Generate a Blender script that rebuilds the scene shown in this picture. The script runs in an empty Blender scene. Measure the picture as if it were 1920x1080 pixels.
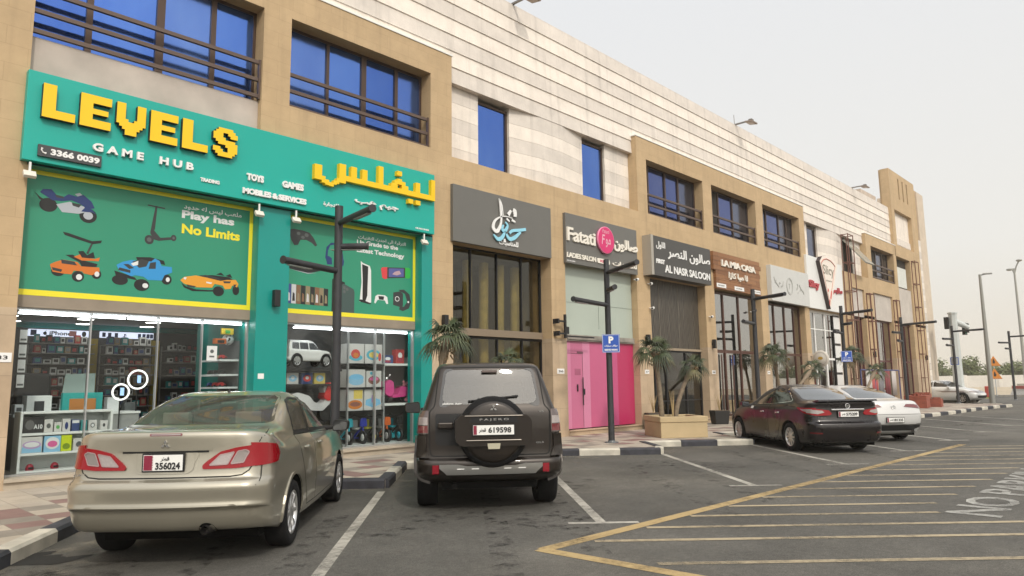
import bpy, bmesh, math, random
from math import sin, cos, pi, radians, sqrt, floor
from mathutils import Vector, Matrix, noise
from mathutils.bvhtree import BVHTree
from mathutils.geometry import delaunay_2d_cdt
random.seed(7)
S = bpy.context.scene
COL = S.collection

# ------------------------------------------------------------------ camera, sky, sun, exposure
def make_camera():
    yaw, pitch, roll = radians(43.54), radians(7.6655), radians(-0.7359)
    f = Vector((cos(pitch)*cos(yaw), cos(pitch)*sin(yaw), sin(pitch)))
    r = Vector((sin(yaw), -cos(yaw), 0)); u = r.cross(f)
    r2 = cos(roll)*r + sin(roll)*u; u2 = -sin(roll)*r + cos(roll)*u
    cd = bpy.data.cameras.new('camera'); cd.sensor_width = 36; cd.lens = 1340/1920*36
    cd.clip_start = .05; cd.clip_end = 3000
    co = bpy.data.objects.new('camera', cd); COL.objects.link(co)
    M = Matrix(((r2.x, u2.x, -f.x, 0), (r2.y, u2.y, -f.y, 0), (r2.z, u2.z, -f.z, 1.58), (0, 0, 0, 1)))
    co.matrix_world = M
    S.camera = co
make_camera()

SUNV = Vector((.34, .70, -.66)).normalized()        # way the sunlight travels
def make_light():
    w = bpy.data.worlds.new('World'); S.world = w; w.use_nodes = True
    nt = w.node_tree; bg = nt.nodes['Background']
    sky = nt.nodes.new('ShaderNodeTexSky'); sky.sky_type = 'NISHITA'; sky.sun_disc = False
    sky.sun_elevation = math.asin(-SUNV.z)
    sky.sun_rotation = math.atan2(-SUNV.x, -SUNV.y)
    sky.air_density = 1.4; sky.dust_density = 7; sky.ozone_density = .6; sky.altitude = 0
    # dust haze over the whole sky: whiter and warmer towards the horizon
    tc = nt.nodes.new('ShaderNodeTexCoord'); sep = nt.nodes.new('ShaderNodeSeparateXYZ')
    nt.links.new(tc.outputs['Generated'], sep.inputs[0])
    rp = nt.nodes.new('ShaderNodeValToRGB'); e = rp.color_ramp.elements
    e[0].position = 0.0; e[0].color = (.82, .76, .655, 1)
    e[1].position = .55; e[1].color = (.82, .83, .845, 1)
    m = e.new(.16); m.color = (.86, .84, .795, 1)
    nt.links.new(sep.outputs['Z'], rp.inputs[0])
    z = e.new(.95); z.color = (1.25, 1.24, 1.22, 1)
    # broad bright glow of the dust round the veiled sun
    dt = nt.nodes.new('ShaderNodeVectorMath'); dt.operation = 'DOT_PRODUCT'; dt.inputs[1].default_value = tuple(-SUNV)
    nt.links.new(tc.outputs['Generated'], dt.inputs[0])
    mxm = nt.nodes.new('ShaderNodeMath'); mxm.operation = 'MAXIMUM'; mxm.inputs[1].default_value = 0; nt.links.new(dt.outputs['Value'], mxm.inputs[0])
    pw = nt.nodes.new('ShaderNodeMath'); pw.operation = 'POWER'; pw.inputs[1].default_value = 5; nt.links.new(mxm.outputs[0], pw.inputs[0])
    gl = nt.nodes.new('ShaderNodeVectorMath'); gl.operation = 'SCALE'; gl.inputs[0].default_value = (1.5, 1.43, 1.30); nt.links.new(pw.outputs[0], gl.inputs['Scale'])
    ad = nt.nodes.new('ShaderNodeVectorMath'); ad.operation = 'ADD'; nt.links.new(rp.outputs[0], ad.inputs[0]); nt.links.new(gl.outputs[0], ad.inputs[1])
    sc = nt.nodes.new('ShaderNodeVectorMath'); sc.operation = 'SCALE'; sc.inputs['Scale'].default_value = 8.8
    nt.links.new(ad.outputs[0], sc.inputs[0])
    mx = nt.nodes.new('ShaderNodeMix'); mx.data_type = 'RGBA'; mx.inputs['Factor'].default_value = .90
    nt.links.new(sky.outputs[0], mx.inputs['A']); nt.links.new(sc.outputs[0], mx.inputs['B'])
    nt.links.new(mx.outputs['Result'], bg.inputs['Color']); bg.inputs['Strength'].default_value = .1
    sd = bpy.data.lights.new('sun', 'SUN'); sd.energy = 1.3; sd.angle = radians(4.0); sd.color = (1, .93, .82)
    so = bpy.data.objects.new('sun', sd); COL.objects.link(so)
    so.rotation_euler = SUNV.to_track_quat('-Z', 'Y').to_euler(); so.location = (0, -20, 30)
make_light()
S.view_settings.view_transform = 'Standard'; S.view_settings.look = 'None'
S.view_settings.exposure = 0.3; S.view_settings.gamma = 1; S.view_settings.use_curve_mapping = False
S.render.engine = 'CYCLES'
S.cycles.max_bounces = 8; S.cycles.transparent_max_bounces = 16; S.cycles.use_denoising = True
S.cycles.sample_clamp_indirect = 6
S.cycles.caustics_reflective = False; S.cycles.caustics_refractive = False

# ------------------------------------------------------------------ helpers
def props(o, label=None, cat=None, group=None, kind=None):
    if label: o['label'] = label
    if cat: o['category'] = cat
    if group: o['group'] = group
    if kind: o['kind'] = kind
    return o
def thing(name, label, cat, loc=(0, 0, 0), rz=0, group=None):
    o = bpy.data.objects.new(name, None); COL.objects.link(o)
    o.location = loc; o.rotation_euler = (0, 0, rz); o.empty_display_size = .2
    return props(o, label, cat, group)
def copy_tree(o, parent=None):
    c = o.copy(); COL.objects.link(c)
    if parent is not None: c.parent = parent
    for ch in list(o.children): copy_tree(ch, c)
    return c

class MB:
    """collects shapes for ONE mesh object"""
    def __init__(self): self.v = []; self.f = []; self.m = []; self.s = []
    def add(self, vs, fs, mat=0, smooth=False, M=None):
        b = len(self.v)
        for p in vs:
            p = Vector(p); self.v.append(M @ p if M is not None else p)
        for f in fs:
            self.f.append([b+i for i in f]); self.m.append(mat); self.s.append(smooth)
        return self
    def box(self, x0, x1, y0, y1, z0, z1, mat=0, M=None):
        vs = [(x0,y0,z0),(x1,y0,z0),(x1,y1,z0),(x0,y1,z0),(x0,y0,z1),(x1,y0,z1),(x1,y1,z1),(x0,y1,z1)]
        return self.add(vs, [(3,2,1,0),(4,5,6,7),(0,1,5,4),(1,2,6,5),(2,3,7,6),(3,0,4,7)], mat, False, M)
    def cbox(self, c, s, mat=0, M=None):
        return self.box(c[0]-s[0]/2, c[0]+s[0]/2, c[1]-s[1]/2, c[1]+s[1]/2, c[2]-s[2]/2, c[2]+s[2]/2, mat, M)
    def rod(self, a, b, r0, r1=None, n=10, mat=0, smooth=True, cap=True):
        a = Vector(a); b = Vector(b); r1 = r0 if r1 is None else r1
        d = (b-a).normalized(); q = d.to_track_quat('Z', 'Y').to_matrix()
        vs = []
        for p, r in ((a, r0), (b, r1)):
            for i in range(n):
                t = 2*pi*i/n; vs.append(p + q @ Vector((r*cos(t), r*sin(t), 0)))
        self.add(vs, [(i, (i+1) % n, n+(i+1) % n, n+i) for i in range(n)], mat, smooth)
        if cap: self.add(vs, [tuple(reversed(range(n))), tuple(range(n, 2*n))], mat, False)
        return self
    def tube(self, pts, r, n=8, mat=0, closed=False, rad=None, cap=True):
        pts = [Vector(p) for p in pts]; N = len(pts); vs = []; up = None
        for i, p in enumerate(pts):
            a = pts[(i-1) % N] if (closed or i > 0) else p; b = pts[(i+1) % N] if (closed or i < N-1) else p
            d = (b-a).normalized()
            if up is None: up = d.orthogonal()
            up = (up - d*up.dot(d)); up = up.normalized() if up.length > 1e-6 else d.orthogonal().normalized()
            s = d.cross(up); rr = rad[i] if rad else r
            for k in range(n):
                t = 2*pi*k/n; vs.append(p + (up*cos(t) + s*sin(t))*rr)
        fs = []
        for i in range(N if closed else N-1):
            j = (i+1) % N
            for k in range(n): fs.append((i*n+k, i*n+(k+1) % n, j*n+(k+1) % n, j*n+k))
        self.add(vs, fs, mat, True)
        if not closed and cap: self.add(vs, [tuple(reversed(range(n))), tuple(range((N-1)*n, N*n))], mat, False)
        return self
    def lathe(self, prof, n=20, mat=0, M=None, smooth=True):
        """profile of (radius, z), turned about z"""
        vs = []; fs = []
        for r, z in prof:
            for i in range(n):
                t = 2*pi*i/n; vs.append((r*cos(t), r*sin(t), z))
        for j in range(len(prof)-1):
            for i in range(n):
                fs.append((j*n+i, j*n+(i+1) % n, (j+1)*n+(i+1) % n, (j+1)*n+i))
        self.add(vs, fs, mat, smooth, M)
        return self
    def prism(self, poly, d0, d1, plane='xz', mat=0, M=None, side=None):
        """outline in a plane, given depth d0..d1 along the third axis (concave outlines allowed)"""
        def P(a, b, d): return {'xz': (a, d, b), 'xy': (a, b, d), 'yz': (d, a, b)}[plane]
        n = len(poly)
        vs = [P(a, b, d0) for a, b in poly] + [P(a, b, d1) for a, b in poly]
        from mathutils.geometry import tessellate_polygon
        tri = tessellate_polygon([[Vector((a, b, 0)) for a, b in poly]])
        area = sum(poly[i][0]*poly[(i+1) % n][1]-poly[(i+1) % n][0]*poly[i][1] for i in range(n))
        fs = [tuple(t) for t in tri] + [tuple(n+i for i in reversed(t)) for t in tri]
        self.add(vs, fs, mat, False, M)
        self.add(vs, [(i, (i+1) % n, n+(i+1) % n, n+i) for i in range(n)], mat if side is None else side, False, M)
        return self
    def build(self, name, mats, parent=None, recalc=True, bevel=0, **kw):
        me = bpy.data.meshes.new(name)
        me.from_pydata([tuple(p) for p in self.v], [], self.f)
        if mats is None: mats = []
        if not isinstance(mats, (list, tuple)): mats = [mats]
        for m in mats: me.materials.append(m)
        for p, mi, s in zip(me.polygons, self.m, self.s): p.material_index = mi; p.use_smooth = s
        if recalc:
            bm = bmesh.new(); bm.from_mesh(me); bmesh.ops.recalc_face_normals(bm, faces=bm.faces); bm.to_mesh(me); bm.free()
        me.update()
        o = bpy.data.objects.new(name, me); COL.objects.link(o)
        if parent is not None: o.parent = parent
        if bevel:
            b = o.modifiers.new('bevel', 'BEVEL'); b.width = bevel; b.segments = 2; b.limit_method = 'ANGLE'
        return props(o, **kw)

# ------------------------------------------------------------------ materials
MATS = {}
def srgb(r, g, b):
    f = lambda c: c/12.92 if c <= .04045 else ((c+.055)/1.055)**2.4
    return (f(r/255), f(g/255), f(b/255))
def mat(name, col, rough=.6, metal=0, spec=.5, coat=0, coat_rough=.05, var=0, vscale=3.0, bump=0, bscale=40, emit=0, alpha=1, dirt=None):
    if name in MATS: return MATS[name]
    m = bpy.data.materials.new(name); m.use_nodes = True; nt = m.node_tree; p = nt.nodes['Principled BSDF']
    p.inputs['Base Color'].default_value = (*col, 1); p.inputs['Roughness'].default_value = rough
    p.inputs['Metallic'].default_value = metal; p.inputs['Specular IOR Level'].default_value = spec
    p.inputs['Coat Weight'].default_value = coat; p.inputs['Coat Roughness'].default_value = coat_rough
    tc = None
    if var or bump:
        tc = nt.nodes.new('ShaderNodeTexCoord')
    if var:
        n = nt.nodes.new('ShaderNodeTexNoise'); n.inputs['Scale'].default_value = vscale; n.inputs['Detail'].default_value = 6
        nt.links.new(tc.outputs['Object'], n.inputs['Vector'])
        mp = nt.nodes.new('ShaderNodeMapRange'); mp.inputs['From Min'].default_value = .3; mp.inputs['From Max'].default_value = .7
        mp.inputs['To Min'].default_value = 1-var; mp.inputs['To Max'].default_value = 1+var
        nt.links.new(n.outputs['Fac'], mp.inputs['Value'])
        vm = nt.nodes.new('ShaderNodeVectorMath'); vm.operation = 'SCALE'; vm.inputs[0].default_value = col
        nt.links.new(mp.outputs[0], vm.inputs['Scale']); nt.links.new(vm.outputs[0], p.inputs['Base Color'])
        mr = nt.nodes.new('ShaderNodeMapRange'); mr.inputs['To Min'].default_value = max(.02, rough-.12*min(1, var*4)); mr.inputs['To Max'].default_value = min(1, rough+.12*min(1, var*4))
        nt.links.new(n.outputs['Fac'], mr.inputs['Value']); nt.links.new(mr.outputs[0], p.inputs['Roughness'])
    if bump:
        n2 = nt.nodes.new('ShaderNodeTexNoise'); n2.inputs['Scale'].default_value = bscale; n2.inputs['Detail'].default_value = 4
        nt.links.new(tc.outputs['Object'], n2.inputs['Vector'])
        b = nt.nodes.new('ShaderNodeBump'); b.inputs['Strength'].default_value = bump; b.inputs['Distance'].default_value = .01
        nt.links.new(n2.outputs['Fac'], b.inputs['Height']); nt.links.new(b.outputs[0], p.inputs['Normal'])
    if emit:
        p.inputs['Emission Color'].default_value = (*col, 1); p.inputs['Emission Strength'].default_value = emit
    MATS[name] = m
    return m
def glass(name, tint=(.8, .85, .85), refl=1.0, rough=.0, f0=.04, dust=0):
    """sheet glass: each face lets light through tinted and mirrors more at grazing angles (Schlick)"""
    if name in MATS: return MATS[name]
    m = bpy.data.materials.new(name); m.use_nodes = True; nt = m.node_tree; L = nt.links.new
    nt.nodes.remove(nt.nodes['Principled BSDF']); out = nt.nodes['Material Output']
    t = nt.nodes.new('ShaderNodeBsdfTransparent'); t.inputs[0].default_value = (*tint, 1)
    g = nt.nodes.new('ShaderNodeBsdfGlossy'); g.inputs['Color'].default_value = (refl, refl, refl, 1); g.inputs['Roughness'].default_value = rough
    ge = nt.nodes.new('ShaderNodeNewGeometry'); d = nt.nodes.new('ShaderNodeVectorMath'); d.operation = 'DOT_PRODUCT'; L(ge.outputs['Incoming'], d.inputs[0]); L(ge.outputs['Normal'], d.inputs[1])
    def M(op, a, b):
        q = nt.nodes.new('ShaderNodeMath'); q.operation = op
        for i, v in ((0, a), (1, b)):
            if v is None: continue
            if isinstance(v, (int, float)): q.inputs[i].default_value = v
            else: L(v, q.inputs[i])
        return q.outputs[0]
    F = M('ADD', M('MULTIPLY', M('POWER', M('SUBTRACT', 1.0, M('ABSOLUTE', d.outputs['Value'], None)), 5.0), 1-f0), f0)
    mx = nt.nodes.new('ShaderNodeMixShader'); L(F, mx.inputs[0]); L(t.outputs[0], mx.inputs[1]); L(g.outputs[0], mx.inputs[2]); last = mx.outputs[0]
    if dust:        # a film of road dust, thicker in patches
        tc = nt.nodes.new('ShaderNodeTexCoord'); n = nt.nodes.new('ShaderNodeTexNoise'); n.inputs['Scale'].default_value = 3; n.inputs['Detail'].default_value = 6; L(tc.outputs['Object'], n.inputs['Vector'])
        df = nt.nodes.new('ShaderNodeBsdfDiffuse'); df.inputs[0].default_value = (.42, .39, .33, 1); m2 = nt.nodes.new('ShaderNodeMixShader')
        L(M('MULTIPLY', n.outputs['Fac'], dust*2), m2.inputs[0]); L(last, m2.inputs[1]); L(df.outputs[0], m2.inputs[2]); last = m2.outputs[0]
    L(last, out.inputs[0]); MATS[name] = m
    return m
def paint(name, col, metal=.55, rough=.32, flake=.05, dust=.0):
    if name in MATS: return MATS[name]
    m = mat(name, col, rough, metal, .5, 1.0, .04, var=flake, vscale=2.2)
    return m

# ------------------------------------------------------------------ lettering
AR = dict(zip('ابةتجحخدرزسشصعغفقكلمنهويىط', (0xFE8D,0xFE8F,0xFE93,0xFE95,0xFE9D,0xFEA1,0xFEA5,0xFEA9,0xFEAD,0xFEAF,0xFEB1,0xFEB5,0xFEB9,0xFEC9,0xFECD,0xFED1,0xFED5,0xFED9,0xFEDD,0xFEE1,0xFEE5,0xFEE9,0xFEED,0xFEF1,0xFEEF,0xFEC1)))
NJ = set('اةدرزوى')
def arabic(s):
    out = []
    for i, c in enumerate(s):
        if c not in AR: out.append(c); continue
        p = i > 0 and s[i-1] in AR and s[i-1] not in NJ
        n = i+1 < len(s) and s[i+1] in AR and c not in NJ
        out.append(chr(AR[c] + (3 if p and n else 1 if p else 2 if n else 0)))
    return ''.join(reversed(out))
def text_mesh(body, bold=0, spacing=1, shear=0):
    """flat filled outline faces of a line of text, islands, size 1"""
    c = bpy.data.curves.new('lettering', 'FONT'); c.body = body; c.size = 1; c.offset = bold; c.resolution_u = 3
    c.space_character = spacing; c.shear = shear; c.fill_mode = 'FRONT'
    o = bpy.data.objects.new('lettering', c); COL.objects.link(o)
    me = bpy.data.meshes.new_from_object(o.evaluated_get(bpy.context.evaluated_depsgraph_get()))
    bpy.data.objects.remove(o); bpy.data.curves.remove(c)
    bm = bmesh.new(); bm.from_mesh(me); bpy.data.meshes.remove(me)
    bmesh.ops.remove_doubles(bm, verts=bm.verts, dist=1e-4)
    return bm
def lettering(name, body, mat_, parent, origin, ux, uz, width, height, depth=.02, bold=.0, spacing=1, shear=0, side=None, mirror_step=.0008, **kw):
    """text stretched to fill width x height: lower-left at origin, along ux, up uz, standing out along ux x uz by depth"""
    bm = text_mesh(body, bold, spacing, shear)
    ux = Vector(ux).normalized(); uz = Vector(uz).normalized(); n = ux.cross(uz)
    xs = [v.co.x for v in bm.verts]; ys = [v.co.y for v in bm.verts]
    x0, x1, y0, y1 = min(xs), max(xs), min(ys), max(ys)
    sx = width/(x1-x0); sy = height/(y1-y0) if height else sx
    seen = set(); lvl = {}; k = 0
    for v in bm.verts:
        if v.index in seen: continue
        st = [v]; seen.add(v.index); k += 1
        while st:
            a = st.pop(); lvl[a.index] = k % 4
            for e in a.link_edges:
                b = e.other_vert(a)
                if b.index not in seen: seen.add(b.index); st.append(b)
    mb = MB(); o = Vector(origin)
    pos = {v.index: o + ux*((v.co.x-x0)*sx) + uz*((v.co.y-y0)*sy) + n*(depth + lvl[v.index]*mirror_step) for v in bm.verts}
    idx = {}
    vs = []
    for v in bm.verts: idx[v.index] = len(vs); vs.append(pos[v.index])
    mb.add(vs, [[idx[v.index] for v in f.verts] for f in bm.faces], 0)
    if depth > .002:
        for e in bm.edges:
            if len(e.link_faces) == 1:
                a, b = e.verts; pa, pb = pos[a.index], pos[b.index]
                mb.add([pa, pb, pb-n*(depth-.0005), pa-n*(depth-.0005)], [(0, 1, 2, 3)], 1 if side else 0)
    bm.free()
    return mb.build(name, [mat_, side] if side else mat_, parent, recalc=False, **kw)
# ------------------------------------------------------------------ surfaces of the place
def nodes_mat(name):
    m = bpy.data.materials.new(name); m.use_nodes = True; MATS[name] = m
    return m, m.node_tree, m.node_tree.nodes['Principled BSDF']
def N(nt, t, **k):
    n = nt.nodes.new(t)
    for a, b in k.items(): setattr(n, a, b)
    return n
def wallcoord(nt):
    """object coordinates laid flat: (x + y, z)"""
    tc = N(nt, 'ShaderNodeTexCoord'); sp = N(nt, 'ShaderNodeSeparateXYZ'); nt.links.new(tc.outputs['Object'], sp.inputs[0])
    ad = N(nt, 'ShaderNodeMath', operation='ADD'); nt.links.new(sp.outputs['X'], ad.inputs[0]); nt.links.new(sp.outputs['Y'], ad.inputs[1])
    cb = N(nt, 'ShaderNodeCombineXYZ'); nt.links.new(ad.outputs[0], cb.inputs['X']); nt.links.new(sp.outputs['Z'], cb.inputs['Y'])
    return cb.outputs[0], tc
def tile_mat(name, c1, c2, joint, bw, bh, mortar=.004, rough=.75, noise_amt=.10, nscale=2.5, stain=.0, bump=.25, streak=0):
    m, nt, p = nodes_mat(name); L = nt.links.new; v, tc = wallcoord(nt)
    br = N(nt, 'ShaderNodeTexBrick'); br.inputs['Scale'].default_value = 1; br.inputs['Brick Width'].default_value = bw; br.inputs['Row Height'].default_value = bh
    br.inputs['Mortar Size'].default_value = mortar; br.inputs['Color1'].default_value = (*c1, 1); br.inputs['Color2'].default_value = (*c2, 1); br.inputs['Mortar'].default_value = (*joint, 1)
    br.inputs['Mortar Smooth'].default_value = .3; br.inputs['Bias'].default_value = 0
    L(v, br.inputs['Vector'])
    n = N(nt, 'ShaderNodeTexNoise'); n.inputs['Scale'].default_value = nscale; n.inputs['Detail'].default_value = 8; n.inputs['Roughness'].default_value = .65; L(tc.outputs['Object'], n.inputs['Vector'])
    mr = N(nt, 'ShaderNodeMapRange'); mr.inputs['From Min'].default_value = .3; mr.inputs['From Max'].default_value = .7; mr.inputs['To Min'].default_value = 1-noise_amt; mr.inputs['To Max'].default_value = 1+noise_amt
    L(n.outputs['Fac'], mr.inputs['Value'])
    src = mr.outputs[0]
    if streak:
        st = N(nt, 'ShaderNodeMapping'); st.inputs['Scale'].default_value = (2.2, 2.2, .12); L(tc.outputs['Object'], st.inputs['Vector'])
        n3 = N(nt, 'ShaderNodeTexNoise'); n3.inputs['Scale'].default_value = 2.1; n3.inputs['Detail'].default_value = 5; L(st.outputs[0], n3.inputs['Vector'])
        m3 = N(nt, 'ShaderNodeMapRange'); m3.inputs['From Min'].default_value = .52; m3.inputs['From Max'].default_value = .75; m3.inputs['To Min'].default_value = 1; m3.inputs['To Max'].default_value = 1-streak; L(n3.outputs['Fac'], m3.inputs['Value'])
        mm = N(nt, 'ShaderNodeMath', operation='MULTIPLY'); L(src, mm.inputs[0]); L(m3.outputs[0], mm.inputs[1]); src = mm.outputs[0]
    vm = N(nt, 'ShaderNodeVectorMath', operation='SCALE'); L(br.outputs['Color'], vm.inputs[0]); L(src, vm.inputs['Scale']); L(vm.outputs[0], p.inputs['Base Color'])
    p.inputs['Roughness'].default_value = rough
    b = N(nt, 'ShaderNodeBump'); b.inputs['Strength'].default_value = bump; b.inputs['Distance'].default_value = .004; b.invert = True
    ad = N(nt, 'ShaderNodeMath', operation='MULTIPLY_ADD'); L(n.outputs['Fac'], ad.inputs[0]); ad.inputs[1].default_value = -.35; L(br.outputs['Fac'], ad.inputs[2]); L(ad.outputs[0], b.inputs['Height']); L(b.outputs[0], p.inputs['Normal'])
    return m
TAN = tile_mat('tan_stone_tile', (.50, .362, .212), (.475, .342, .198), (.42, .30, .172), .60, .30, .005, .8, .10, 1.6, bump=.3, streak=.13)
TRAV = tile_mat('travertine_cladding', (.50, .385, .265), (.45, .335, .225), (.33, .25, .17), 1.25, .90, .005, .55, .16, 1.3, bump=.12)
CREAM = tile_mat('cream_stone', (.81, .74, .66), (.78, .71, .64), (.70, .63, .55), 1.20, 5.0, .004, .8, .09, 2.2, bump=.15, streak=.20)
BUFF = tile_mat('buff_stone', (.69, .63, .57), (.65, .595, .54), (.55, .495, .44), 1.20, 5.0, .004, .8, .10, 2.2, bump=.15, streak=.22)
CONC = mat('grey_render', (.47, .41, .365), .85, var=.13, vscale=1.8, bump=.15, bscale=30)
BRONZE = mat('bronze_frame', (.085, .055, .042), .42, .5)
RAILM = mat('railing_bronze', (.115, .078, .062), .45, .3)
DARKM = mat('dark_metal', (.028, .028, .03), .45, .4)
WHITEP = mat('white_paint_trim', (.78, .78, .76), .5)
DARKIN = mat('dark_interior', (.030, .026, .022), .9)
CEILIN = mat('ceiling_board', (.45, .44, .42), .9)
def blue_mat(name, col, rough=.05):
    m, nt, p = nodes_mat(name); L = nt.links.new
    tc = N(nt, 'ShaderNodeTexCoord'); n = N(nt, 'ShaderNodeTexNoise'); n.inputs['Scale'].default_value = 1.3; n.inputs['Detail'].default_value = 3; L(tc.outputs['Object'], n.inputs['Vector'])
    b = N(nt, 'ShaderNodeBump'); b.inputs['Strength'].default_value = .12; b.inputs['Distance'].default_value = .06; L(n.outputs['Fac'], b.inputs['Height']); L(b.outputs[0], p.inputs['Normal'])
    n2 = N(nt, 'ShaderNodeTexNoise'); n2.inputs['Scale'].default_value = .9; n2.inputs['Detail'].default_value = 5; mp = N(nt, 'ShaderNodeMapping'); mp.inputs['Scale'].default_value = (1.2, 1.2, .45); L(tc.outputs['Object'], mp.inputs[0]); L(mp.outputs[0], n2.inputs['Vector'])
    mr = N(nt, 'ShaderNodeMapRange'); mr.inputs['From Min'].default_value = .35; mr.inputs['From Max'].default_value = .7; mr.inputs['To Max'].default_value = .45; L(n2.outputs['Fac'], mr.inputs['Value'])     # paler patches put into the colour to imitate uneven reflections
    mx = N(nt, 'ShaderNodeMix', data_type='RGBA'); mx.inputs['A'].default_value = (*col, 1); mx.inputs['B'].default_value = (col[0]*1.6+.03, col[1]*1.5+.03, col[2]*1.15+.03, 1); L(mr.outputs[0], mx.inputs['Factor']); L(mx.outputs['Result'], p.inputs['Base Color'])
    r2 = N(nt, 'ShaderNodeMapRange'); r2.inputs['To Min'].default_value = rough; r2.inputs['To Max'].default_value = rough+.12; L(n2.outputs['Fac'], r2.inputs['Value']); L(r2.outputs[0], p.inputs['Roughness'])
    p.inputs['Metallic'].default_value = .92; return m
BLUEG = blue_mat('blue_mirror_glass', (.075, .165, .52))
BLUEN = blue_mat('navy_mirror_glass', (.065, .095, .27), .05); BLUE2 = blue_mat('blue_mirror_glass_bright_reflect', (.095, .18, .50), .12); BLUE3 = blue_mat('blue_mirror_glass_deep', (.060, .135, .45), .04)  # paler and deeper blue copies paint uneven reflections from pane to pane
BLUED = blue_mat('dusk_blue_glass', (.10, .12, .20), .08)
SHOPG = glass('shop_glass', (.93, .95, .95), .9, .0, .022)
SHOPD = glass('tinted_shop_glass', (.78, .77, .68), .85, .0, .055)
SHOPR = glass('mirrored_shop_glass', (.40, .42, .38), .88, .01, .46)
def paving():
    m, nt, p = nodes_mat('paving_tiles'); L = nt.links.new; tc = N(nt, 'ShaderNodeTexCoord')
    br = N(nt, 'ShaderNodeTexBrick'); br.offset = 0; br.inputs['Scale'].default_value = 1; br.inputs['Brick Width'].default_value = .4; br.inputs['Row Height'].default_value = .4; br.inputs['Mortar Size'].default_value = .004
    br.inputs['Color1'].default_value = (0, 0, 0, 1); br.inputs['Color2'].default_value = (1, 1, 1, 1); br.inputs['Mortar'].default_value = (.5, .5, .5, 1); L(tc.outputs['Object'], br.inputs['Vector'])
    cr = N(nt, 'ShaderNodeValToRGB'); cr.color_ramp.interpolation = 'CONSTANT'; e = cr.color_ramp.elements
    e[0].color = (.43, .375, .305, 1); e[1].position = .43; e[1].color = (.255, .225, .19, 1); x = e.new(.68); x.color = (.235, .145, .13, 1); x = e.new(.84); x.color = (.41, .36, .30, 1)
    L(br.outputs['Color'], cr.inputs[0])
    n = N(nt, 'ShaderNodeTexNoise'); n.inputs['Scale'].default_value = 1.5; n.inputs['Detail'].default_value = 9; n.inputs['Roughness'].default_value = .7; L(tc.outputs['Object'], n.inputs['Vector'])
    mr = N(nt, 'ShaderNodeMapRange'); mr.inputs['From Min'].default_value = .3; mr.inputs['From Max'].default_value = .7; mr.inputs['To Min'].default_value = .78; mr.inputs['To Max'].default_value = 1.14; L(n.outputs['Fac'], mr.inputs['Value'])
    mx = N(nt, 'ShaderNodeMix', data_type='RGBA'); L(br.outputs['Fac'], mx.inputs['Factor']); L(cr.outputs[0], mx.inputs['A']); mx.inputs['B'].default_value = (.22, .19, .155, 1)
    vm = N(nt, 'ShaderNodeVectorMath', operation='SCALE'); L(mx.outputs['Result'], vm.inputs[0]); L(mr.outputs[0], vm.inputs['Scale']); L(vm.outputs[0], p.inputs['Base Color']); p.inputs['Roughness'].default_value = .75
    return m
def asphalt():
    m, nt, p = nodes_mat('asphalt'); L = nt.links.new; tc = N(nt, 'ShaderNodeTexCoord')
    def noise_(s, d=6, r=.6):
        n = N(nt, 'ShaderNodeTexNoise'); n.inputs['Scale'].default_value = s; n.inputs['Detail'].default_value = d; n.inputs['Roughness'].default_value = r; L(tc.outputs['Object'], n.inputs['Vector']); return n.outputs['Fac']
    def rng(v, a, b, c, d):
        r = N(nt, 'ShaderNodeMapRange'); r.inputs['From Min'].default_value = a; r.inputs['From Max'].default_value = b; r.inputs['To Min'].default_value = c; r.inputs['To Max'].default_value = d; L(v, r.inputs['Value']); return r.outputs[0]
    def mul(a, b):
        q = N(nt, 'ShaderNodeMath', operation='MULTIPLY'); L(a, q.inputs[0]); L(b, q.inputs[1]); return q.outputs[0]
    big = rng(noise_(.35, 7, .62), .32, .68, .70, 1.26); mid = mul(rng(noise_(2.2, 8, .7), .3, .7, .86, 1.14), rng(noise_(16, 4, .7), .3, .7, .80, 1.22)); fine = rng(noise_(75, 4, .7), .30, .70, .50, 1.55)
    k = mul(mul(big, mid), fine)
    dust = rng(noise_(.22, 5, .55), .45, .70, 0, .55)
    mx = N(nt, 'ShaderNodeMix', data_type='RGBA'); L(dust, mx.inputs['Factor']); mx.inputs['A'].default_value = (.090, .086, .077, 1); mx.inputs['B'].default_value = (.140, .129, .108, 1)
    # fine cracks
    vo = N(nt, 'ShaderNodeTexVoronoi', feature='DISTANCE_TO_EDGE'); vo.inputs['Scale'].default_value = .42
    wn = N(nt, 'ShaderNodeTexNoise'); wn.inputs['Scale'].default_value = 1.4; wn.inputs['Detail'].default_value = 5; L(tc.outputs['Object'], wn.inputs['Vector'])
    ad = N(nt, 'ShaderNodeVectorMath', operation='MULTIPLY_ADD'); L(wn.outputs['Color'], ad.inputs[0]); ad.inputs[1].default_value = (.9, .9, .9); L(tc.outputs['Object'], ad.inputs[2]); L(ad.outputs[0], vo.inputs['Vector'])
    ck = rng(vo.outputs['Distance'], .0, .004, .80, 1.0)
    k = mul(k, ck)
    vm = N(nt, 'ShaderNodeVectorMath', operation='SCALE'); L(mx.outputs['Result'], vm.inputs[0]); L(k, vm.inputs['Scale']); L(vm.outputs[0], p.inputs['Base Color'])
    p.inputs['Roughness'].default_value = .82; p.inputs['Specular IOR Level'].default_value = .3
    b = N(nt, 'ShaderNodeBump'); b.inputs['Strength'].default_value = .5; b.inputs['Distance'].default_value = .004; L(fine, b.inputs['Height']); L(b.outputs[0], p.inputs['Normal'])
    return m
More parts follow.
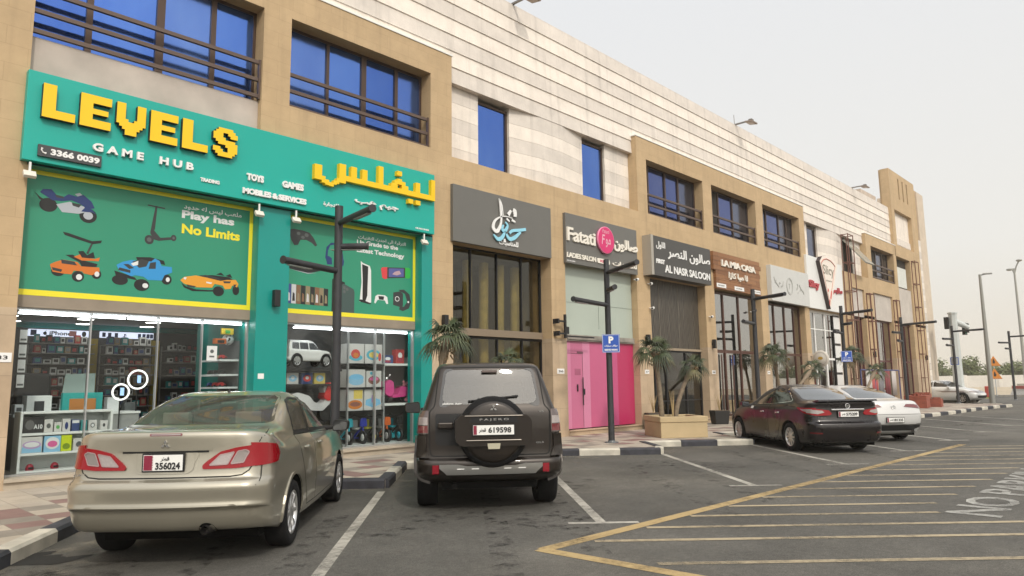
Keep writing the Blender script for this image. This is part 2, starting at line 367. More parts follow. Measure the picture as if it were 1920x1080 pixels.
def road_paint(name, col, wear=.5, sc=9):
    """thin worn road paint: gaps let the asphalt below show"""
    m, nt, p = nodes_mat(name); L = nt.links.new; tc = N(nt, 'ShaderNodeTexCoord')
    n = N(nt, 'ShaderNodeTexNoise'); n.inputs['Scale'].default_value = sc; n.inputs['Detail'].default_value = 10; n.inputs['Roughness'].default_value = .75; L(tc.outputs['Object'], n.inputs['Vector'])
    n2 = N(nt, 'ShaderNodeTexNoise'); n2.inputs['Scale'].default_value = .8; n2.inputs['Detail'].default_value = 3; L(tc.outputs['Object'], n2.inputs['Vector'])
    ad = N(nt, 'ShaderNodeMath', operation='ADD'); L(n.outputs['Fac'], ad.inputs[0]); L(n2.outputs['Fac'], ad.inputs[1])
    r = N(nt, 'ShaderNodeMapRange'); r.inputs['From Min'].default_value = .78+(.4-wear*.4); r.inputs['From Max'].default_value = 1.22+(.4-wear*.4); r.inputs['To Min'].default_value = 1; r.inputs['To Max'].default_value = .12; L(ad.outputs[0], r.inputs['Value']); L(r.outputs[0], p.inputs['Alpha'])
    p.inputs['Base Color'].default_value = (*col, 1); p.inputs['Roughness'].default_value = .7
    return m
ASPH = asphalt(); PAVE = paving()
LINEW = road_paint('white_line_paint', (.42, .40, .35), .72); LINEY = road_paint('yellow_line_paint', (.40, .29, .135), .68); LETTW = road_paint('road_letter_paint', (.40, .395, .365), .7)
LINEYF = road_paint('faded_hatch_paint', (.37, .305, .20), .78)

# ------------------------------------------------------------------ ground, pavement, kerbs, markings
g = MB(); g.box(-400, 1500, -700, 900, -.30, 0); g.build('asphalt_ground', ASPH, kind='structure')
# saw-tooth pavement edge: outer corners O, inner corners I
saw = [(-8.2, 9.0), (-4.3, 5.0+.0)]
O = [(-5.0, 8.35), (-1.0, 5.6)]
edge = [(-30, 7.2), (-5.0, 7.6), (-3.2, 9.6), (-.55, 6.9), (1.10, 7.25), (1.70, 8.05), (2.85, 9.65), (4.65, 11.75), (6.92, 9.36), (8.72, 11.20), (10.50, 9.12), (12.05, 10.72), (13.97, 8.80), (14.35, 9.02), (15.30, 10.10), (17.35, 8.25), (19.2, 10.2), (21.3, 8.3), (23.1, 10.2), (25.2, 8.3), (27.0, 10.2), (29.1, 8.3), (30.9, 10.2), (32.6, 8.5), (34.2, 8.3), (37.5, 8.15), (41.3, 8.1), (44.6, 7.95), (47.6, 7.6), (48.6, 8.1), (49.0, 12.0), (49.2, 30)]
edge[3:5] = [(-.2, 6.4), (1.2, 7.35)]
walk = MB(); walk.prism(edge + [(49.2, 32), (-30, 32)], .0, .13, 'xy')
walk.build('pavement', PAVE, kind='structure')
KW = mat('kerb_white', (.50, .47, .40), .8, var=.22, vscale=4, bump=.3, bscale=25); KB = mat('kerb_black', (.035, .036, .045), .75, var=.45, vscale=5, bump=.3, bscale=25); KG = mat('kerb_grey', (.30, .285, .25), .85, var=.2, vscale=4, bump=.3, bscale=25)
kb = MB(); kd = 0; seq = 0
for i in range(len(edge)-1):
    a = Vector((*edge[i], 0)); b = Vector((*edge[i+1], 0)); d = (b-a); Lk = d.length; d.normalize(); nrm = Vector((d.y, -d.x, 0))   # towards the road
    k = max(1, round(Lk/.98)); 
    for j in range(k):
        p = a + d*(Lk*j/k+.004); q = a + d*(Lk*(j+1)/k-.004); seq += 1
        if i < 1: continue
        mt = (seq + (i < 8)) % 2
        if i in (9,) or (i == 8): mt = (0, 2, 0, 1)[seq % 4] if i == 9 else mt
        pr = [(.06, -.05), (.06, .115), (.035, .145), (-.12, .147), (-.12, -.05)]
        vs = []
        for e in (p, q):
            for u, z in pr: vs.append(e + nrm*u + Vector((0, 0, z)))
        kb.add(vs, [(0, 1, 6, 5), (1, 2, 7, 6), (2, 3, 8, 7), (3, 4, 9, 8), (4, 3, 2, 1, 0), (5, 6, 7, 8, 9)], mt)
kb.build('kerb', [KW, KB, KG], kind='structure')
def strip(mb, a, b, w, z=.004, mt=0):
    a = Vector((*a, z)); b = Vector((*b, z)); d = (b-a).normalized(); s = Vector((-d.y, d.x, 0))*w/2
    mb.add([a-s, b-s, b+s, a+s], [(0, 1, 2, 3)], mt)
lines = MB()
LX = [(-4.8, 5.05), (3.0, 5.09), (6.79, 5.09), (10.64, 5.07), (14.35, 4.98), (17.75, 4.85), (21.4, 4.75), (25.2, 4.7), (29.0, 4.65), (32.8, 4.6)]
ends = [(1.2, 7.2), (6.75, 9.25), (10.45, 9.03), (14.25, 8.95), (17.4, 8.2), (21.3, 8.2), (25.2, 8.2)]
for i, (x, y) in enumerate(LX):
    e = (x+3.65, y+4.0) if i != 4 else (x+3.0, y+3.3)
    if i >= 5: e = (x+3.2, y+3.5)
    strip(lines, (x, y), e, .115)
    if i >= 1: strip(lines, (x-.27, y+.27), (x+.30, y-.30), .10, .0045)
lines.build('parking_lines', LINEW, kind='structure')
hat = MB(); A = (5.35, 4.72); B = (20.2, 4.28)
strip(hat, A, B, .16); strip(hat, (5.345, 4.76), (5.9, -6), .16, .0034)
hat.build('yellow_box_outline', LINEY, kind='structure')
hat = MB()
starts = [(5.92, 4.62), (6.83, 4.6), (7.74, 4.58), (8.65, 4.56), (9.60, 4.54), (10.6, 4.51), (11.6, 4.48), (12.6, 4.45), (13.6, 4.42), (14.6, 4.40), (15.6, 4.37), (16.6, 4.34), (17.6, 4.31), (18.6, 4.29), (19.5, 4.27)]
for i, (x, y) in enumerate(starts):
    Lh = 5.2 if i < 2 else 3.05 if i == 2 else 2.75
    if i > 8: Lh = 3.0
    d = Vector((.70, -.714)); strip(hat, (x+.05, y-.05), (x+d.x*Lh, y+d.y*Lh), .10, .0045)
strip(hat, (5.60, 3.6), (9.9, -.8), .10, .0045)
strip(hat, (5.7, 2.2), (8.9, -1.0), .10, .0045)
hat.build('yellow_box_hatching', LINEYF, kind='structure')
# road lettering, read from the far side
lettering('road_lettering', 'NO PARKING', LETTW, None, (9.9, 1.78, .004), (1, .01, 0), (-.01, 1, 0), 6.3, .58, .0012, .02, .95, kind='structure')
for o in [bpy.data.objects['road_lettering']]:
    zs = [v.co.z for v in o.data.vertices]
stn = MB()
random.seed(3)
for cx, cy, s in ((1.93, 8.05, .20), (2.12, 7.85, .16), (2.0, 8.3, .13)):
    stn.add([(cx + s*(1+.25*sin(3*t+cx*9))*cos(t)*1.5, cy + s*.62*(1+.3*cos(2*t+cx*5))*sin(t), .0036+s*.003) for t in [2*pi*k/24 for k in range(24)]], [tuple(range(24))])
stn.build('wet_stain', mat('wet_asphalt', (.030, .029, .028), .85, 0, .2), kind='structure')

def blotch_mat(name, col, amt, sc=3):
    m, nt, p = nodes_mat(name); L = nt.links.new; tc = N(nt, 'ShaderNodeTexCoord'); n = N(nt, 'ShaderNodeTexNoise'); n.inputs['Scale'].default_value = sc; n.inputs['Detail'].default_value = 8; n.inputs['Roughness'].default_value = .7; L(tc.outputs['Object'], n.inputs['Vector'])
    r = N(nt, 'ShaderNodeMapRange'); r.inputs['From Min'].default_value = .50; r.inputs['From Max'].default_value = .78; r.inputs['To Max'].default_value = amt; L(n.outputs['Fac'], r.inputs['Value']); L(r.outputs[0], p.inputs['Alpha']); p.inputs['Base Color'].default_value = (*col, 1); p.inputs['Roughness'].default_value = .8; return m
OIL = blotch_mat('oil_drips', (.018, .017, .016), .9, 4.5); DUSTY = blotch_mat('kerb_dust', (.30, .265, .21), .75, 2.2)
st = MB(); random.seed(12)
for k in range(9):
    x = -1.2+3.8*k; 
    for q in range(3):
        cx, cy, s = x+2.6+random.uniform(-.6, 1.6), 5.9+random.uniform(-.4, 2.0), random.uniform(.35, .8)
        st.add([(cx+s*(1+.3*sin(3*t+k))*cos(t), cy+s*.8*(1+.3*cos(2*t+q))*sin(t), .0022+.0003*q) for t in [2*pi*i/22 for i in range(22)]], [tuple(range(22))])
for k in range(9):
    x = -1.2+3.8*k
    for off in (1.15, 2.35):
        a = Vector((x+off+.6, 4.2, .0032)); b = a+Vector((3.4, 3.7, 0)); d = (b-a).normalized(); s_ = Vector((-d.y, d.x, 0))*.13; st.add([a-s_, b-s_, b+s_, a+s_], [(0, 1, 2, 3)])
st.build('oil_stains', OIL, kind='structure')
st = MB()
for i in range(1, len(edge)-1):
    a = Vector((*edge[i], 0)); b = Vector((*edge[i+1], 0)); d = (b-a).normalized(); nr = Vector((d.y, -d.x, 0)); z = Vector((0, 0, .0012+.0002*(i % 3)))
    st.add([a+nr*.05+z, b+nr*.05+z, b+nr*.75+z, a+nr*.75+z], [(0, 1, 2, 3)])
st.build('kerb_dust', DUSTY, kind='structure')

# ------------------------------------------------------------------ the arcade building
YF = 12.8
BL = thing('commercial_building', 'long two-storey arcade of tan tile and striped cream stone with blue windows', 'building', (0, 0, 0))
def facade(x0, x1, z0, z1, holes, y0, y1):
    """one wall slab with rectangular holes, as a closed mesh with reveals"""
    mb = MB(); xs = sorted({x0, x1, *[h[0] for h in holes], *[h[1] for h in holes]}); zs = sorted({z0, z1, *[h[2] for h in holes], *[h[3] for h in holes]})
    solid = lambda i, j: 0 <= i < len(xs)-1 and 0 <= j < len(zs)-1 and not any(h[0] <= (xs[i]+xs[i+1])/2 <= h[1] and h[2] <= (zs[j]+zs[j+1])/2 <= h[3] for h in holes)
    for i in range(len(xs)-1):
        for j in range(len(zs)-1):
            if not solid(i, j): continue
            a, b, c, d = xs[i], xs[i+1], zs[j], zs[j+1]
            mb.add([(a, y0, c), (b, y0, c), (b, y0, d), (a, y0, d)], [(0, 1, 2, 3)]); mb.add([(a, y1, c), (b, y1, c), (b, y1, d), (a, y1, d)], [(3, 2, 1, 0)])
            if not solid(i-1, j): mb.add([(a, y0, c), (a, y1, c), (a, y1, d), (a, y0, d)], [(3, 2, 1, 0)])
            if not solid(i+1, j): mb.add([(b, y0, c), (b, y1, c), (b, y1, d), (b, y0, d)], [(0, 1, 2, 3)])
            if not solid(i, j-1): mb.add([(a, y0, c), (b, y0, c), (b, y1, c), (a, y1, c)], [(3, 2, 1, 0)])
            if not solid(i, j+1): mb.add([(a, y0, d), (b, y0, d), (b, y1, d), (a, y1, d)], [(0, 1, 2, 3)])
    return mb
GW = dict(W1=(2.54, 6.38, 6.4, 9.12), W2=(6.98, 10.69, 7.24, 9.12), W5=(20.13, 23.95, 7.19, 9.07), W6=(24.62, 28.42, 7.2, 9.08), W7=(29.1, 33.0, 7.24, 9.11), W8=(43.2, 47.45, 7.3, 9.16), W9=(47.9, 50.95, 4.0, 9.16))
BAYS = [(2.62, 10.76), (11.40, 15.06), (15.68, 19.32), (20.08, 23.75), (24.46, 28.45), (29.10, 33.0), (33.55, 38.0), (39.5, 41.5), (42.95, 46.4), (47.5, 50.5)]
UP = 2.82
# tan upper storeys: three raised blocks and the band between them
facade(-8, 11.37, 5.06, 9.78, [GW['W1'], GW['W2']], YF, 13.3).build('tan_wall', TAN, BL)
facade(11.37, 19.55, 5.06, 7.17, [], YF, 13.3).build('tan_wall', TAN, BL)
facade(19.55, 33.6, 5.06, 9.76, [GW['W5'], GW['W6'], GW['W7']], YF, 13.3).build('tan_wall', TAN, BL)
facade(33.6, 42.4, 5.06, 7.2, [(39.55, 41.5, 4.9, 6.45)], YF, 13.3).build('tan_wall', TAN, BL)
facade(42.4, 48.0, 5.06, 9.78, [GW['W8'], (43.0, 46.5, 4.9, 6.45)], YF, 13.3).build('tan_wall', TAN, BL)
facade(48.0, 53.4, 4.98, 14.75, [(47.9, 50.95, 4.9, 9.16), (48.5, 52.2, 9.9, 12.2), (49.70, 49.95, 13.05, 14.4), (50.62, 50.87, 13.05, 14.4), (51.54, 51.79, 13.05, 14.4)], YF, 13.3).build('tower_wall', TAN, BL)
tb = MB(); tb.box(48.0, 53.4, 13.302, 13.42, 9.0, 14.75); tb.build('tower_back', TAN, BL)
tp = MB(); tp.box(48.5, 52.2, 13.05, 13.30, 9.9, 12.2); tp.build('tower_panel', CREAM, BL)
# piers between the shopfronts: travertine below, tan above
piers = [(-8, 2.62), (10.76, 11.40), (15.06, 15.68), (19.32, 20.08), (23.75, 24.46), (28.45, 29.10), (33.0, 33.55), (38.0, 39.5), (41.5, 42.95), (46.4, 47.5), (50.5, 53.4)]
for a, b in piers:
    m = MB(); m.box(a, b, YF, 13.5, UP, 5.06); m.build('pier', TAN, BL)
    m = MB(); m.box(a-.004, b+.004, YF-.004, 13.5, .1, UP); m.build('pier_cladding', TRAV, BL)
    m = MB(); m.box(a-.012, b+.012, YF-.014, 13.49, .1, .145); m.build('pier_base', TRAV, BL)
# far corner of the building: cream stone return with a tall grey-buff fin
m = MB()
for k in range(26):
    z = .1 + k*.42; m.box(53.4, 54.6, 12.95, 13.6, z, z+.42-.012, k % 2)
m.build('corner_stone', [CREAM, BUFF], BL)
m = MB(); m.box(53.4, 54.9, 13.05, 13.45, 11.1, 14.6, 0); m.build('corner_wall', TAN, BL)
m = MB(); m.box(54.6, 56.2, 12.95, 15.5, .1, 14.5); m.build('corner_fin', mat('fin_stone', (.58, .49, .39), .8, var=.08, vscale=2, bump=.1), BL)
# stepped stone parapet: five courses, each leaning out over the one below
co = MB(); zt = 12.22; ch = .432
for k in range(7):
    z1 = zt-ch*k; z0 = z1-ch; y_t = 13.0; y_b = 12.972
    x1 = 53.4 if k > 3 else 48.0
    co.add([(-8, y_b, z0), (x1, y_b, z0), (x1, y_t, z1), (-8, y_t, z1), (-8, 13.4, z0), (x1, 13.4, z0), (x1, 13.4, z1), (-8, 13.4, z1)],
           [(0, 1, 2, 3), (5, 4, 7, 6), (4, 0, 3, 7), (1, 5, 6, 2), (3, 2, 6, 7), (4, 5, 1, 0)], k % 2)
co.build('parapet_courses', [BUFF, CREAM], BL)
m = MB(); m.box(-8, 48.0, 13.0, 13.42, 12.222, 12.25); m.build('coping', BUFF, BL)
# flat bright flashing on the heads of the raised blocks
for a, b in ((-8, 11.40), (19.52, 33.63), (42.37, 48.0)):
    m = MB(); m.box(a, b, YF-.02, 13.0, 9.78 if a != 19.52 else 9.765, 9.82 if a != 19.52 else 9.80); m.build('head_flashing', WHITEP, BL)
# lower striped wall, folded in plan: set back at the windows, flush between them
def folded(x0, x1, wins, mids):
    ks = sorted({x0, x1, *[w for q in wins for w in q], *mids}); mb = MB(); zz = [7.17+.4*i for i in range(5)] + [9.2]
    yy = lambda x: 12.985 if x in mids else 13.14
    for i in range(len(ks)-1):
        a, b = ks[i], ks[i+1]; ya, yb = yy(a), yy(b)
        if any(abs(w[0]-a) < 1e-6 and abs(w[1]-b) < 1e-6 for w in wins):
            mb.build('striped_wall', [CREAM, BUFF], BL); mb = MB(); continue
        for j in range(5):
            z0, z1 = zz[j], zz[j+1]-.006
            mb.add([(a, ya, z0), (b, yb, z0), (b, yb, z1), (a, ya, z1), (a, 13.4, z0), (b, 13.4, z0), (b, 13.4, z1), (a, 13.4, z1)],
                   [(0, 1, 2, 3), (5, 4, 7, 6), (4, 0, 3, 7), (1, 5, 6, 2), (3, 2, 6, 7), (4, 5, 1, 0)], (j+1) % 2)
    return mb
folded(11.36, 19.56, [(12.6, 13.79), (17.05, 18.22)], [14.9, 15.9]).build('striped_wall', [CREAM, BUFF], BL)
folded(33.59, 42.41, [(34.75, 36.0), (39.6, 41.0)], [37.3, 38.3]).build('striped_wall', [CREAM, BUFF], BL)
# body of the building behind
m = MB(); m.box(-8, 56.0, 20.2, 30, 0, 11.6); m.box(-8, 54.5, 13.40, 20.2, 11.3, 11.6); m.box(-8, 54.5, 13.9, 20.2, 5.2, 5.45); m.box(-8, -7.7, 13.3, 20.2, 0, 11.3); m.box(54.6, 56.0, 15.5, 20.2, 0, 11.6); m.build('building_core', CONC, BL)
m = MB(); m.box(44.9, 47.7, 13.6, 19, 11.61, 13.0); m.build('roof_plant_room', mat('plant_room', (.50, .42, .35), .85, var=.1), BL)

def bars_railing(win, x0, x1, y, zs, xp):
    r = MB()
    for z in zs: r.box(x0, x1, y-.03, y+.03, z-.035, z+.035)
    r.box(x1-.045, x1-.005, y-.05, y+.02, min(zs)-.06, max(zs)+.05)
    return r.build('railing', RAILM, win)
def casement(name, x0, x1, z0, z1, y, mull, gl, rail=None, rail_y=None, frame=.06, parent=BL, rw=.07):
    f = MB(); f.box(x0, x0+frame, y-.03, y+.05, z0, z1); f.box(x1-frame, x1, y-.03, y+.05, z0, z1); f.box(x0+frame, x1-frame, y-.03, y+.05, z1-frame, z1); f.box(x0+frame, x1-frame, y-.03, y+.05, z0, z0+frame)
    for mx, mw in mull: f.box(mx-mw/2, mx+mw/2, y-.035, y+.045, z0+frame, z1-frame)
    w = f.build(name, BRONZE, parent)
    xs = [x0+frame] + [v for mx, mw in mull for v in (mx-mw/2, mx+mw/2)] + [x1-frame]
    for k in range(0, len(xs), 2):
        p = MB(); p.box(xs[k], xs[k+1], y+.005, y+.02, z0+frame, z1-frame); p.build('pane', gl[k//2 % len(gl)] if isinstance(gl, list) else gl, w)
    if rail: bars_railing(w, x0, x1, rail_y, rail, xs)
    return w
rails = lambda z: [z+.06, z+.36, z+.66]
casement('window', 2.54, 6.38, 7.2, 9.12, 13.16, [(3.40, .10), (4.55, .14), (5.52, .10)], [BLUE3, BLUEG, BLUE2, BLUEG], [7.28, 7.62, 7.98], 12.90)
m = MB(); m.box(2.54, 6.38, 12.94, 13.28, 6.4, 7.195); m.build('spandrel_panel', CONC, BL)
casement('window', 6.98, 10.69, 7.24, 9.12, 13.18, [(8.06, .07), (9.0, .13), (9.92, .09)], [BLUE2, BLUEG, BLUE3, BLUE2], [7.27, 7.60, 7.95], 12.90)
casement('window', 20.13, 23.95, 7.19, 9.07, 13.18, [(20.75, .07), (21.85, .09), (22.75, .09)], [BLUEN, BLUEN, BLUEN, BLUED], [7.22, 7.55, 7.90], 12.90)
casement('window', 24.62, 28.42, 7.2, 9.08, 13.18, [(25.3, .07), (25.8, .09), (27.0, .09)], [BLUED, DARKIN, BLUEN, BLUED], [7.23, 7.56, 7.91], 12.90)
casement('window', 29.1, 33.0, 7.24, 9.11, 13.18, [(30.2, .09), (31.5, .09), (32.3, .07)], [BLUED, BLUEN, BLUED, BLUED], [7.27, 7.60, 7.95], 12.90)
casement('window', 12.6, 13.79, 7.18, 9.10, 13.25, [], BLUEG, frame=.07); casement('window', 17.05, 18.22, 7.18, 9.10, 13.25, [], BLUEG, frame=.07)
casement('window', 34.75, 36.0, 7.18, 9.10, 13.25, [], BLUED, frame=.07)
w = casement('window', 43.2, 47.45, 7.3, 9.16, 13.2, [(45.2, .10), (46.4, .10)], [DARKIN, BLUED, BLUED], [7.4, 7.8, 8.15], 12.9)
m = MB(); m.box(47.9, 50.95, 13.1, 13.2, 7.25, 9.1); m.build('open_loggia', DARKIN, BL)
m = MB(); m.box(48.0, 50.4, 12.95, 13.09, 7.3, 8.55); m.build('loggia_board', mat('loggia_white', (.62, .64, .60), .6, var=.05), BL)
# top-hung window standing open
w = MB(); w.box(39.6, 41.0, 13.16, 13.22, 7.2, 9.1); w = w.build('window', DARKIN, BL)
m = MB(); M_ = Matrix.Translation((40.3, 13.1, 9.05)) @ Matrix.Rotation(radians(-38), 4, 'X'); m.box(-.68, .68, -.03, .03, -1.75, 0, 0, M_); m.build('open_sash', mat('sash_glass', (.36, .37, .33), .15, .3), w)
# grey boards above the far shopfronts
for a, b, z0, z1 in ((39.55, 41.5, 4.95, 6.45), (43.0, 46.5, 4.95, 6.45), (48.0, 50.95, 4.98, 7.2)):
    m = MB(); m.box(a, b, 12.9, 13.1, z0, z1); m.build('fascia_board', mat('fascia_grey', (.50, .455, .41), .8, var=.1, vscale=1.5), BL)
# door thresholds
for a, b in BAYS[1:]:
    m = MB(); m.box(a+.004, b-.004, 12.78, 13.46, .1, .25); m.box(a-.0, b, 12.74, 12.9, .252, .285); m.build('threshold', TRAV, BL)

# interiors of the other shops (dark rooms behind tinted glass)
INT = mat('room_wall', (.34, .29, .21), .9, var=.2, vscale=.8); FLR = mat('room_floor', (.20, .17, .13), .4)
for i, (a, b) in enumerate(BAYS[1:]):
    m = MB(); m.box(a-.2, b+.2, 17.0, 17.1, .1, 5.2); m.box(a-.3, a-.2, 13.5, 17.1, .1, 5.2); m.box(b+.2, b+.3, 13.5, 17.1, .1, 5.2); m.box(a-.2, b+.2, 13.5, 17.0, 5.1, 5.19)
    m.box(a-.2, b+.2, 13.47, 17.0, .1, .27, 1); m.build('shop_room', [INT, FLR], BL)
def glazing(name, a, b, z0, z1, y, vx, hz, gm, fm, fw=.05, parent=BL):
    f = MB(); f.box(a, a+fw, y-.04, y+.04, z0, z1); f.box(b-fw, b, y-.04, y+.04, z0, z1); f.box(a+fw, b-fw, y-.04, y+.04, z1-fw, z1); f.box(a+fw, b-fw, y-.04, y+.04, z0, z0+fw)
    for x, w in vx: f.box(x-w/2, x+w/2, y-.045, y+.035, z0+fw, z1-fw)
    for z, w in hz: f.box(a+fw, b-fw, y-.035, y+.03, z-w/2, z+w/2)
    s = f.build(name, fm, parent)
    xs = [a+fw] + sorted(v for x, w in vx for v in (x-w/2, x+w/2)) + [b-fw]; zz = [z0+fw] + sorted(v for z, w in hz for v in (z-w/2, z+w/2)) + [z1-fw]
    for i in range(0, len(xs), 2):
        for j in range(0, len(zz), 2):
            p = MB(); p.box(xs[i], xs[i+1], y-.004, y+.004, zz[j], zz[j+1]); p.build('pane', gm, s)
    return s
WOODF = mat('mahogany_frame', (.075, .028, .018), .4)
s2 = glazing('shopfront', 11.40, 15.06, .28, 5.06, 13.22, [(12.35, .03), (13.3, .03), (14.25, .03)], [(2.85, .22)], SHOPD, DARKM, .04)
m = MB(); m.box(11.5, 14.95, 13.05, 13.17, 2.80, 2.98); m.build('canopy_bar', mat('canopy_tan', (.22, .17, .12), .5), BL)
for x in (12.55, 13.15, 13.75, 14.35):
    c_ = MB(); c_.tube([(x+.012*sin(z*1.7), 13.55, z) for z in [.3+.25*k for k in range(19)]], .13, 8); c_.build('curtain_tie', mat('gold_curtain', (.50, .40, .15), .7, var=.2), BL)
# pink salon: pale frosted upper panels, pink film below
m = MB(); m.box(15.70, 19.3, 13.02, 13.06, 2.98, 5.06); fz = m.build('frosted_glazing', mat('frosted_panel', (.40, .455, .40), .25, var=.05, vscale=.8), BL)
m = MB(); m.box(15.70, 19.3, 13.012, 13.0195, 3.92, 3.93); m.box(17.5, 17.51, 13.012, 13.0195, 3.2, 3.92); m.build('panel_joint', mat('panel_joint_grey', (.22, .25, .22), .6), fz)
m = MB(); m.box(15.70, 19.3, 12.96, 13.07, 2.80, 2.98); m.box(15.9, 19.2, 12.93, 12.955, 2.84, 2.90); m.build('broken_transom', mat('transom_grey', (.27, .25, .22), .8, var=.3, vscale=3), BL)
PK = [mat('pink_film_%s' % n, c, .35, var=.02) for n, c in (('pale', (.60, .22, .36)), ('rose', (.52, .15, .27)), ('mid', (.52, .11, .23)), ('strong', (.50, .085, .21)), ('deep', (.44, .03, .11)))]
pw = MB(); xsP = [(15.70, 16.12, 0), (16.12, 16.68, 1), (16.68, 17.02, 0), (17.02, 17.95, 2), (17.95, 18.42, 3), (18.42, 19.3, 4)]
for a, b, k in xsP: pw.box(a, b, 13.03, 13.06, .30, 2.80, k)
pinkw = pw.build('pink_window_film', PK, BL)
m = MB(); m.box(16.66, 16.672, 13.024, 13.0295, .32, 2.45); m.box(15.72, 16.66, 13.024, 13.0295, 2.44, 2.452); m.box(16.42, 16.69, 13.015, 13.0295, 2.44, 2.50); m.build('door_edge', mat('door_edge_grey', (.16, .06, .09), .4), pinkw)
m = MB(); m.rod((16.60, 12.97, .95), (16.60, 12.97, 1.75), .017); m.box(16.66, 16.72, 12.99, 13.03, 1.25, 1.42); m.box(16.38, 16.42, 13.0, 13.03, 1.35, 1.55); m.build('door_handle', DARKM, pinkw)
m = MB(); m.box(16.30, 16.56, 13.023, 13.0295, 1.82, 2.0); m.build('door_notice', mat('faint_print', (.36, .10, .18), .5), pinkw)
# men's salon: fluted dark upper glass, glazed door below
def wavy(name):
    m, nt, p = nodes_mat(name); L = nt.links.new; tc = N(nt, 'ShaderNodeTexCoord'); mp = N(nt, 'ShaderNodeMapping'); mp.inputs['Rotation'].default_value = (0, radians(24), 0); mp.inputs['Scale'].default_value = (5, 1, .9); L(tc.outputs['Object'], mp.inputs[0])
    w = N(nt, 'ShaderNodeTexWave', wave_type='BANDS', bands_direction='X'); w.inputs['Scale'].default_value = .8; w.inputs['Distortion'].default_value = 6; w.inputs['Detail'].default_value = 2; L(mp.outputs[0], w.inputs['Vector'])
    r = N(nt, 'ShaderNodeValToRGB'); r.color_ramp.elements[0].color = (.014, .013, .012, 1); r.color_ramp.elements[1].color = (.12, .105, .085, 1); L(w.outputs['Fac'], r.inputs[0]); L(r.outputs[0], p.inputs['Base Color'])
    p.inputs['Roughness'].default_value = .35; b = N(nt, 'ShaderNodeBump'); b.inputs['Strength'].default_value = .5; b.inputs['Distance'].default_value = .02; L(w.outputs['Fac'], b.inputs['Height']); L(b.outputs[0], p.inputs['Normal']); return m
m = MB(); m.box(20.1, 23.73, 13.10, 13.14, 2.74, 5.06); wv = m.build('fluted_panel', wavy('fluted_dark'), BL)
m = MB(); m.box(21.05, 21.07, 13.09, 13.099, 2.76, 5.0); m.box(22.3, 22.32, 13.09, 13.099, 2.76, 5.0); m.build('panel_joint', mat('joint_light', (.20, .18, .15), .5), wv)
m = MB(); m.box(20.1, 23.73, 13.02, 13.098, 2.66, 2.74); m.build('transom', mat('transom_tan', (.30, .24, .17), .7), BL)
s4 = glazing('shopfront', 20.1, 23.73, .28, 2.66, 13.12, [(20.65, .06), (21.35, .06), (22.65, .06)], [(.95, .04)], glass('dark_door_glass', (.40, .40, .37), .85, .0, .12), DARKM, .06)
s5 = glazing('shopfront', 24.46, 28.45, .28, 5.0, 13.10, [(25.6, .09), (26.9, .09)], [(2.72, .12)], SHOPR, WOODF, .08)
m = MB(); m.box(24.75, 24.82, 13.03, 13.055, .3, 2.6); m.box(25.2, 25.27, 13.03, 13.055, .3, 2.6); m.box(26.1, 26.17, 13.03, 13.055, .3, 2.6); m.build('door_leaf', WOODF, s5)
s6 = glazing('shopfront', 29.10, 33.0, .28, 4.9, 13.10, [(30.2, .09), (31.3, .09), (32.3, .06)], [(2.72, .10)], SHOPR, WOODF, .08)
s7 = glazing('shopfront', 33.55, 38.0, .28, 4.9, 13.05, [(34.6, .10), (35.9, .14), (37.1, .10)], [(2.6, .10), (4.0, .05)], SHOPR, WHITEP, .12)
for a, b in BAYS[7:]: glazing('shopfront', a, b, .28, 4.95, 13.1, [((a*2+b)/3, .05), ((a+2*b)/3, .05)], [(2.62, .08)], SHOPR, mat('burgundy_frame', (.09, .02, .022), .45), .09)
# ------------------------------------------------------------------ vehicles
GLASS_CAR = glass('car_glass', (.50, .52, .48), .55, .04, .035, .12)
GLASS_DARK = glass('car_glass_dark', (.12, .13, .13), .92, .02, .06)
RUBBER = mat('tyre_rubber', (.009, .009, .010), .9, 0, .25, var=.3, vscale=30, bump=.3, bscale=90)
BLACKP = mat('black_plastic', (.012, .012, .013), .5, 0, .35)
GAP = mat('panel_gap', (.008, .008, .008), .9)
ALLOY = mat('alloy_metal', (.62, .62, .62), .28, .9)
CHROME = mat('chrome', (.8, .8, .8), .08, 1)
REDLENS = mat('red_lens', (.26, .003, .009), .15, 0, .3, .25)
DARKRED = mat('dark_red_lens', (.13, .012, .016), .15, 0, .6, 1)
CLEARLENS = mat('clear_lens', (.33, .29, .28), .12, .25, .6, 1, var=.08, vscale=60)
SMOKELENS = mat('smoked_lens', (.12, .09, .085), .12, .3, .6, 1)
PLATEW = mat('plate_white', (.78, .78, .76), .4)
PLATEK = mat('plate_black', (.02, .02, .022), .5)
MAROON = mat('plate_maroon', (.22, .012, .04), .5)
SEATG = mat('seat_cloth', (.30, .29, .26), .9, var=.1)
CABIN = mat('cabin_trim', (.045, .043, .04), .8)
UNDER = mat('underbody', (.006, .006, .006), .95, 0, .2)

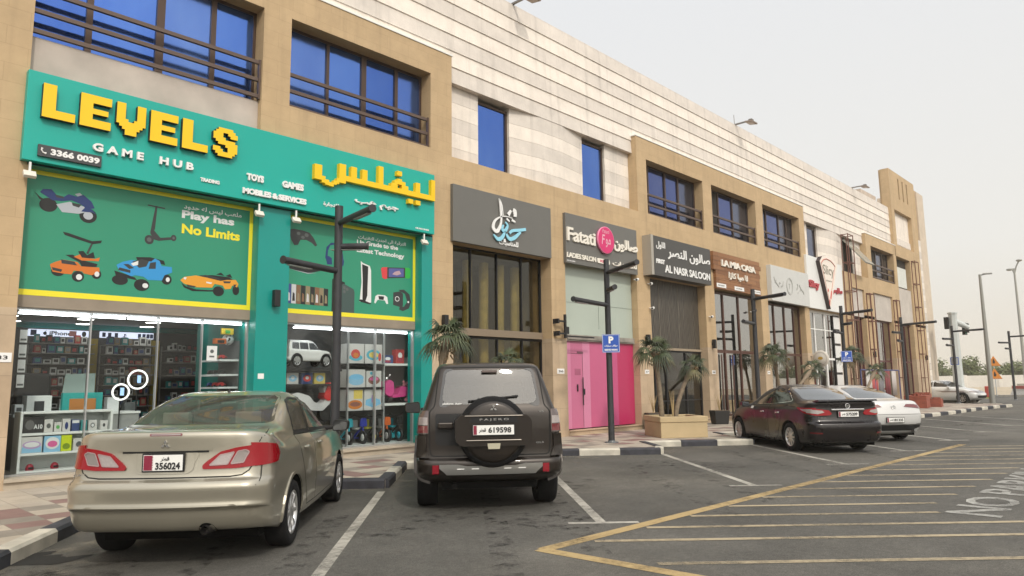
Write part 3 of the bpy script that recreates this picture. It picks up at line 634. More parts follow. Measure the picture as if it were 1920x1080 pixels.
def pchip(ts, ys, t):
    n = len(ts)
    h = [ts[i+1]-ts[i] for i in range(n-1)]; d = [(ys[i+1]-ys[i])/h[i] for i in range(n-1)]
    m = [0]*n
    for i in range(1, n-1):
        if d[i-1]*d[i] > 0:
            w1 = 2*h[i]+h[i-1]; w2 = h[i]+2*h[i-1]; m[i] = (w1+w2)/(w1/d[i-1]+w2/d[i])
    m[0] = d[0]; m[-1] = d[-1]
    for i in range(n-1):
        if t <= ts[i+1] or i == n-2:
            s = (t-ts[i])/h[i]; s = min(1, max(0, s))
            return ys[i]*(1+2*s)*(1-s)**2 + m[i]*h[i]*s*(1-s)**2 + ys[i+1]*s*s*(3-2*s) + m[i+1]*h[i]*s*s*(s-1)
ROWK = ('xr','zr','xf','zf','w','zs','rx','ry','fx','fy','br','bf','wr','wf','bl')
def sstep(t): t = min(1, max(0, t)); return t*t*(3-2*t)
def ring_half(r, nA=7, nC=8, nS=30):
    w = r['w']; wr = w*r['wr']; wf = w*r['wf']; pts = []
    yr = max(.02, wr-r['ry']); yf = max(.02, wf-r['fy'])
    xc = r['xr'] + r['br']; xe = r['xf'] - r['bf']
    for i in range(nA):
        y = yr*i/nA; pts.append((r['xr'] + r['br']*(y/yr)**2, y))
    for i in range(nC):
        a = pi/2*i/nC; pts.append((xc + r['rx']*(1-cos(a)), yr + (wr-yr)*sin(a)))
    x0 = xc+r['rx']; x1 = xe-r['fx']
    for i in range(nS):
        s = i/nS; pts.append((x0+(x1-x0)*s, wr*(1-s)*(1-2*s)+w*4*s*(1-s)+wf*s*(2*s-1)))
    for i in range(nC):
        a = pi/2*(1-i/nC); pts.append((xe - r['fx']*(1-cos(a)), yf + (wf-yf)*sin(a)))
    for i in range(nA+1):
        y = yf*(1-i/nA); pts.append((r['xf'] - r['bf']*(y/yf)**2, y))
    out = []
    L = r['xf']-r['xr']; bl = min(r['bl'], L*.5)
    for x, y in pts:
        a = sstep((x-r['xr'])/bl); b = sstep((r['xf']-x)/bl)
        z = r['zs'] + (r['zr']-r['zs'])*(1-a) + (r['zf']-r['zs'])*(1-b)
        out.append(Vector((x, y, z)))
    return out
def expand_rows(rows, sub=4):
    D = dict(rx=.30, ry=.22, fx=.5, fy=.35, br=.06, bf=.12, wr=.97, wf=.95, bl=.8)
    cur = dict(D); R = []
    for r in rows:
        cur = dict(cur); cur.update(r); R.append(cur)
    ts = [0]
    for a, b in zip(R, R[1:]):
        ts.append(ts[-1] + max(.02, sum(abs(a[k]-b[k]) for k in ('xr', 'zr', 'xf', 'zf', 'w', 'zs'))))
    out = []
    for i in range(len(R)-1):
        for j in range(sub):
            t = ts[i]+(ts[i+1]-ts[i])*j/sub
            out.append({k: pchip(ts, [q[k] for q in R], t) for k in ROWK})
    out.append(dict(R[-1])); return out
def ring_body(rows, inset=0, drop=0, sub=4, top_z=None):
    rr = expand_rows(rows, sub); vs = []; fs = []; rings = []
    for r in rr:
        if inset:
            r = dict(r); r['w'] -= inset; r['xr'] += inset; r['xf'] -= inset; r['zr'] -= drop; r['zf'] -= drop; r['zs'] -= drop
        h = ring_half(r); full = h + [Vector((p.x, -p.y, p.z)) for p in reversed(h[1:-1])]
        rings.append(full)
    n = len(rings[0])
    for g in rings: vs += g
    for j in range(len(rings)-1):
        for i in range(n):
            fs.append((j*n+i, j*n+(i+1) % n, (j+1)*n+(i+1) % n, (j+1)*n+i))
    fs.append(tuple(reversed(range(n))))
    # roof: stitch the left and right halves of the last ring
    b = (len(rings)-1)*n; H = n//2
    for i in range(H):
        a0, a1 = b+i, b+i+1; c0 = b+(n-i) % n; c1 = b+n-i-1
        q = [a0, a1, c1, c0]; q2 = []
        for t in q:
            if t not in q2: q2.append(t)
        if len(q2) >= 3: fs.append(tuple(q2))
    return vs, fs
def mesh_from(name, vs, fs, smooth=True):
    me = bpy.data.meshes.new(name); me.from_pydata([tuple(v) for v in vs], [], fs)
    bm = bmesh.new(); bm.from_mesh(me); bmesh.ops.remove_doubles(bm, verts=bm.verts, dist=1e-5)
    bmesh.ops.recalc_face_normals(bm, faces=bm.faces); bm.to_mesh(me); bm.free()
    for p in me.polygons: p.use_smooth = smooth
    return me
def boolean(me, cutters):
    o = bpy.data.objects.new('body_blank', me); COL.objects.link(o); tmp = []
    for cm in cutters:
        c = bpy.data.objects.new('cutter', cm); COL.objects.link(c); tmp.append(c)
        b = o.modifiers.new('cut', 'BOOLEAN'); b.operation = 'DIFFERENCE'; b.solver = 'EXACT'; b.object = c
    bpy.context.view_layer.update()
    res = bpy.data.meshes.new_from_object(o.evaluated_get(bpy.context.evaluated_depsgraph_get()))
    for c in tmp: m = c.data; bpy.data.objects.remove(c); bpy.data.meshes.remove(m)
    bpy.data.objects.remove(o)
    return res
def shade_angle(me, deg=38):
    bm = bmesh.new(); bm.from_mesh(me)
    for f in bm.faces: f.smooth = True
    for e in bm.edges:
        if len(e.link_faces) == 2: e.smooth = e.calc_face_angle(0) < radians(deg)
    bm.to_mesh(me); bm.free()

def densify(poly, step, closed=True):
    out = []; n = len(poly)
    for i in range(n if closed else n-1):
        a = poly[i]; b = poly[(i+1) % n]; L = math.hypot(b[0]-a[0], b[1]-a[1]); k = max(1, int(math.ceil(L/step)))
        for j in range(k): out.append((a[0]+(b[0]-a[0])*j/k, a[1]+(b[1]-a[1])*j/k))
    if not closed: out.append(poly[-1])
    return out
def rounded(poly, r, n=4):
    """round the corners of an outline"""
    out = []; N = len(poly)
    for i in range(N):
        p = Vector(poly[i]); a = Vector(poly[i-1]); b = Vector(poly[(i+1) % N])
        da = (a-p); db = (b-p); rr = min(r, da.length*.45, db.length*.45)
        s = p+da.normalized()*rr; e = p+db.normalized()*rr
        for k in range(n+1):
            t = k/n; q = s*(1-t)**2 + p*2*t*(1-t) + e*t*t; out.append((q.x, q.y))
    return out

class Car:
    def __init__(self, rows, sub=4):
        self.rows = rows
        vs, fs = ring_body(rows, sub=sub); self.me = mesh_from('body', vs, fs)
        bm = bmesh.new(); bm.from_mesh(self.me); self.bvh = BVHTree.FromBMesh(bm); bm.free()
        self.cut = []
    def hit(self, a, b, axis, sg):
        if axis == 'y': o = Vector((a, sg*3, b)); d = Vector((0, -sg, 0))
        elif axis == 'x': o = Vector((sg*9, a, b)); d = Vector((-sg, 0, 0))
        else: o = Vector((a, b, 5)); d = Vector((0, 0, -1))
        loc, nn, i, dist = self.bvh.ray_cast(o, d)
        k = 0
        while loc is None and k < 120:      # slide back inside the silhouette
            k += 1
            o = o + Vector((.01 if a < 1.3 else -.01, 0, 0)) if axis == 'y' else o*1 + Vector((0, -.008 if a > 0 else .008, 0)) if axis == 'x' else o + Vector((0, -.008 if b > 0 else .008, 0))
            loc, nn, i, dist = self.bvh.ray_cast(o, d)
        if loc is None:
            loc, nn, i, dist = self.bvh.find_nearest(Vector((a, sg*.9, b)) if axis == 'y' else Vector((-1 if sg < 0 else 3.6, a, b)) if axis == 'x' else Vector((a, b, 1.2)))
        return loc, nn
    def patch(self, name, poly, mat_, parent, axis='y', sg=1, off=.003, thick=0, grid=.06, inner=.004, push=None, mb=None, slot=0, **kw):
        ol = densify(poly, grid*.7); n = len(ol)
        xs = [p[0] for p in ol]; ys = [p[1] for p in ol]; pts = [Vector(p) for p in ol]
        x = min(xs)+grid/2
        def inside(px, py):
            c = False; j = n-1
            for i in range(n):
                if (ol[i][1] > py) != (ol[j][1] > py) and px < (ol[j][0]-ol[i][0])*(py-ol[i][1])/(ol[j][1]-ol[i][1])+ol[i][0]: c = not c
                j = i
            return c
        while x < max(xs):
            y = min(ys)+grid/2
            while y < max(ys):
                if inside(x, y) and min((x-q[0])**2+(y-q[1])**2 for q in ol) > (grid*.4)**2: pts.append(Vector((x, y)))
                y += grid
            x += grid
        cv, ce, cf, ov, oe, of = delaunay_2d_cdt(pts, [(i, (i+1) % n) for i in range(n)], [], 1, 1e-5)
        top = []; base = []
        for p in cv:
            loc, nn = self.hit(p.x, p.y, axis, sg)
            top.append(loc + nn*(off+thick)); base.append(loc - nn*inner)
        m = mb or MB()
        m.add(top, [tuple(f) for f in cf], slot, True)
        if thick > 0:
            cnt = {}
            for f in cf:
                for i in range(len(f)):
                    e = (f[i], f[(i+1) % len(f)]); cnt[tuple(sorted(e))] = cnt.get(tuple(sorted(e)), 0)+1
            V = []; F = []
            for (a, b), c in cnt.items():
                if c == 1:
                    k = len(V); V += [top[a], top[b], base[b], base[a]]; F.append((k, k+1, k+2, k+3))
            m.add(V, F, slot, False)
        if mb: return None
        o = m.build(name, mat_, parent, recalc=False, **kw)
        # face the patch outwards
        me = o.data; s = 0
        for p in me.polygons:
            c = p.center; d = Vector((0, sg, 0)) if axis == 'y' else Vector((sg, 0, 0)) if axis == 'x' else Vector((0, 0, 1))
            s += p.normal.dot(d)*p.area
        if s < 0: me.flip_normals()
        return o
    def ribbon(self, mb, line, width, axis='y', sg=1, off=.0015, slot=0, step=.05, closed=False):
        pts = densify(line, step, closed); L = []; N = len(pts)
        for p in pts: L.append(self.hit(p[0], p[1], axis, sg))
        V = []; F = []
        for i, (loc, nn) in enumerate(L):
            a = L[(i-1) % N][0] if closed or i > 0 else loc; b = L[(i+1) % N][0] if closed or i < N-1 else loc
            t = (b-a); t = t.normalized() if t.length > 1e-6 else Vector((1, 0, 0)); s = t.cross(nn).normalized()
            V += [loc + nn*off + s*width/2, loc + nn*off - s*width/2]
        for i in range(N if closed else N-1):
            j = (i+1) % N; F.append((2*i, 2*i+1, 2*j+1, 2*j))
        mb.add(V, F, slot, True)
    def finish(self, name, mats, parent, axles, rad, cabin_rows=None, windows=(), wheel_w=.27, halfw=.9):
        cutters = []
        for ax in axles:
            for sg in (1, -1):
                m = MB(); m.rod((ax, sg*(halfw-wheel_w-.06), rad+.0), (ax, sg*(halfw+.4), rad), rad+.055, n=36)
                cutters.append(mesh_from('cutter', m.v, m.f, False))
        if cabin_rows:
            vs, fs = ring_body(cabin_rows, inset=.055, drop=.03, sub=2); cutters.append(mesh_from('cutter', vs, fs, False))
            for poly, axis, lo, hi in windows:
                m = MB(); m.prism(poly, lo, hi, 'xz' if axis == 'y' else 'yz'); cutters.append(mesh_from('cutter', m.v, m.f, False))
        me = boolean(self.me.copy(), cutters)
        me.name = name; shade_angle(me)
        me.materials.clear()
        for m in mats: me.materials.append(m)
        for p in me.polygons: p.material_index = 0
        # wheel housings and cabin insides stay unpainted
        if len(mats) > 1:
            for p in me.polygons:
                c = p.center
                for ax in axles:
                    d = math.hypot(c.x-ax, c.z-rad)
                    if d < rad+.06 and abs(c.y) < halfw+.1:
                        loc, nn, i, dist = self.bvh.find_nearest(c)
                        if dist > .004 or d < rad+.03: p.material_index = 1
            if cabin_rows:
                for p in me.polygons:
                    loc, nn, i, dist = self.bvh.find_nearest(p.center)
                    if dist > .02: p.material_index = 1
        o = bpy.data.objects.new(name, me); COL.objects.link(o); o.parent = parent
        return o

def make_wheel(parent, x, y, r, width, sg, spokes=9, style='spoke', rim_mat=None, rimr=.66):
    t = bpy.data.objects.new('wheel', None); COL.objects.link(t); t.parent = parent; t.location = (x, y, r); t.empty_display_size = .1
    if sg < 0: t.rotation_euler = (0, 0, pi)
    M = Matrix.Rotation(-pi/2, 4, 'X')   # z -> +y (outside)
    h = width/2; rr = r*rimr
    m = MB(); m.lathe([(rr*.98, -h*.9), (r*.93, -h), (r*.985, -h*.8), (r, -h*.45), (r, h*.45), (r*.985, h*.8), (r*.93, h), (r*.82, h*1.03), (rr*1.02, h*.96), (rr*.97, h*.86)], 36, 0, M)
    m.build('tyre', RUBBER, t, recalc=True)
    m = MB(); m.lathe([(rr*1.0, h*.95), (rr*.94, h*.93), (rr*.91, h*.6), (rr*.88, -h*.6)], 36, 0, M)
    m.lathe([(.0, h*.80), (rr*.16, h*.82), (rr*.22, h*.72), (rr*.23, h*.3)], 18, 0, M)
    for k in range(spokes):
        a = 2*pi*k/spokes; R = M @ Matrix.Rotation(a, 4, 'Z')
        tw = .10 if style == 'spoke' else .17
        m.add([(rr*.14, -rr*tw*.8, h*.80), (rr*.14, rr*tw*.8, h*.80), (rr*.95, rr*tw*.72, h*.88), (rr*.95, -rr*tw*.72, h*.88),
               (rr*.14, -rr*tw, h*.45), (rr*.14, rr*tw, h*.45), (rr*.95, rr*tw, h*.55), (rr*.95, -rr*tw, h*.55)],
              [(0, 1, 2, 3), (0, 3, 7, 4), (1, 5, 6, 2), (0, 4, 5, 1), (3, 2, 6, 7)], 0, False, R)
    m.build('rim', rim_mat or ALLOY, t)
    m = MB(); m.lathe([(0, h*.18), (rr*.9, h*.16), (rr*.9, -h*.5)], 24, 0, M); m.build('brake_disc', UNDER, t)
    return t
def number_plate(parent, x, y, z, w, h, digits, two_line=False, axis=-1, tilt=0):
    """faces -x"""
    p = MB(); p.box(x-.012, x+.012, y-w/2-.012, y+w/2+.012, z-h/2-.012, z+h/2+.012, 1); p.box(x-.016, x-.010, y-w/2, y+w/2, z-h/2, z+h/2, 0)
    band = .085*(w/.34) if two_line else .05
    n = 9; V = [(y+w/2-.004, z-h/2+.004), (y+w/2-.004, z+h/2-.004)]
    for i in range(n*2+1):
        V.append((y+w/2-band+(.012 if i % 2 else 0), z+h/2-.004-(h-.008)*i/(n*2)))
    p.prism(V, x-.0185, x-.015, 'yz', 2)
    pl = p.build('number_plate', [PLATEW, BLACKP, MAROON], parent)
    if two_line:
        lettering('plate_number', digits, PLATEK, pl, (x-.017, y+w/2-band-.02, z-h*.43), (0, -1, 0), (0, 0, 1), w-band-.04, h*.46, .003, .03)
        lettering('plate_country', arabic('قطر'), PLATEK, pl, (x-.017, y+.02, z+h*.08), (0, -1, 0), (0, 0, 1), w*.22, h*.30, .003, .02)
    else:
        lettering('plate_number', digits, PLATEK, pl, (x-.017, y+w/2-band-w*.27, z-h*.30), (0, -1, 0), (0, 0, 1), w*.56, h*.60, .003, .03)
        lettering('plate_country', arabic('قطر'), PLATEK, pl, (x-.017, y+w/2-band-.02, z-h*.28), (0, -1, 0), (0, 0, 1), w*.17, h*.5, .003, .02)
    return pl
def diamonds_badge(parent, x, y, z, s, m_):
    b = MB()
    for k in range(3):
        a = pi/2 + k*2*pi/3; R = lambda u, v: (y + u*cos(a)-v*sin(a), z + u*sin(a)+v*cos(a))
        b.prism([R(.0, 0), R(.5*s, .29*s), R(s, 0), R(.5*s, -.29*s)], x-.012, x, 'yz', 0)
    return b.build('badge', m_, parent)
def seat(parent, x, y, m_, z=.28):
    b = MB()
    b.prism(rounded([(x-.05, z), (x+.5, z), (x+.52, z+.22), (x+.05, z+.2)], .05), y-.25, y+.25, 'xz')
    b.prism(rounded([(x-.10, z+.12), (x+.06, z+.12), (x-.08, z+.80), (x-.20, z+.80)], .05), y-.25, y+.25, 'xz')
    b.prism(rounded([(x-.20, z+.83), (x-.09, z+.83), (x-.12, z+1.02), (x-.21, z+1.02)], .03), y-.13, y+.13, 'xz')
    return b.build('seat', m_, parent, bevel=.02)
def side_mirror(parent, car, x, y, z, sg, m_, glassm, s=1.0):
    b = MB(); yo = y + sg*.05
    b.prism(rounded([(yo, z-.07*s), (yo+sg*.20*s, z-.06*s), (yo+sg*.21*s, z+.06*s), (yo+sg*.02*s, z+.08*s)], .04), x-.05, x+.10, 'yz', 0)
    b.box(x-.0, x+.08, min(y-sg*.12, yo), max(y-sg*.12, yo)+.001, z-.05, z+.0, 1)
    o = b.build('side_mirror', [m_, BLACKP], parent, bevel=.012)
    g = MB(); g.prism(rounded([(yo+sg*.015, z-.055*s), (yo+sg*.19*s, z-.05*s), (yo+sg*.195*s, z+.05*s), (yo+sg*.03*s, z+.065*s)], .03), x-.056, x-.0505, 'yz')
    g.build('mirror_glass', glassm, o)
MIRG = mat('mirror_silver', (.12, .125, .13), .06, .85)
def ann(cx, cz, r0, r1, a0, a1, n=16):
    p = [(cx+r1*cos(radians(a0+(a1-a0)*i/n)), cz+r1*sin(radians(a0+(a1-a0)*i/n))) for i in range(n+1)]
    return p + [(cx+r0*cos(radians(a1-(a1-a0)*i/n)), cz+r0*sin(radians(a1-(a1-a0)*i/n))) for i in range(n+1)]
def mir(poly): return [(-a, b) for a, b in reversed(poly)]

# ---------------- beige sedan
def sedan():
    PA = paint('champagne_paint', (.365, .34, .275), .6, .30, .05)
    root = thing('parked_car', 'champagne beige saloon with its boot towards us, nearest car at lower left', 'car', (3.22, 7.41, 0), radians(47.5), 'cars parked nose-in')
    rows = [dict(xr=-.74, zr=.30, xf=3.55, zf=.20, w=.80, zs=.20),
            dict(xr=-.96, zr=.345, xf=3.68, zf=.24, w=.87, zs=.23),
            dict(xr=-1.03, zr=.45, xf=3.74, zf=.36, w=.905, zs=.33),
            dict(xr=-1.055, zr=.53, xf=3.77, zf=.42, w=.912, zs=.42),
            dict(xr=-1.095, zr=.56, xf=3.78, zf=.46, w=.915, zs=.47),
            dict(xr=-1.085, zr=.60, xf=3.78, zf=.50, w=.918, zs=.52),
            dict(xr=-1.10, zr=.715, xf=3.76, zf=.60, w=.920, zs=.65),
            dict(xr=-1.075, zr=.765, xf=3.74, zf=.66, w=.918, zs=.70),
            dict(xr=-1.02, zr=.795, xf=3.72, zf=.70, w=.915, zs=.74),
            dict(xr=-1.00, zr=.88, xf=3.66, zf=.75, w=.908, zs=.81),
            dict(xr=-.985, zr=1.03, xf=3.55, zf=.80, w=.895, zs=.90),
            dict(xr=-.99, zr=1.155, xf=3.40, zf=.85, w=.882, zs=.97, ry=.26),
            dict(xr=-.975, zr=1.19, xf=3.25, zf=.89, w=.866, zs=1.0),
            dict(xr=-.90, zr=1.205, xf=3.05, zf=.93, w=.846, zs=1.03),
            dict(xr=-.52, zr=1.215, xf=2.75, zf=.99, w=.828, zs=1.065, br=.10),
            dict(xr=-.36, zr=1.230, xf=2.60, zf=1.04, w=.82, zs=1.09, br=.13, rx=.34, ry=.20, bf=.25, fx=.3, fy=.2),
            dict(xr=-.06, zr=1.335, xf=2.30, zf=1.20, w=.775, zs=1.225, br=.14),
            dict(xr=.28, zr=1.445, xf=1.93, zf=1.39, w=.715, zs=1.385),
            dict(xr=.50, zr=1.50, xf=1.66, zf=1.485, w=.655, zs=1.465, br=.12),
            dict(xr=.66, zr=1.528, xf=1.50, zf=1.515, w=.59, zs=1.505, br=.08, rx=.2, bf=.1),
            dict(xr=.82, zr=1.545, xf=1.36, zf=1.533, w=.48, zs=1.532, br=.05, fx=.2)]
    c = Car(rows)
    rw = [(-.63, 1.230), (.63, 1.230), (.67, 1.245), (.575, 1.465), (.52, 1.492), (-.52, 1.492), (-.575, 1.465), (-.67, 1.245)]
    wrear = [(.34, 1.115), (.98, 1.10), (.98, 1.44), (.74, 1.455), (.56, 1.425), (.40, 1.325)]
    wfront = [(1.06, 1.098), (2.13, 1.06), (2.16, 1.11), (1.86, 1.32), (1.60, 1.44), (1.06, 1.453)]
    ws = [(-.62, 1.07), (.62, 1.07), (.56, 1.44), (-.56, 1.44)]
    cab = [r for r in rows if r['zs'] >= .93]
    cab = [dict(rows[9], xr=-.25, xf=2.6, w=.86, zr=.42, zf=.42, zs=.40, br=.05, rx=.2, ry=.2, fx=.3, fy=.3, bf=.1, wr=.97, wf=.95, bl=.8), dict(xr=-.3, xf=2.62, zr=1.0, zf=.96, w=.85, zs=.96)] + rows[15:]
    c.finish('body', [PA, UNDER], root, (0, 2.75), .325, cab,
             [(rw, 'x', -2, .68), (wrear, 'y', -1.5, 1.5), (wfront, 'y', -1.5, 1.5), (ws, 'x', 1.45, 5)], .23, .92)
    grow = lambda P, k: [(sum(p[0] for p in P)/len(P)*(1-k)+p[0]*k, sum(p[1] for p in P)/len(P)*(1-k)+p[1]*k) for p in P]
    c.patch('rear_window', rounded(grow(rw, 1.04), .05), GLASS_CAR, root, 'x', -1, off=.001)
    c.patch('windscreen', grow(ws, 1.03), GLASS_CAR, root, 'x', 1, off=.001)
    for sg in (1, -1):
        c.patch('side_window', grow(wrear, 1.04), GLASS_CAR, root, 'y', sg, off=.001)
        c.patch('side_window', grow(wfront, 1.03), GLASS_CAR, root, 'y', sg, off=.001)
        tr = MB()
        for P in (wrear, wfront): c.ribbon(tr, rounded(grow(P, 1.04), .03), .028, 'y', sg, .004, closed=True)
        c.ribbon(tr, [(.30, 1.09), (2.20, 1.045)], .022, 'y', sg, .005)
        tr.build('window_trim', BLACKP, root, recalc=False)
        # doors
        dr = [(.36, .34), (.42, .75), (.30, 1.0), (1.015, .985), (1.02, .30), (.60, .30)]
        dr = [(1.015, .31), (.62, .31), (.46, .62), (.38, .84), (.30, 1.075), (1.015, 1.055)]
        df = [(1.03, .31), (1.03, 1.055), (2.18, 1.01), (2.20, .72), (2.12, .33)]
        for P in (dr, df):
            g = MB(); c.ribbon(g, P, .015, 'y', sg, .0012, closed=True)
            d = c.patch('door', grow(P, .988), PA, root, 'y', sg, off=.0022, thick=.001)
            g.build('door_gap', GAP, d, recalc=False)
            hx = .55 if P is dr else 1.26
            loc, nn = c.hit(hx, .93, 'y', sg)
            hb = MB(); hb.tube([loc + Vector((-.07, sg*.004, 0)), loc + Vector((-.05, sg*.034, 0)), loc+Vector((.05, sg*.036, 0)), loc+Vector((.09, sg*.004, 0))], .015, 8)
            hb.build('handle', PA, d)
        tl = [(.325, .90), (.36, .935), (.47, 1.018), (.60, 1.05), (.825, 1.08), (.83, .89), (.60, .868), (.33, .868)]
        tl = tl if sg > 0 else mir(tl)
        lamp = c.patch('tail_light', rounded(tl, .012), REDLENS, root, 'x', -1, off=.002, thick=.014, grid=.04)
        # wrap of the lamp on the flank
        sp = [(-.905, .88), (-.60, .895), (-.52, .97), (-.60, 1.05), (-.905, 1.09)]
        c.patch('side_lens', sp, REDLENS, lamp, 'y', sg, off=.002, thick=.012, grid=.04)
        for ln, lm in (([(.385, .90), (.47, .988), (.585, 1.012), (.535, .905)], CLEARLENS), ([(.562, .907), (.612, 1.016), (.68, 1.03), (.705, 1.01), (.668, .918)], mat('grey_lens', (.22, .19, .18), .1, .4, .6, 1))):
            ln = ln if sg > 0 else mir(ln)
            o_ = c.patch('clear_lens', rounded(ln, .01), lm, lamp, 'x', -1, off=.017, thick=.003, grid=.03)
            g = MB(); c.ribbon(g, rounded(ln, .01), .010, 'x', -1, .0215, closed=True); g.build('lens_rim', mat('lens_rim', (.34, .24, .24), .25, .2), o_, recalc=False)
        side_mirror(root, c, 2.08, sg*.86, 1.07, sg, BLACKP, MIRG, 1.0)
        make_wheel(root, 0, sg*.795, .325, .215, sg, 8); make_wheel(root, 2.75, sg*.795, .325, .215, sg, 8)
        c.patch('wheel_arch_lip', ann(0, .325, .375, .405, -4, 184), PA, root, 'y', sg, off=.003, thick=.008, grid=.05)
    # boot lid seams
    g = MB()
    for sg in (1, -1):
        c.ribbon(g, [(sg*.80, 1.17), (sg*.79, 1.13), (sg*.775, 1.09)], .010, 'x', -1, .0015)
        c.ribbon(g, [(sg*.735, .885), (sg*.715, .85), (sg*.66, .812), (sg*.56, .802)], .011, 'x', -1, .0015)
        c.ribbon(g, [(-.99, sg*.815), (-.7, sg*.80), (-.48, sg*.76)], .009, 'z', 1, .0015)
    c.ribbon(g, [(-.57, .802), (.57, .802)], .012, 'x', -1, .0015)
    lid = g.build('boot_lid_seam', GAP, root, recalc=False)
    # plate recess: a raised brim and darker pan
    pan = c.patch('plate_recess', rounded([(-.30, 1.015), (.30, 1.015), (.235, .87), (.19, .85), (-.19, .85), (-.235, .87)], .03), PA, root, 'x', -1, off=.001, thick=.004)
    g = MB(); c.ribbon(g, rounded([(-.25, 1.02), (-.245, .87), (-.20, .842), (.20, .842), (.245, .87), (.25, 1.02)], .03)[2:-2], .016, 'x', -1, .007, closed=False)
    g.build('recess_brim', PA, pan, recalc=False)
    g = MB(); c.ribbon(g, [(-.37, 1.022), (.37, 1.022)], .016, 'x', -1, .0065); g.build('handle_gap', GAP, pan, recalc=False)
    g = MB(); c.ribbon(g, [(-.40, 1.040), (.40, 1.040)], .014, 'x', -1, .008); g.build('lid_edge', PA, pan, recalc=False)
    number_plate(root, c.hit(0, .935, 'x', -1)[0].x-.018, 0.0, .935, .335, .135, '356024', True)
    diamonds_badge(root, c.hit(0, 1.09, 'x', -1)[0].x-.002, 0, 1.088, .042, CHROME)
    g = MB(); c.patch('x', rounded([(-.14, 1.162), (.14, 1.162), (.14, 1.182), (-.14, 1.182)], .008), None, None, 'x', -1, off=.002, thick=.003, mb=g)
    led = g.build('brake_lamp', DARKRED, root, recalc=False)
    g = MB(); c.ribbon(g, [(-.125, 1.172), (.125, 1.172)], .008, 'x', -1, .007); g.build('brake_lens', CLEARLENS, led, recalc=False)
    x1 = c.hit(.6, .82, 'x', -1)[0].x
    lettering('model_script', 'GALANT', CHROME, root, (c.hit(.72, .83, 'x', -1)[0].x-.004, .79, .822), (.22, -1, 0), (0, 0, 1), .17, .022, .004, .02)
    # bumper crease, exhaust, antenna
    g = MB(); c.ribbon(g, [(-.86, .53), (-.70, .535), (-.62, .565), (.62, .565), (.70, .535), (.86, .53)], .014, 'x', -1, .004); g.build('bumper_crease', PA, root, recalc=False)
    g = MB(); g.rod((-.6, -.38, .33), (-1.03, -.38, .352), .038, n=16, cap=False); g.rod((-.6, -.38, .33), (-1.025, -.38, .352), .032, n=16, cap=False); g.rod((-.92, -.38, .346), (-.90, -.38, .345), .033, n=16)
    g.build('exhaust_pipe', mat('exhaust_metal', (.10, .095, .09), .4, .8), root)
    g = MB(); c.patch('x', ann(-.38, .335, .0, .075, 0, 180), None, None, 'x', -1, off=.001, thick=.001, mb=g); g.build('exhaust_cutout', UNDER, root, recalc=False)
    g = MB(); g.box(-.50, 3.4, -.70, .70, .19, .26); g.build('underbody', UNDER, root)
    g = MB(); g.lathe([(0, .05), (.008, .045), (.018, .0)], 10); o = g.build('antenna', BLACKP, root); o.location = (.70, 0, 1.526)
    for y in (.37, -.37):
        seat(root, 1.25, y, SEATG, .31); seat(root, .38, y, SEATG, .31)
    g = MB(); g.box(-.34, .22, -.70, .70, 1.02, 1.10); g.build('parcel_shelf', SEATG, root)
    g = MB(); g.box(2.0, 2.5, -.72, .72, .5, 1.0); g.tube([(1.86+.06*0, .37+.18*cos(a), .92+.18*sin(a)) for a in [2*pi*k/16 for k in range(16)]], .015, 6, closed=True); g.build('dashboard', CABIN, root)
    return root

# ---------------- brown four-wheel drive
def suv_rows():
    return [dict(xr=-.62, zr=.36, xf=3.45, zf=.34, w=.80, zs=.38, rx=.22, ry=.2, fx=.4, fy=.3, br=.04, bf=.15, wr=.985, wf=.97, bl=.6),
            dict(xr=-.80, zr=.44, xf=3.60, zf=.42, w=.90, zs=.42),
            dict(xr=-.86, zr=.50, xf=3.62, zf=.5, w=.93, zs=.50),
            dict(xr=-.87, zr=.60, xf=3.62, zf=.6, w=.94, zs=.60),
            dict(xr=-.85, zr=.655, xf=3.60, zf=.7, w=.94, zs=.66),
            dict(xr=-.775, zr=.675, xf=3.58, zf=.76, w=.935, zs=.72, rx=.16, ry=.12),
            dict(xr=-.765, zr=.80, xf=3.55, zf=.85, w=.93, zs=.84),
            dict(xr=-.76, zr=1.05, xf=3.48, zf=.95, w=.925, zs=1.02),
            dict(xr=-.75, zr=1.20, xf=3.35, zf=1.03, w=.905, zs=1.12),
            dict(xr=-.735, zr=1.27, xf=2.9, zf=1.08, w=.88, zs=1.16, bf=.2),
            dict(xr=-.72, zr=1.32, xf=2.55, zf=1.13, w=.86, zs=1.20),
            dict(xr=-.66, zr=1.55, xf=2.20, zf=1.45, w=.775, zs=1.48, rx=.14, ry=.10, bf=.15, fx=.25, fy=.2),
            dict(xr=-.595, zr=1.77, xf=1.90, zf=1.73, w=.695, zs=1.73),
            dict(xr=-.56, zr=1.825, xf=1.75, zf=1.79, w=.665, zs=1.79, rx=.16, ry=.14),
            dict(xr=-.47, zr=1.855, xf=1.60, zf=1.835, w=.61, zs=1.832),
            dict(xr=-.25, zr=1.872, xf=1.35, zf=1.86, w=.48, zs=1.858)]
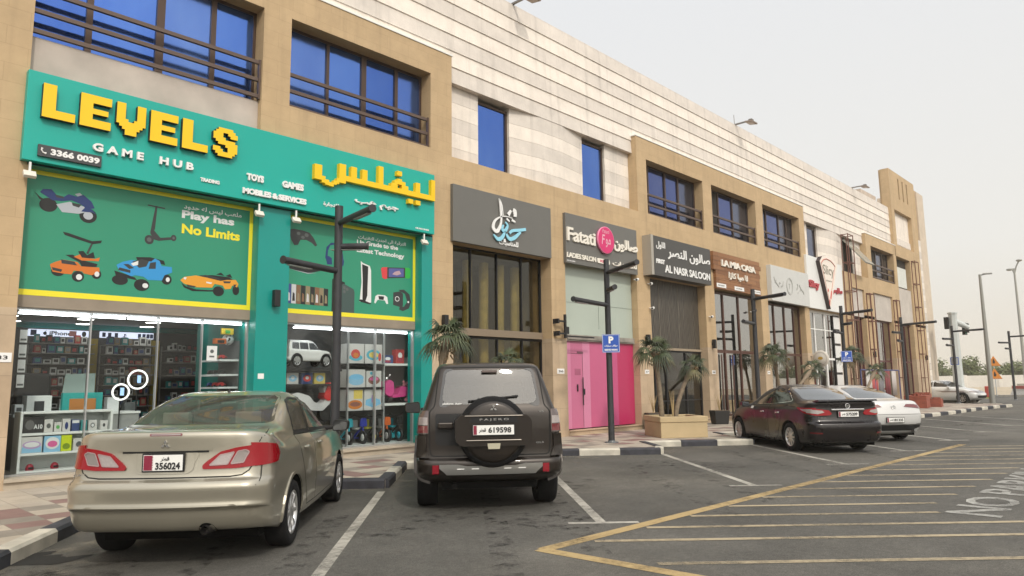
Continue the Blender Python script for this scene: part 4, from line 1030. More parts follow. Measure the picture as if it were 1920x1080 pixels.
def suv():
    PA = mat('brown_metallic', (.028, .022, .0185), .34, .5, .4, .5, .05, var=.10, vscale=2.5)
    root = thing('parked_car', 'dark brown boxy off-roader with a spare wheel on its back door', 'car', (6.93, 7.11, 0), radians(50), 'cars parked nose-in')
    rows = suv_rows(); c = Car(rows)
    rg = [(-.63, 1.30), (.63, 1.30), (.645, 1.34), (.585, 1.745), (.55, 1.785), (-.55, 1.785), (-.585, 1.745), (-.645, 1.34)]
    inner = [(-.56, 1.34), (.56, 1.34), (.605, 1.40), (.55, 1.735), (.51, 1.762), (-.51, 1.762), (-.55, 1.735), (-.605, 1.40)]
    w1 = [(-.42, 1.24), (.25, 1.22), (.25, 1.68), (-.36, 1.69)]; w2 = [(.33, 1.215), (1.12, 1.20), (1.12, 1.67), (.33, 1.68)]; w3 = [(1.20, 1.20), (2.2, 1.18), (1.75, 1.66), (1.20, 1.67)]
    ws = [(-.68, 1.20), (.68, 1.20), (.58, 1.70), (-.58, 1.70)]
    cab = [dict(rows[7], xr=-.70, xf=2.4, zr=.55, zf=.55, zs=.55, w=.88), dict(rows[8], xr=-.70, xf=2.45, zr=1.1, zf=1.0, zs=1.05, w=.885)] + rows[10:]
    c.finish('body', [PA, UNDER], root, (0, 2.78), .385, cab, [(inner, 'x', -2, -.3), (w1, 'y', -2, 2), (w2, 'y', -2, 2), (w3, 'y', -2, 2), (ws, 'x', 1.5, 5)], .29, .94)
    c.patch('rear_window', rounded(rg, .06), BLACKP, root, 'x', -1, off=.001)
    root.children[-1].data.materials[0] = mat('window_border', (.012, .012, .013), .08, 0, .6, 1)
    # cut-out ring: border is a frame, glass sits inside it
    bpy.data.objects.remove(root.children[-1])
    fr = MB(); ro = rounded(rg, .06, 5); ri = rounded(inner, .08, 5)
    V = []; F = []
    for a, b in zip(ro, ri):
        for k in range(4):
            t = k/3; loc, nn = c.hit(a[0]*(1-t)+b[0]*t, a[1]*(1-t)+b[1]*t, 'x', -1); V.append(loc+nn*.004)
    n = len(ro)
    for i in range(n):
        for k in range(3): F.append((4*i+k, 4*i+k+1, 4*((i+1) % n)+k+1, 4*((i+1) % n)+k))
    fr.add(V, F, 0, True)
    win = c.patch('rear_window', rounded([(a*1.02, 1.555+(b-1.555)*1.03) for a, b in inner], .08, 5), glass('suv_rear_glass', (.42, .45, .43), .95, .03, .15, .06), root, 'x', -1, off=.002)
    fr.build('window_border', mat('window_border', (.012, .012, .013), .08, 0, .6, 1), win, recalc=False)
    dm = MB(); dm.box(-.66, -.60, -.10, .10, 1.735, 1.765); dm.build('high_brake_lamp', SMOKELENS, win)
    lettering('window_sticker', 'platform  Auto', PLATEW, win, (c.hit(.5, 1.33, 'x', -1)[0].x-.006, .60, 1.325), (0, -1, 0), (0, 0, 1), .24, .032, .001, .03)
    c.patch('windscreen', ws, GLASS_DARK, root, 'x', 1, off=.001)
    door_out = [(-.74, .70), (.74, .70), (.76, .80), (.765, 1.25), (.70, 1.31), (.635, 1.80), (-.635, 1.80), (-.70, 1.31), (-.765, 1.25), (-.76, .80)]
    g = MB(); c.ribbon(g, rounded(door_out, .05), .014, 'x', -1, .0015, closed=True)
    for sg in (1, -1):
        for P in (w1, w2, w3): c.patch('side_window', [(sum(p[0] for p in P)/4*-.04+p[0]*1.04, sum(p[1] for p in P)/4*-.04+p[1]*1.04) for p in P], GLASS_DARK, root, 'y', sg, off=.001)
        for P in ([(.32, .46), (.40, .75), (.32, 1.15), (1.16, 1.13), (1.16, .46)], [(1.17, .46), (1.17, 1.13), (2.25, 1.10), (2.28, .60), (2.2, .46)]):
            gg = MB(); c.ribbon(gg, P, .011, 'y', sg, .0012, closed=True); d = c.patch('door', [(sum(p[0] for p in P)/5*.01+p[0]*.99, sum(p[1] for p in P)/5*.01+p[1]*.99) for p in P], PA, root, 'y', sg, off=.002, thick=.001); gg.build('door_gap', GAP, d, recalc=False)
        # stacked tail lamps
        T = lambda P: P if sg > 0 else mir(P)
        lamp = c.patch('tail_light', T([(.775, .975), (.775, 1.255), (.865, 1.255), (.895, .975)]), SMOKELENS, root, 'x', -1, off=.002, thick=.02, grid=.05)
        c.patch('side_lens', [(-.675, .975), (-.56, .975), (-.56, 1.235), (-.675, 1.255)], DARKRED, lamp, 'y', sg, off=.002, thick=.012, grid=.05)
        c.patch('reversing_lens', T([(.785, 1.085), (.785, 1.175), (.87, 1.175), (.88, 1.085)]), CLEARLENS, lamp, 'x', -1, off=.024, thick=.004, grid=.04)
        c.patch('red_lens', T([(.785, .99), (.785, 1.075), (.88, 1.075), (.885, .99)]), DARKRED, lamp, 'x', -1, off=.024, thick=.004, grid=.04)
        # bumper corner blocks, reflectors, flares
        co = c.patch('bumper_corner', T([(.76, .68), (.80, .80), (.80, .955), (.88, .955), (.90, .68)]), PA, root, 'x', -1, off=.004, thick=.035, grid=.06)
        c.patch('reflector', T([(.645, .50), (.645, .60), (.725, .60), (.725, .50)]), mat('red_reflector', (.24, .004, .016), .2, 0, .6, 1), root, 'x', -1, off=.006, thick=.014, grid=.05)
        c.patch('wheel_arch_flare', ann(0, .385, .44, .53, -8, 188, 20), PA, root, 'y', sg, off=.004, thick=.03, grid=.06)
        c.patch('wheel_arch_flare', ann(2.78, .385, .44, .53, -8, 188, 20), PA, root, 'y', sg, off=.004, thick=.03, grid=.06)
        make_wheel(root, 0, sg*.785, .385, .265, sg, 6, 'wide'); make_wheel(root, 2.78, sg*.785, .385, .265, sg, 6, 'wide')
        side_mirror(root, c, 1.98, sg*.86, 1.22, sg, PA, MIRG, 1.25)
        st = MB(); st.tube([(.55, sg*.86, .38), (2.2, sg*.86, .38)], .05, 8); st.build('side_step', BLACKP, root)
        seat(root, 1.2, sg*.38, CABIN, .55); seat(root, .25, sg*.38, CABIN, .55)
    g.build('back_door_seam', GAP, root, recalc=False)
    # silver bumper bar
    bar = c.patch('bumper_trim', [(-.64, .565), (-.55, .49), (.55, .49), (.64, .565), (.64, .605), (.42, .605), (.30, .585), (-.30, .585), (-.42, .605), (-.64, .605)], mat('bumper_silver', (.42, .42, .41), .3, .85), root, 'x', -1, off=.006, thick=.018, grid=.05)
    sl = MB()
    for y in (.38, .20, -.20, -.38): loc = c.hit(y, .55, 'x', -1)[0]; sl.box(loc.x-.030, loc.x, y-.045, y+.045, .548, .558)
    sl.build('bumper_slot', PLATEW, bar)
    # black pocket left of the spare
    pk = c.patch('handle_pocket', rounded([(.30, .83), (.66, .83), (.69, .87), (.69, 1.22), (.30, 1.22)], .03), BLACKP, root, 'x', -1, off=.002, thick=.004)
    pk2 = c.patch('handle_pocket', rounded([(-.70, .86), (-.40, .86), (-.40, 1.18), (-.60, 1.18), (-.70, 1.1)], .05), PA, root, 'x', -1, off=.002, thick=.004)
    hd = MB(); hd.box(-.82, -.765, .47, .66, 1.04, 1.115); hd.build('door_handle', PA, root, bevel=.015)
    # spare wheel in a hard cover
    sx = -.775; M = Matrix.Translation((sx, -.02, 1.0)) @ Matrix.Rotation(-pi/2, 4, 'Y')
    sp = MB(); sp.lathe([(.33, -.01), (.425, .02), (.437, .06), (.437, .13), (.415, .175), (.36, .19)], 44, 0, M); sp.build('spare_tyre', RUBBER, root)
    cv = MB(); cv.lathe([(0, .222), (.22, .218), (.33, .206), (.372, .188), (.382, .15)], 44, 0, M); cover = cv.build('spare_cover', PA, root)
    mi = MB()
    prof = rounded([(-.47, .90), (-.40, .835), (.40, .835), (.47, .90), (.475, 1.14), (.41, 1.21), (-.41, 1.21), (-.475, 1.14)], .03)
    mi.prism([(a-.02, b) for a, b in prof], sx-.255, sx+.02, 'yz', 0)
    house = mi.build('plate_housing', PA, root, bevel=.025)
    t = MB(); t.prism([(-.32, 1.115), (.28, 1.115), (.26, 1.188), (-.30, 1.188)], sx-.259, sx-.25, 'yz'); t.build('name_panel', BLACKP, house)
    b2 = MB(); b2.box(sx-.275, sx-.24, -.36, .32, .895, .912); b2.box(sx-.272, sx-.24, -.38, .34, 1.190, 1.206); b2.build('housing_brim', mat('brown_satin', (.12, .105, .09), .3, .6, .5, 1), house, bevel=.006)
    lp = MB(); lp.prism([(-.10, .868), (.06, .868), (.05, .80), (-.09, .80)], sx-.262, sx-.16, 'yz'); lp.build('fog_lamp', mat('fog_lens', (.5, .47, .36), .2, .2), root, bevel=.008)
    lettering('model_name', 'PAJERO', CHROME, house, (sx-.2595, .155, 1.135), (0, -1, 0), (0, 0, 1), .36, .034, .003, .03, 1.5)
    number_plate(root, sx-.272, -.015, 1.03, .50, .115, '619598')
    diamonds_badge(root, sx-.218, -.02, 1.29, .05, CHROME)
    lettering('engine_badge', 'V6', CHROME, root, (c.hit(-.65, 1.24, 'x', -1)[0].x-.004, -.62, 1.222), (0, -1, 0), (0, 0, 1), .07, .025, .003, .02)
    lettering('trim_badge', 'GLS', CHROME, root, (c.hit(-.62, .86, 'x', -1)[0].x-.008, -.58, .835), (0, -1, 0), (0, 0, 1), .10, .022, .003, .02)
    wp = MB(); x = c.hit(0, 1.34, 'x', -1)[0].x-.035
    wp.tube([(x, -.02, 1.32), (x+.01, .05, 1.385), (x+.02, .16, 1.40)], .012, 6); wp.tube([(x+.015, .28, 1.372), (x+.03, -.36, 1.432)], .013, 6); wp.build('rear_wiper', BLACKP, root)
    an = MB(); an.rod((-.2, -.2, 1.87), (-.28, -.2, 1.92), .012, .004); an.build('antenna', BLACKP, root)
    ub = MB(); ub.box(-.6, 3.3, -.6, .6, .28, .42); ub.rod((0, -.7, .385), (0, .7, .385), .06); ub.lathe([(0, -.14), (.14, -.1), (.16, 0), (.14, .1), (0, .14)], 16, 0, Matrix.Translation((0, 0, .385)) @ Matrix.Rotation(pi/2, 4, 'Y'))
    ub.rod((-.75, .45, .33), (-.2, .45, .33), .035); ub.build('chassis', UNDER, root)
    return root

# ---------------- dark saloon and white coupe saloon, both further along the row
def mid_saloon(kind):
    dark = kind == 'dark'
    if dark:
        PA = mat('plum_black_paint', (.011, .0085, .0095), .28, .3, .4, .6, .05, var=.08, vscale=2.5)
        root = thing('parked_car', 'very dark plum saloon with boot spoiler and silver wheels', 'car', (17.0, 6.32, 0), radians(50.5), 'cars parked nose-in')
        rows = [dict(xr=-.80, zr=.20, xf=3.5, zf=.20, w=.78, zs=.19),
                dict(xr=-.97, zr=.26, xf=3.6, zf=.24, w=.84, zs=.22),
                dict(xr=-1.03, zr=.40, xf=3.63, zf=.40, w=.868, zs=.38),
                dict(xr=-1.06, zr=.56, xf=3.62, zf=.55, w=.878, zs=.55),
                dict(xr=-1.05, zr=.64, xf=3.60, zf=.62, w=.88, zs=.62),
                dict(xr=-.98, zr=.69, xf=3.56, zf=.68, w=.878, zs=.68),
                dict(xr=-.95, zr=.86, xf=3.45, zf=.76, w=.870, zs=.80),
                dict(xr=-.95, zr=1.0, xf=3.25, zf=.84, w=.855, zs=.90, ry=.26),
                dict(xr=-.96, zr=1.085, xf=3.05, zf=.89, w=.84, zs=.94),
                dict(xr=-.93, zr=1.11, xf=2.9, zf=.93, w=.825, zs=.97),
                dict(xr=-.70, zr=1.12, xf=2.7, zf=.98, w=.79, zs=1.0, br=.1),
                dict(xr=-.52, zr=1.135, xf=2.55, zf=1.02, w=.77, zs=1.03, br=.13, rx=.36, ry=.2, bf=.25, fx=.3, fy=.2),
                dict(xr=-.16, zr=1.26, xf=2.22, zf=1.17, w=.715, zs=1.17, br=.14),
                dict(xr=.22, zr=1.385, xf=1.86, zf=1.35, w=.65, zs=1.33),
                dict(xr=.48, zr=1.445, xf=1.58, zf=1.435, w=.58, zs=1.415, br=.12),
                dict(xr=.66, zr=1.472, xf=1.42, zf=1.465, w=.51, zs=1.455, br=.08, rx=.2, bf=.1),
                dict(xr=.82, zr=1.488, xf=1.26, zf=1.482, w=.40, zs=1.478, br=.05, fx=.2)]
        wb, rad, hw = 2.70, .318, .88
        wr = [(.10, 1.12), (.93, 1.05), (.93, 1.375), (.70, 1.395), (.48, 1.36), (.24, 1.24)]; wf = [(1.0, 1.048), (2.05, 1.02), (2.08, 1.07), (1.78, 1.28), (1.52, 1.39), (1.0, 1.39)]
        rw = [(-.56, 1.145), (.56, 1.145), (.60, 1.165), (.50, 1.40), (.42, 1.43), (-.42, 1.43), (-.50, 1.40), (-.60, 1.165)]
    else:
        PA = paint('white_paint', (.56, .56, .555), .05, .32, .02)
        root = thing('parked_car', 'white coupe-roofed saloon parked beyond the dark plum saloon', 'car', (20.55, 6.45, 0), radians(50.5), 'cars parked nose-in')
        rows = [dict(xr=-.80, zr=.20, xf=3.5, zf=.20, w=.80, zs=.19),
                dict(xr=-.93, zr=.27, xf=3.6, zf=.24, w=.86, zs=.22),
                dict(xr=-1.0, zr=.42, xf=3.68, zf=.40, w=.895, zs=.38),
                dict(xr=-1.04, zr=.55, xf=3.68, zf=.55, w=.91, zs=.52),
                dict(xr=-1.05, zr=.68, xf=3.64, zf=.64, w=.915, zs=.64),
                dict(xr=-1.02, zr=.82, xf=3.55, zf=.72, w=.91, zs=.75),
                dict(xr=-.99, zr=.93, xf=3.4, zf=.79, w=.89, zs=.86, ry=.3),
                dict(xr=-.96, zr=1.0, xf=3.15, zf=.85, w=.86, zs=.93),
                dict(xr=-.88, zr=1.035, xf=2.9, zf=.90, w=.83, zs=.96),
                dict(xr=-.70, zr=1.06, xf=2.65, zf=.95, w=.79, zs=.99, br=.1),
                dict(xr=-.52, zr=1.095, xf=2.5, zf=.99, w=.765, zs=1.02, br=.13, rx=.4, ry=.2, bf=.25, fx=.3, fy=.2),
                dict(xr=-.15, zr=1.22, xf=2.15, zf=1.15, w=.70, zs=1.15, br=.14),
                dict(xr=.25, zr=1.33, xf=1.8, zf=1.32, w=.625, zs=1.29),
                dict(xr=.55, zr=1.395, xf=1.5, zf=1.40, w=.55, zs=1.375, br=.12),
                dict(xr=.74, zr=1.422, xf=1.36, zf=1.425, w=.48, zs=1.412, br=.08, rx=.2, bf=.1),
                dict(xr=.9, zr=1.437, xf=1.22, zf=1.438, w=.38, zs=1.434, br=.05, fx=.2)]
        wb, rad, hw = 2.73, .322, .915
        wr = [(.15, 1.10), (.93, 1.04), (.93, 1.34), (.72, 1.35), (.50, 1.31), (.28, 1.21)]; wf = [(1.0, 1.038), (2.0, 1.0), (2.02, 1.05), (1.72, 1.25), (1.46, 1.355), (1.0, 1.355)]
        rw = [(-.55, 1.10), (.55, 1.10), (.59, 1.12), (.48, 1.34), (.40, 1.37), (-.40, 1.37), (-.48, 1.34), (-.59, 1.12)]
    c = Car(rows)
    c.finish('body', [PA, UNDER], root, (0, wb), rad, None, (), .23, hw)
    GL = mat('tinted_glass', (.010, .012, .013), .05, 0, .8, 1, .02)
    GR = mat('rear_tinted_glass', (.022, .028, .029), .07, 0, .9, 1, .03)
    c.patch('rear_window', rounded(rw, .05), GR, root, 'x', -1, off=.003)
    c.patch('windscreen', [(-.62, 1.03), (.62, 1.03), (.54, 1.38), (-.54, 1.38)], GL, root, 'x', 1, off=.003)
    g0 = lambda P, k: [(sum(p[0] for p in P)/len(P)*(1-k)+p[0]*k, sum(p[1] for p in P)/len(P)*(1-k)+p[1]*k) for p in P]
    for sg in (1, -1):
        for P in (wr, wf): c.patch('side_window', rounded(P, .03), GL, root, 'y', sg, off=.003)
        tr = MB(); line = [(2.05, wf[0][1]-.035), (.95, wr[1][1]-.018), (.12, wr[0][1]-.02)] + ([(.02, wr[0][1]+.01), (.22, 1.26), (.48, 1.385)] if dark else [(.05, 1.12)])
        c.ribbon(tr, line, .018, 'y', sg, .005); tr.build('window_trim', CHROME, root, recalc=False)
        dr = [(.97, .30), (.55, .30), (.42, .58), (.34, .78), (.20, 1.04), (.97, 1.02)]; df = [(.98, .30), (.98, 1.02), (2.12, .96), (2.12, .70), (2.02, .30)]
        for P in (dr, df):
            g = MB(); c.ribbon(g, P, .010, 'y', sg, .0012, closed=True)
            d = c.patch('door', g0(P, .99), PA, root, 'y', sg, off=.0022, thick=.001); g.build('door_gap', GAP, d, recalc=False)
            loc, nn = c.hit(.50 if P is dr else 1.25, .845, 'y', sg); hb = MB()
            hb.tube([loc+Vector((-.07, sg*.004, 0)), loc+Vector((-.05, sg*.032, 0)), loc+Vector((.06, sg*.034, 0)), loc+Vector((.10, sg*.004, 0))], .016, 8); hb.build('handle', CHROME if dark else PA, d)
        T = lambda P: P if sg > 0 else mir(P)
        if dark:
            lamp = c.patch('tail_light', T([(.36, .86), (.42, .93), (.60, .955), (.82, .975), (.83, .86), (.70, .815), (.40, .825)]), REDLENS, root, 'x', -1, off=.002, thick=.014, grid=.05)
            c.patch('side_lens', [(-.865, .83), (-.62, .875), (-.30, .985), (-.60, .98), (-.865, .985)], REDLENS, lamp, 'y', sg, off=.002, thick=.012, grid=.04)
            c.patch('clear_lens', T([(.52, .885), (.56, .925), (.80, .945), (.82, .875), (.66, .850)]), CLEARLENS, lamp, 'x', -1, off=.017, thick=.004, grid=.05)
            c.patch('side_clear_lens', [(-.84, .88), (-.60, .915), (-.48, .955), (-.82, .955)], CLEARLENS, lamp, 'y', sg, off=.015, thick=.004, grid=.04)
            c.patch('reflector', T([(.62, .43), (.62, .46), (.82, .47), (.82, .44)]), DARKRED, root, 'x', -1, off=.002, thick=.006)
        else:
            lamp = c.patch('tail_light', T([(.30, .885), (.38, .95), (.60, .945), (.86, .90), (.87, .83), (.70, .845)]), DARKRED, root, 'x', -1, off=.002, thick=.012, grid=.05)
            c.patch('side_lens', [(-.90, .84), (-.75, .86), (-.62, .905), (-.90, .91)], DARKRED, lamp, 'y', sg, off=.002, thick=.010, grid=.04)
            c.patch('bumper_vent', T([(.60, .36), (.62, .46), (.88, .48), (.88, .36)]), BLACKP, root, 'x', -1, off=.002, thick=.008)
            ex = MB(); ex.rod((-.8, sg*.55, .30), (-1.03, sg*.55, .30), .045, n=14); ex.build('exhaust_pipe', CHROME, root)
        side_mirror(root, c, 1.98, sg*(hw-.06), 1.0, sg, PA, MIRG)
        make_wheel(root, 0, sg*(hw-.115), rad, .205, sg, 10 if dark else 7); make_wheel(root, wb, sg*(hw-.115), rad, .205, sg, 10 if dark else 7)
    g = MB()
    if dark:
        c.ribbon(g, [(.36, .80), (.62, .80), (.70, .83)], .010, 'x', -1, .0015)
        for sg in (1, -1): c.ribbon(g, [(sg*.70, .70), (sg*.66, .80), (sg*.40, .83)], .010, 'x', -1, .0015)
        c.ribbon(g, [(-.70, .695), (.70, .695)], .012, 'x', -1, .0015); g.build('boot_lid_seam', GAP, root, recalc=False)
        x = c.hit(0, .94, 'x', -1)[0].x; cs = MB(); cs.box(x-.025, x+.02, -.38, .38, .925, .96); cs.build('chrome_strip', CHROME, root, bevel=.008)
        sp = MB(); sp.prism(rounded([(-1.0, 1.125), (-.80, 1.105), (-.74, 1.12), (-.97, 1.160)], .01), -.68, .68, 'xz'); sp.build('boot_spoiler', PA, root, bevel=.01)
        number_plate(root, c.hit(0, .83, 'x', -1)[0].x-.016, 0, .845, .46, .11, '575209')
        bd = MB(); xb = c.hit(0, 1.02, 'x', -1)[0].x; bd.tube([(xb-.008, .05*cos(a), 1.02+.05*sin(a)) for a in [2*pi*k/20 for k in range(20)]], .008, 6, closed=True); bd.box(xb-.014, xb, -.062, .062, 1.010, 1.030); bd.build('badge', CHROME, root)
        lettering('model_script', 'SENTRA', CHROME, root, (c.hit(.5, .77, 'x', -1)[0].x-.003, .62, .755), (0.05, -1, 0), (0, 0, 1), .18, .025, .003, .02)
        st = MB(); loc, nn = c.hit(1.85, .93, 'y', 1); c.patch('x', [(1.80, .90), (1.95, .90), (1.95, .96), (1.80, .96)], None, None, 'y', 1, off=.005, mb=st); st.build('door_sticker', PLATEW, root, recalc=False)
    else:
        c.ribbon(g, [(-.75, .70), (.75, .70)], .010, 'x', -1, .0015); g.build('boot_lid_seam', GAP, root, recalc=False)
        number_plate(root, c.hit(0, .55, 'x', -1)[0].x-.016, 0, .565, .46, .11, '181335')
        bd = MB(); xb = c.hit(0, .86, 'x', -1)[0].x; bd.tube([(xb-.006, .055*cos(a), .87+.055*sin(a)) for a in [2*pi*k/20 for k in range(20)]], .006, 6, closed=True)
        for k in range(3): a = pi/2+k*2*pi/3; bd.rod((xb-.006, 0, .87), (xb-.006, .052*cos(a), .87+.052*sin(a)), .005)
        bd.build('badge', CHROME, root)
        c.patch('bumper_trim', [(-.84, .44), (.84, .44), (.80, .40), (.5, .30), (-.5, .30), (-.80, .40)], BLACKP, root, 'x', -1, off=.002, thick=.010)
        x = c.hit(0, .36, 'x', -1)[0].x; cs = MB(); c.ribbon(cs, [(-.84, .45), (.84, .45)], .022, 'x', -1, .012); cs.build('chrome_strip', CHROME, root, recalc=False)
        lettering('model_script', 'CLA', CHROME, root, (c.hit(.55, .8, 'x', -1)[0].x-.003, .66, .775), (0.05, -1, 0), (0, 0, 1), .12, .03, .003, .02)
    ub = MB(); ub.box(-.75, 3.3, -.7, .7, .16, .22); ub.build('underbody', UNDER, root)
    return root

# ---------------- two far cars on the cross road
def far_saloon():
    PA = paint('far_white_paint', (.70, .71, .70), .05, .32, .02)
    root = thing('parked_car', 'white saloon nosing out past the building corner by the signal pole', 'car', (54.6, 13.6, 0), radians(-101), 'cars on the cross road')
    rows = [dict(xr=-.80, zr=.20, xf=3.5, zf=.20, w=.78, zs=.19), dict(xr=-1.0, zr=.4, xf=3.72, zf=.36, w=.88, zs=.38), dict(xr=-1.03, zr=.62, xf=3.74, zf=.55, w=.905, zs=.60),
            dict(xr=-1.0, zr=.85, xf=3.60, zf=.72, w=.90, zs=.80), dict(xr=-.98, zr=1.04, xf=3.35, zf=.83, w=.87, zs=.93), dict(xr=-.90, zr=1.10, xf=3.0, zf=.93, w=.84, zs=.98),
            dict(xr=-.45, zr=1.13, xf=2.6, zf=1.02, w=.79, zs=1.04, br=.13, bf=.25), dict(xr=-.05, zr=1.27, xf=2.25, zf=1.18, w=.73, zs=1.18), dict(xr=.35, zr=1.41, xf=1.85, zf=1.37, w=.66, zs=1.35),
            dict(xr=.65, zr=1.46, xf=1.5, zf=1.455, w=.56, zs=1.44, bf=.1), dict(xr=.85, zr=1.475, xf=1.3, zf=1.47, w=.42, zs=1.465)]
    c = Car(rows, 3); c.finish('body', [PA, UNDER], root, (0, 2.77), .33, None, (), .23, .9)
    GL = MATS['tinted_glass']
    c.patch('rear_window', [(-.6, 1.16), (.6, 1.16), (.5, 1.40), (-.5, 1.40)], GL, root, 'x', -1); c.patch('windscreen', [(-.66, 1.05), (.66, 1.05), (.56, 1.41), (-.56, 1.41)], GL, root, 'x', 1)
    for sg in (1, -1):
        c.patch('side_window', [(.30, 1.09), (.97, 1.06), (.97, 1.39), (.68, 1.40)], GL, root, 'y', sg); c.patch('side_window', [(1.03, 1.06), (2.10, 1.04), (1.60, 1.38), (1.03, 1.39)], GL, root, 'y', sg)
        T = lambda P: P if sg > 0 else mir(P)
        c.patch('headlight', T([(.44, .66), (.50, .74), (.90, .80), (.90, .70)]), CLEARLENS, root, 'x', 1, off=.002, thick=.01)
        c.patch('headlight_side', [(3.1, .78), (3.75, .70), (3.75, .80)], CLEARLENS, root.children[-1], 'y', sg, off=.002, thick=.01)
        make_wheel(root, 0, sg*.79, .33, .21, sg, 8); make_wheel(root, 2.77, sg*.79, .33, .21, sg, 8); side_mirror(root, c, 2.02, sg*.84, 1.0, sg, PA, MIRG)
    c.patch('grille', [(-.60, .36), (.60, .36), (.66, .50), (-.66, .50)], BLACKP, root, 'x', 1, off=.002, thick=.01); c.patch('grille', [(-.40, .64), (.40, .64), (.42, .71), (-.42, .71)], ALLOY, root, 'x', 1, off=.002, thick=.01)
    two = thing('parked_car', 'grey saloon half hidden behind the white one at the building corner', 'car', (57.6, 16.0, 0), radians(-101), 'cars on the cross road')
    for ch in list(root.children):
        d = copy_tree(ch, two)
    GP = paint('far_grey_paint', (.16, .17, .18), .4, .3, .02)
    for ch in two.children:
        if ch.name.startswith('body') or ch.name.startswith('side_mirror'):
            ch.data = ch.data.copy(); ch.data.materials[0] = GP
    return root
sedan(); suv(); mid_saloon('dark'); mid_saloon('white'); far_saloon()
# ------------------------------------------------------------------ signs, posters, wall lamps
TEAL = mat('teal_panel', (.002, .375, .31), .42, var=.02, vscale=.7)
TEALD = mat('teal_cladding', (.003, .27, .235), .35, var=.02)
YEL = mat('yellow_letter', (.88, .55, .003), .4)
BLKS = mat('letter_black', (.02, .018, .018), .5)
WLET = mat('white_letter', (.80, .80, .79), .45)
GSIGN = mat('grey_sign_panel', (.135, .132, .122), .45, var=.03)
POSTER = mat('green_poster', (.026, .265, .158), .4, var=.03, vscale=.8)
POSTY = mat('poster_yellow', (.82, .72, .03), .45)
UX, UZ = (1, 0, 0), (0, 0, 1)
def sgn(o, x, z, y): return (x, y, z)
def pixels(name, rows, x0, z1, u, uz, y, d, parent):
    """letter made of square pixels, outline merged, yellow face and black sides"""
    on = {(i, j) for j, r in enumerate(rows) for i, c in enumerate(r) if c == '#'}
    m = MB()
    for i, j in on:
        a, b = x0+i*u, x0+(i+1)*u; c, e = z1-(j+1)*uz, z1-j*uz
        m.add([(a, y-d, c), (b, y-d, c), (b, y-d, e), (a, y-d, e)], [(0, 1, 2, 3)], 0)
        if (i-1, j) not in on: m.add([(a, y-d, c), (a, y, c), (a, y, e), (a, y-d, e)], [(3, 2, 1, 0)], 1)
        if (i+1, j) not in on: m.add([(b, y-d, c), (b, y, c), (b, y, e), (b, y-d, e)], [(0, 1, 2, 3)], 1)
        if (i, j+1) not in on: m.add([(a, y-d, c), (b, y-d, c), (b, y, c), (a, y, c)], [(3, 2, 1, 0)], 1)
        if (i, j-1) not in on: m.add([(a, y-d, e), (b, y-d, e), (b, y, e), (a, y, e)], [(0, 1, 2, 3)], 1)
    return m.build(name, [YEL, BLKS], parent, recalc=False)
LET = dict(
 L=['####......']*9 + ['##########']*3,
 E=['##########']*3 + ['####......']*2 + ['#########.']*2 + ['####......']*2 + ['##########']*3,
 V=['###....###']*6 + ['####..####'] + ['##########', '.########.', '..######..', '...####...', '...####...'],
 S=['..######..', '.########.', '####..####', '####...###', '#####.....', '.########.', '..########', '.....#####', '###...####', '####..####', '.########.', '..######..'])
LET['E'] = ['##########', '##########', '##########', '####......', '####......', '#########.', '#########.', '####......', '####......', '##########', '##########', '##########']
t = thing('shop_sign', 'long teal fascia sign with yellow pixel letters over the toy and game shop', 'shop sign', (6.6, 12.8, 5.1), 0, 'shop signs along the arcade')
def local(o, parent):
    """meshes were laid out in world metres: hang them under a moved empty"""
    o.parent = parent; o.location = (-parent.location.x, -parent.location.y, -parent.location.z); return o
_build = MB.build
def hung(mb, name, mats, parent, **k): return local(mb.build(name, mats, None, **k), parent)
def hung_text(name, body, m, parent, org, w, h, depth=.02, bold=0, sp=1, shear=0, side=None, ux=UX, uz=UZ):
    return local(lettering(name, body, m, None, org, ux, uz, w, h, depth, bold, sp, shear, side), parent)
m = MB(); m.box(2.50, 10.70, 12.66, 12.80, 5.09, 6.53); hung(m, 'panel', TEAL, t, bevel=.006)
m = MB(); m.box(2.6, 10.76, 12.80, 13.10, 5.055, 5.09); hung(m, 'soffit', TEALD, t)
m = MB(); m.box(2.56, 2.60, 12.655, 12.66, 5.11, 6.52); m.box(10.64, 10.66, 12.655, 12.66, 5.11, 6.52)
for i, (ch, x0) in enumerate(zip('LEVELS', (2.69, 3.21, 3.745, 4.28, 4.815, 5.365))):
    local(pixels('letter', LET[ch], x0, 6.335, .0455, .0452, 12.66, .10, None), t)
# the same name in arabic pixel script
m = MB()
def pb(a, b, c, d): m.box(a, b, 12.56, 12.66, c, d)
pb(10.52, 10.635, 5.975, 6.36); pb(10.06, 10.185, 5.975, 6.20); pb(8.19, 10.635, 5.86, 5.974)
pb(9.02, 9.15, 5.975, 6.37); pb(8.60, 8.73, 5.975, 6.20); pb(8.32, 8.46, 5.975, 6.205); pb(8.03, 8.189, 5.80, 6.21)
pb(9.36, 9.45, 5.975, 6.06); pb(9.45, 9.54, 5.975, 6.14); pb(9.66, 9.76, 5.975, 6.14); pb(9.76, 9.84, 5.975, 6.06); pb(9.5401, 9.6599, 6.06, 6.19)
pb(9.53, 9.66, 6.265, 6.37)
pb(7.45, 7.62, 5.77, 6.08); pb(7.6201, 7.70, 5.72, 5.86); pb(7.7001, 7.79, 5.69, 5.80); pb(7.7901, 7.90, 5.68, 5.76); pb(7.9001, 7.97, 5.73, 5.82); pb(7.9701, 8.0299, 5.76, 5.88)
pb(9.85, 9.985, 5.68, 5.785); pb(10.06, 10.195, 5.68, 5.785)
hung(m, 'arabic_name', YEL, t)
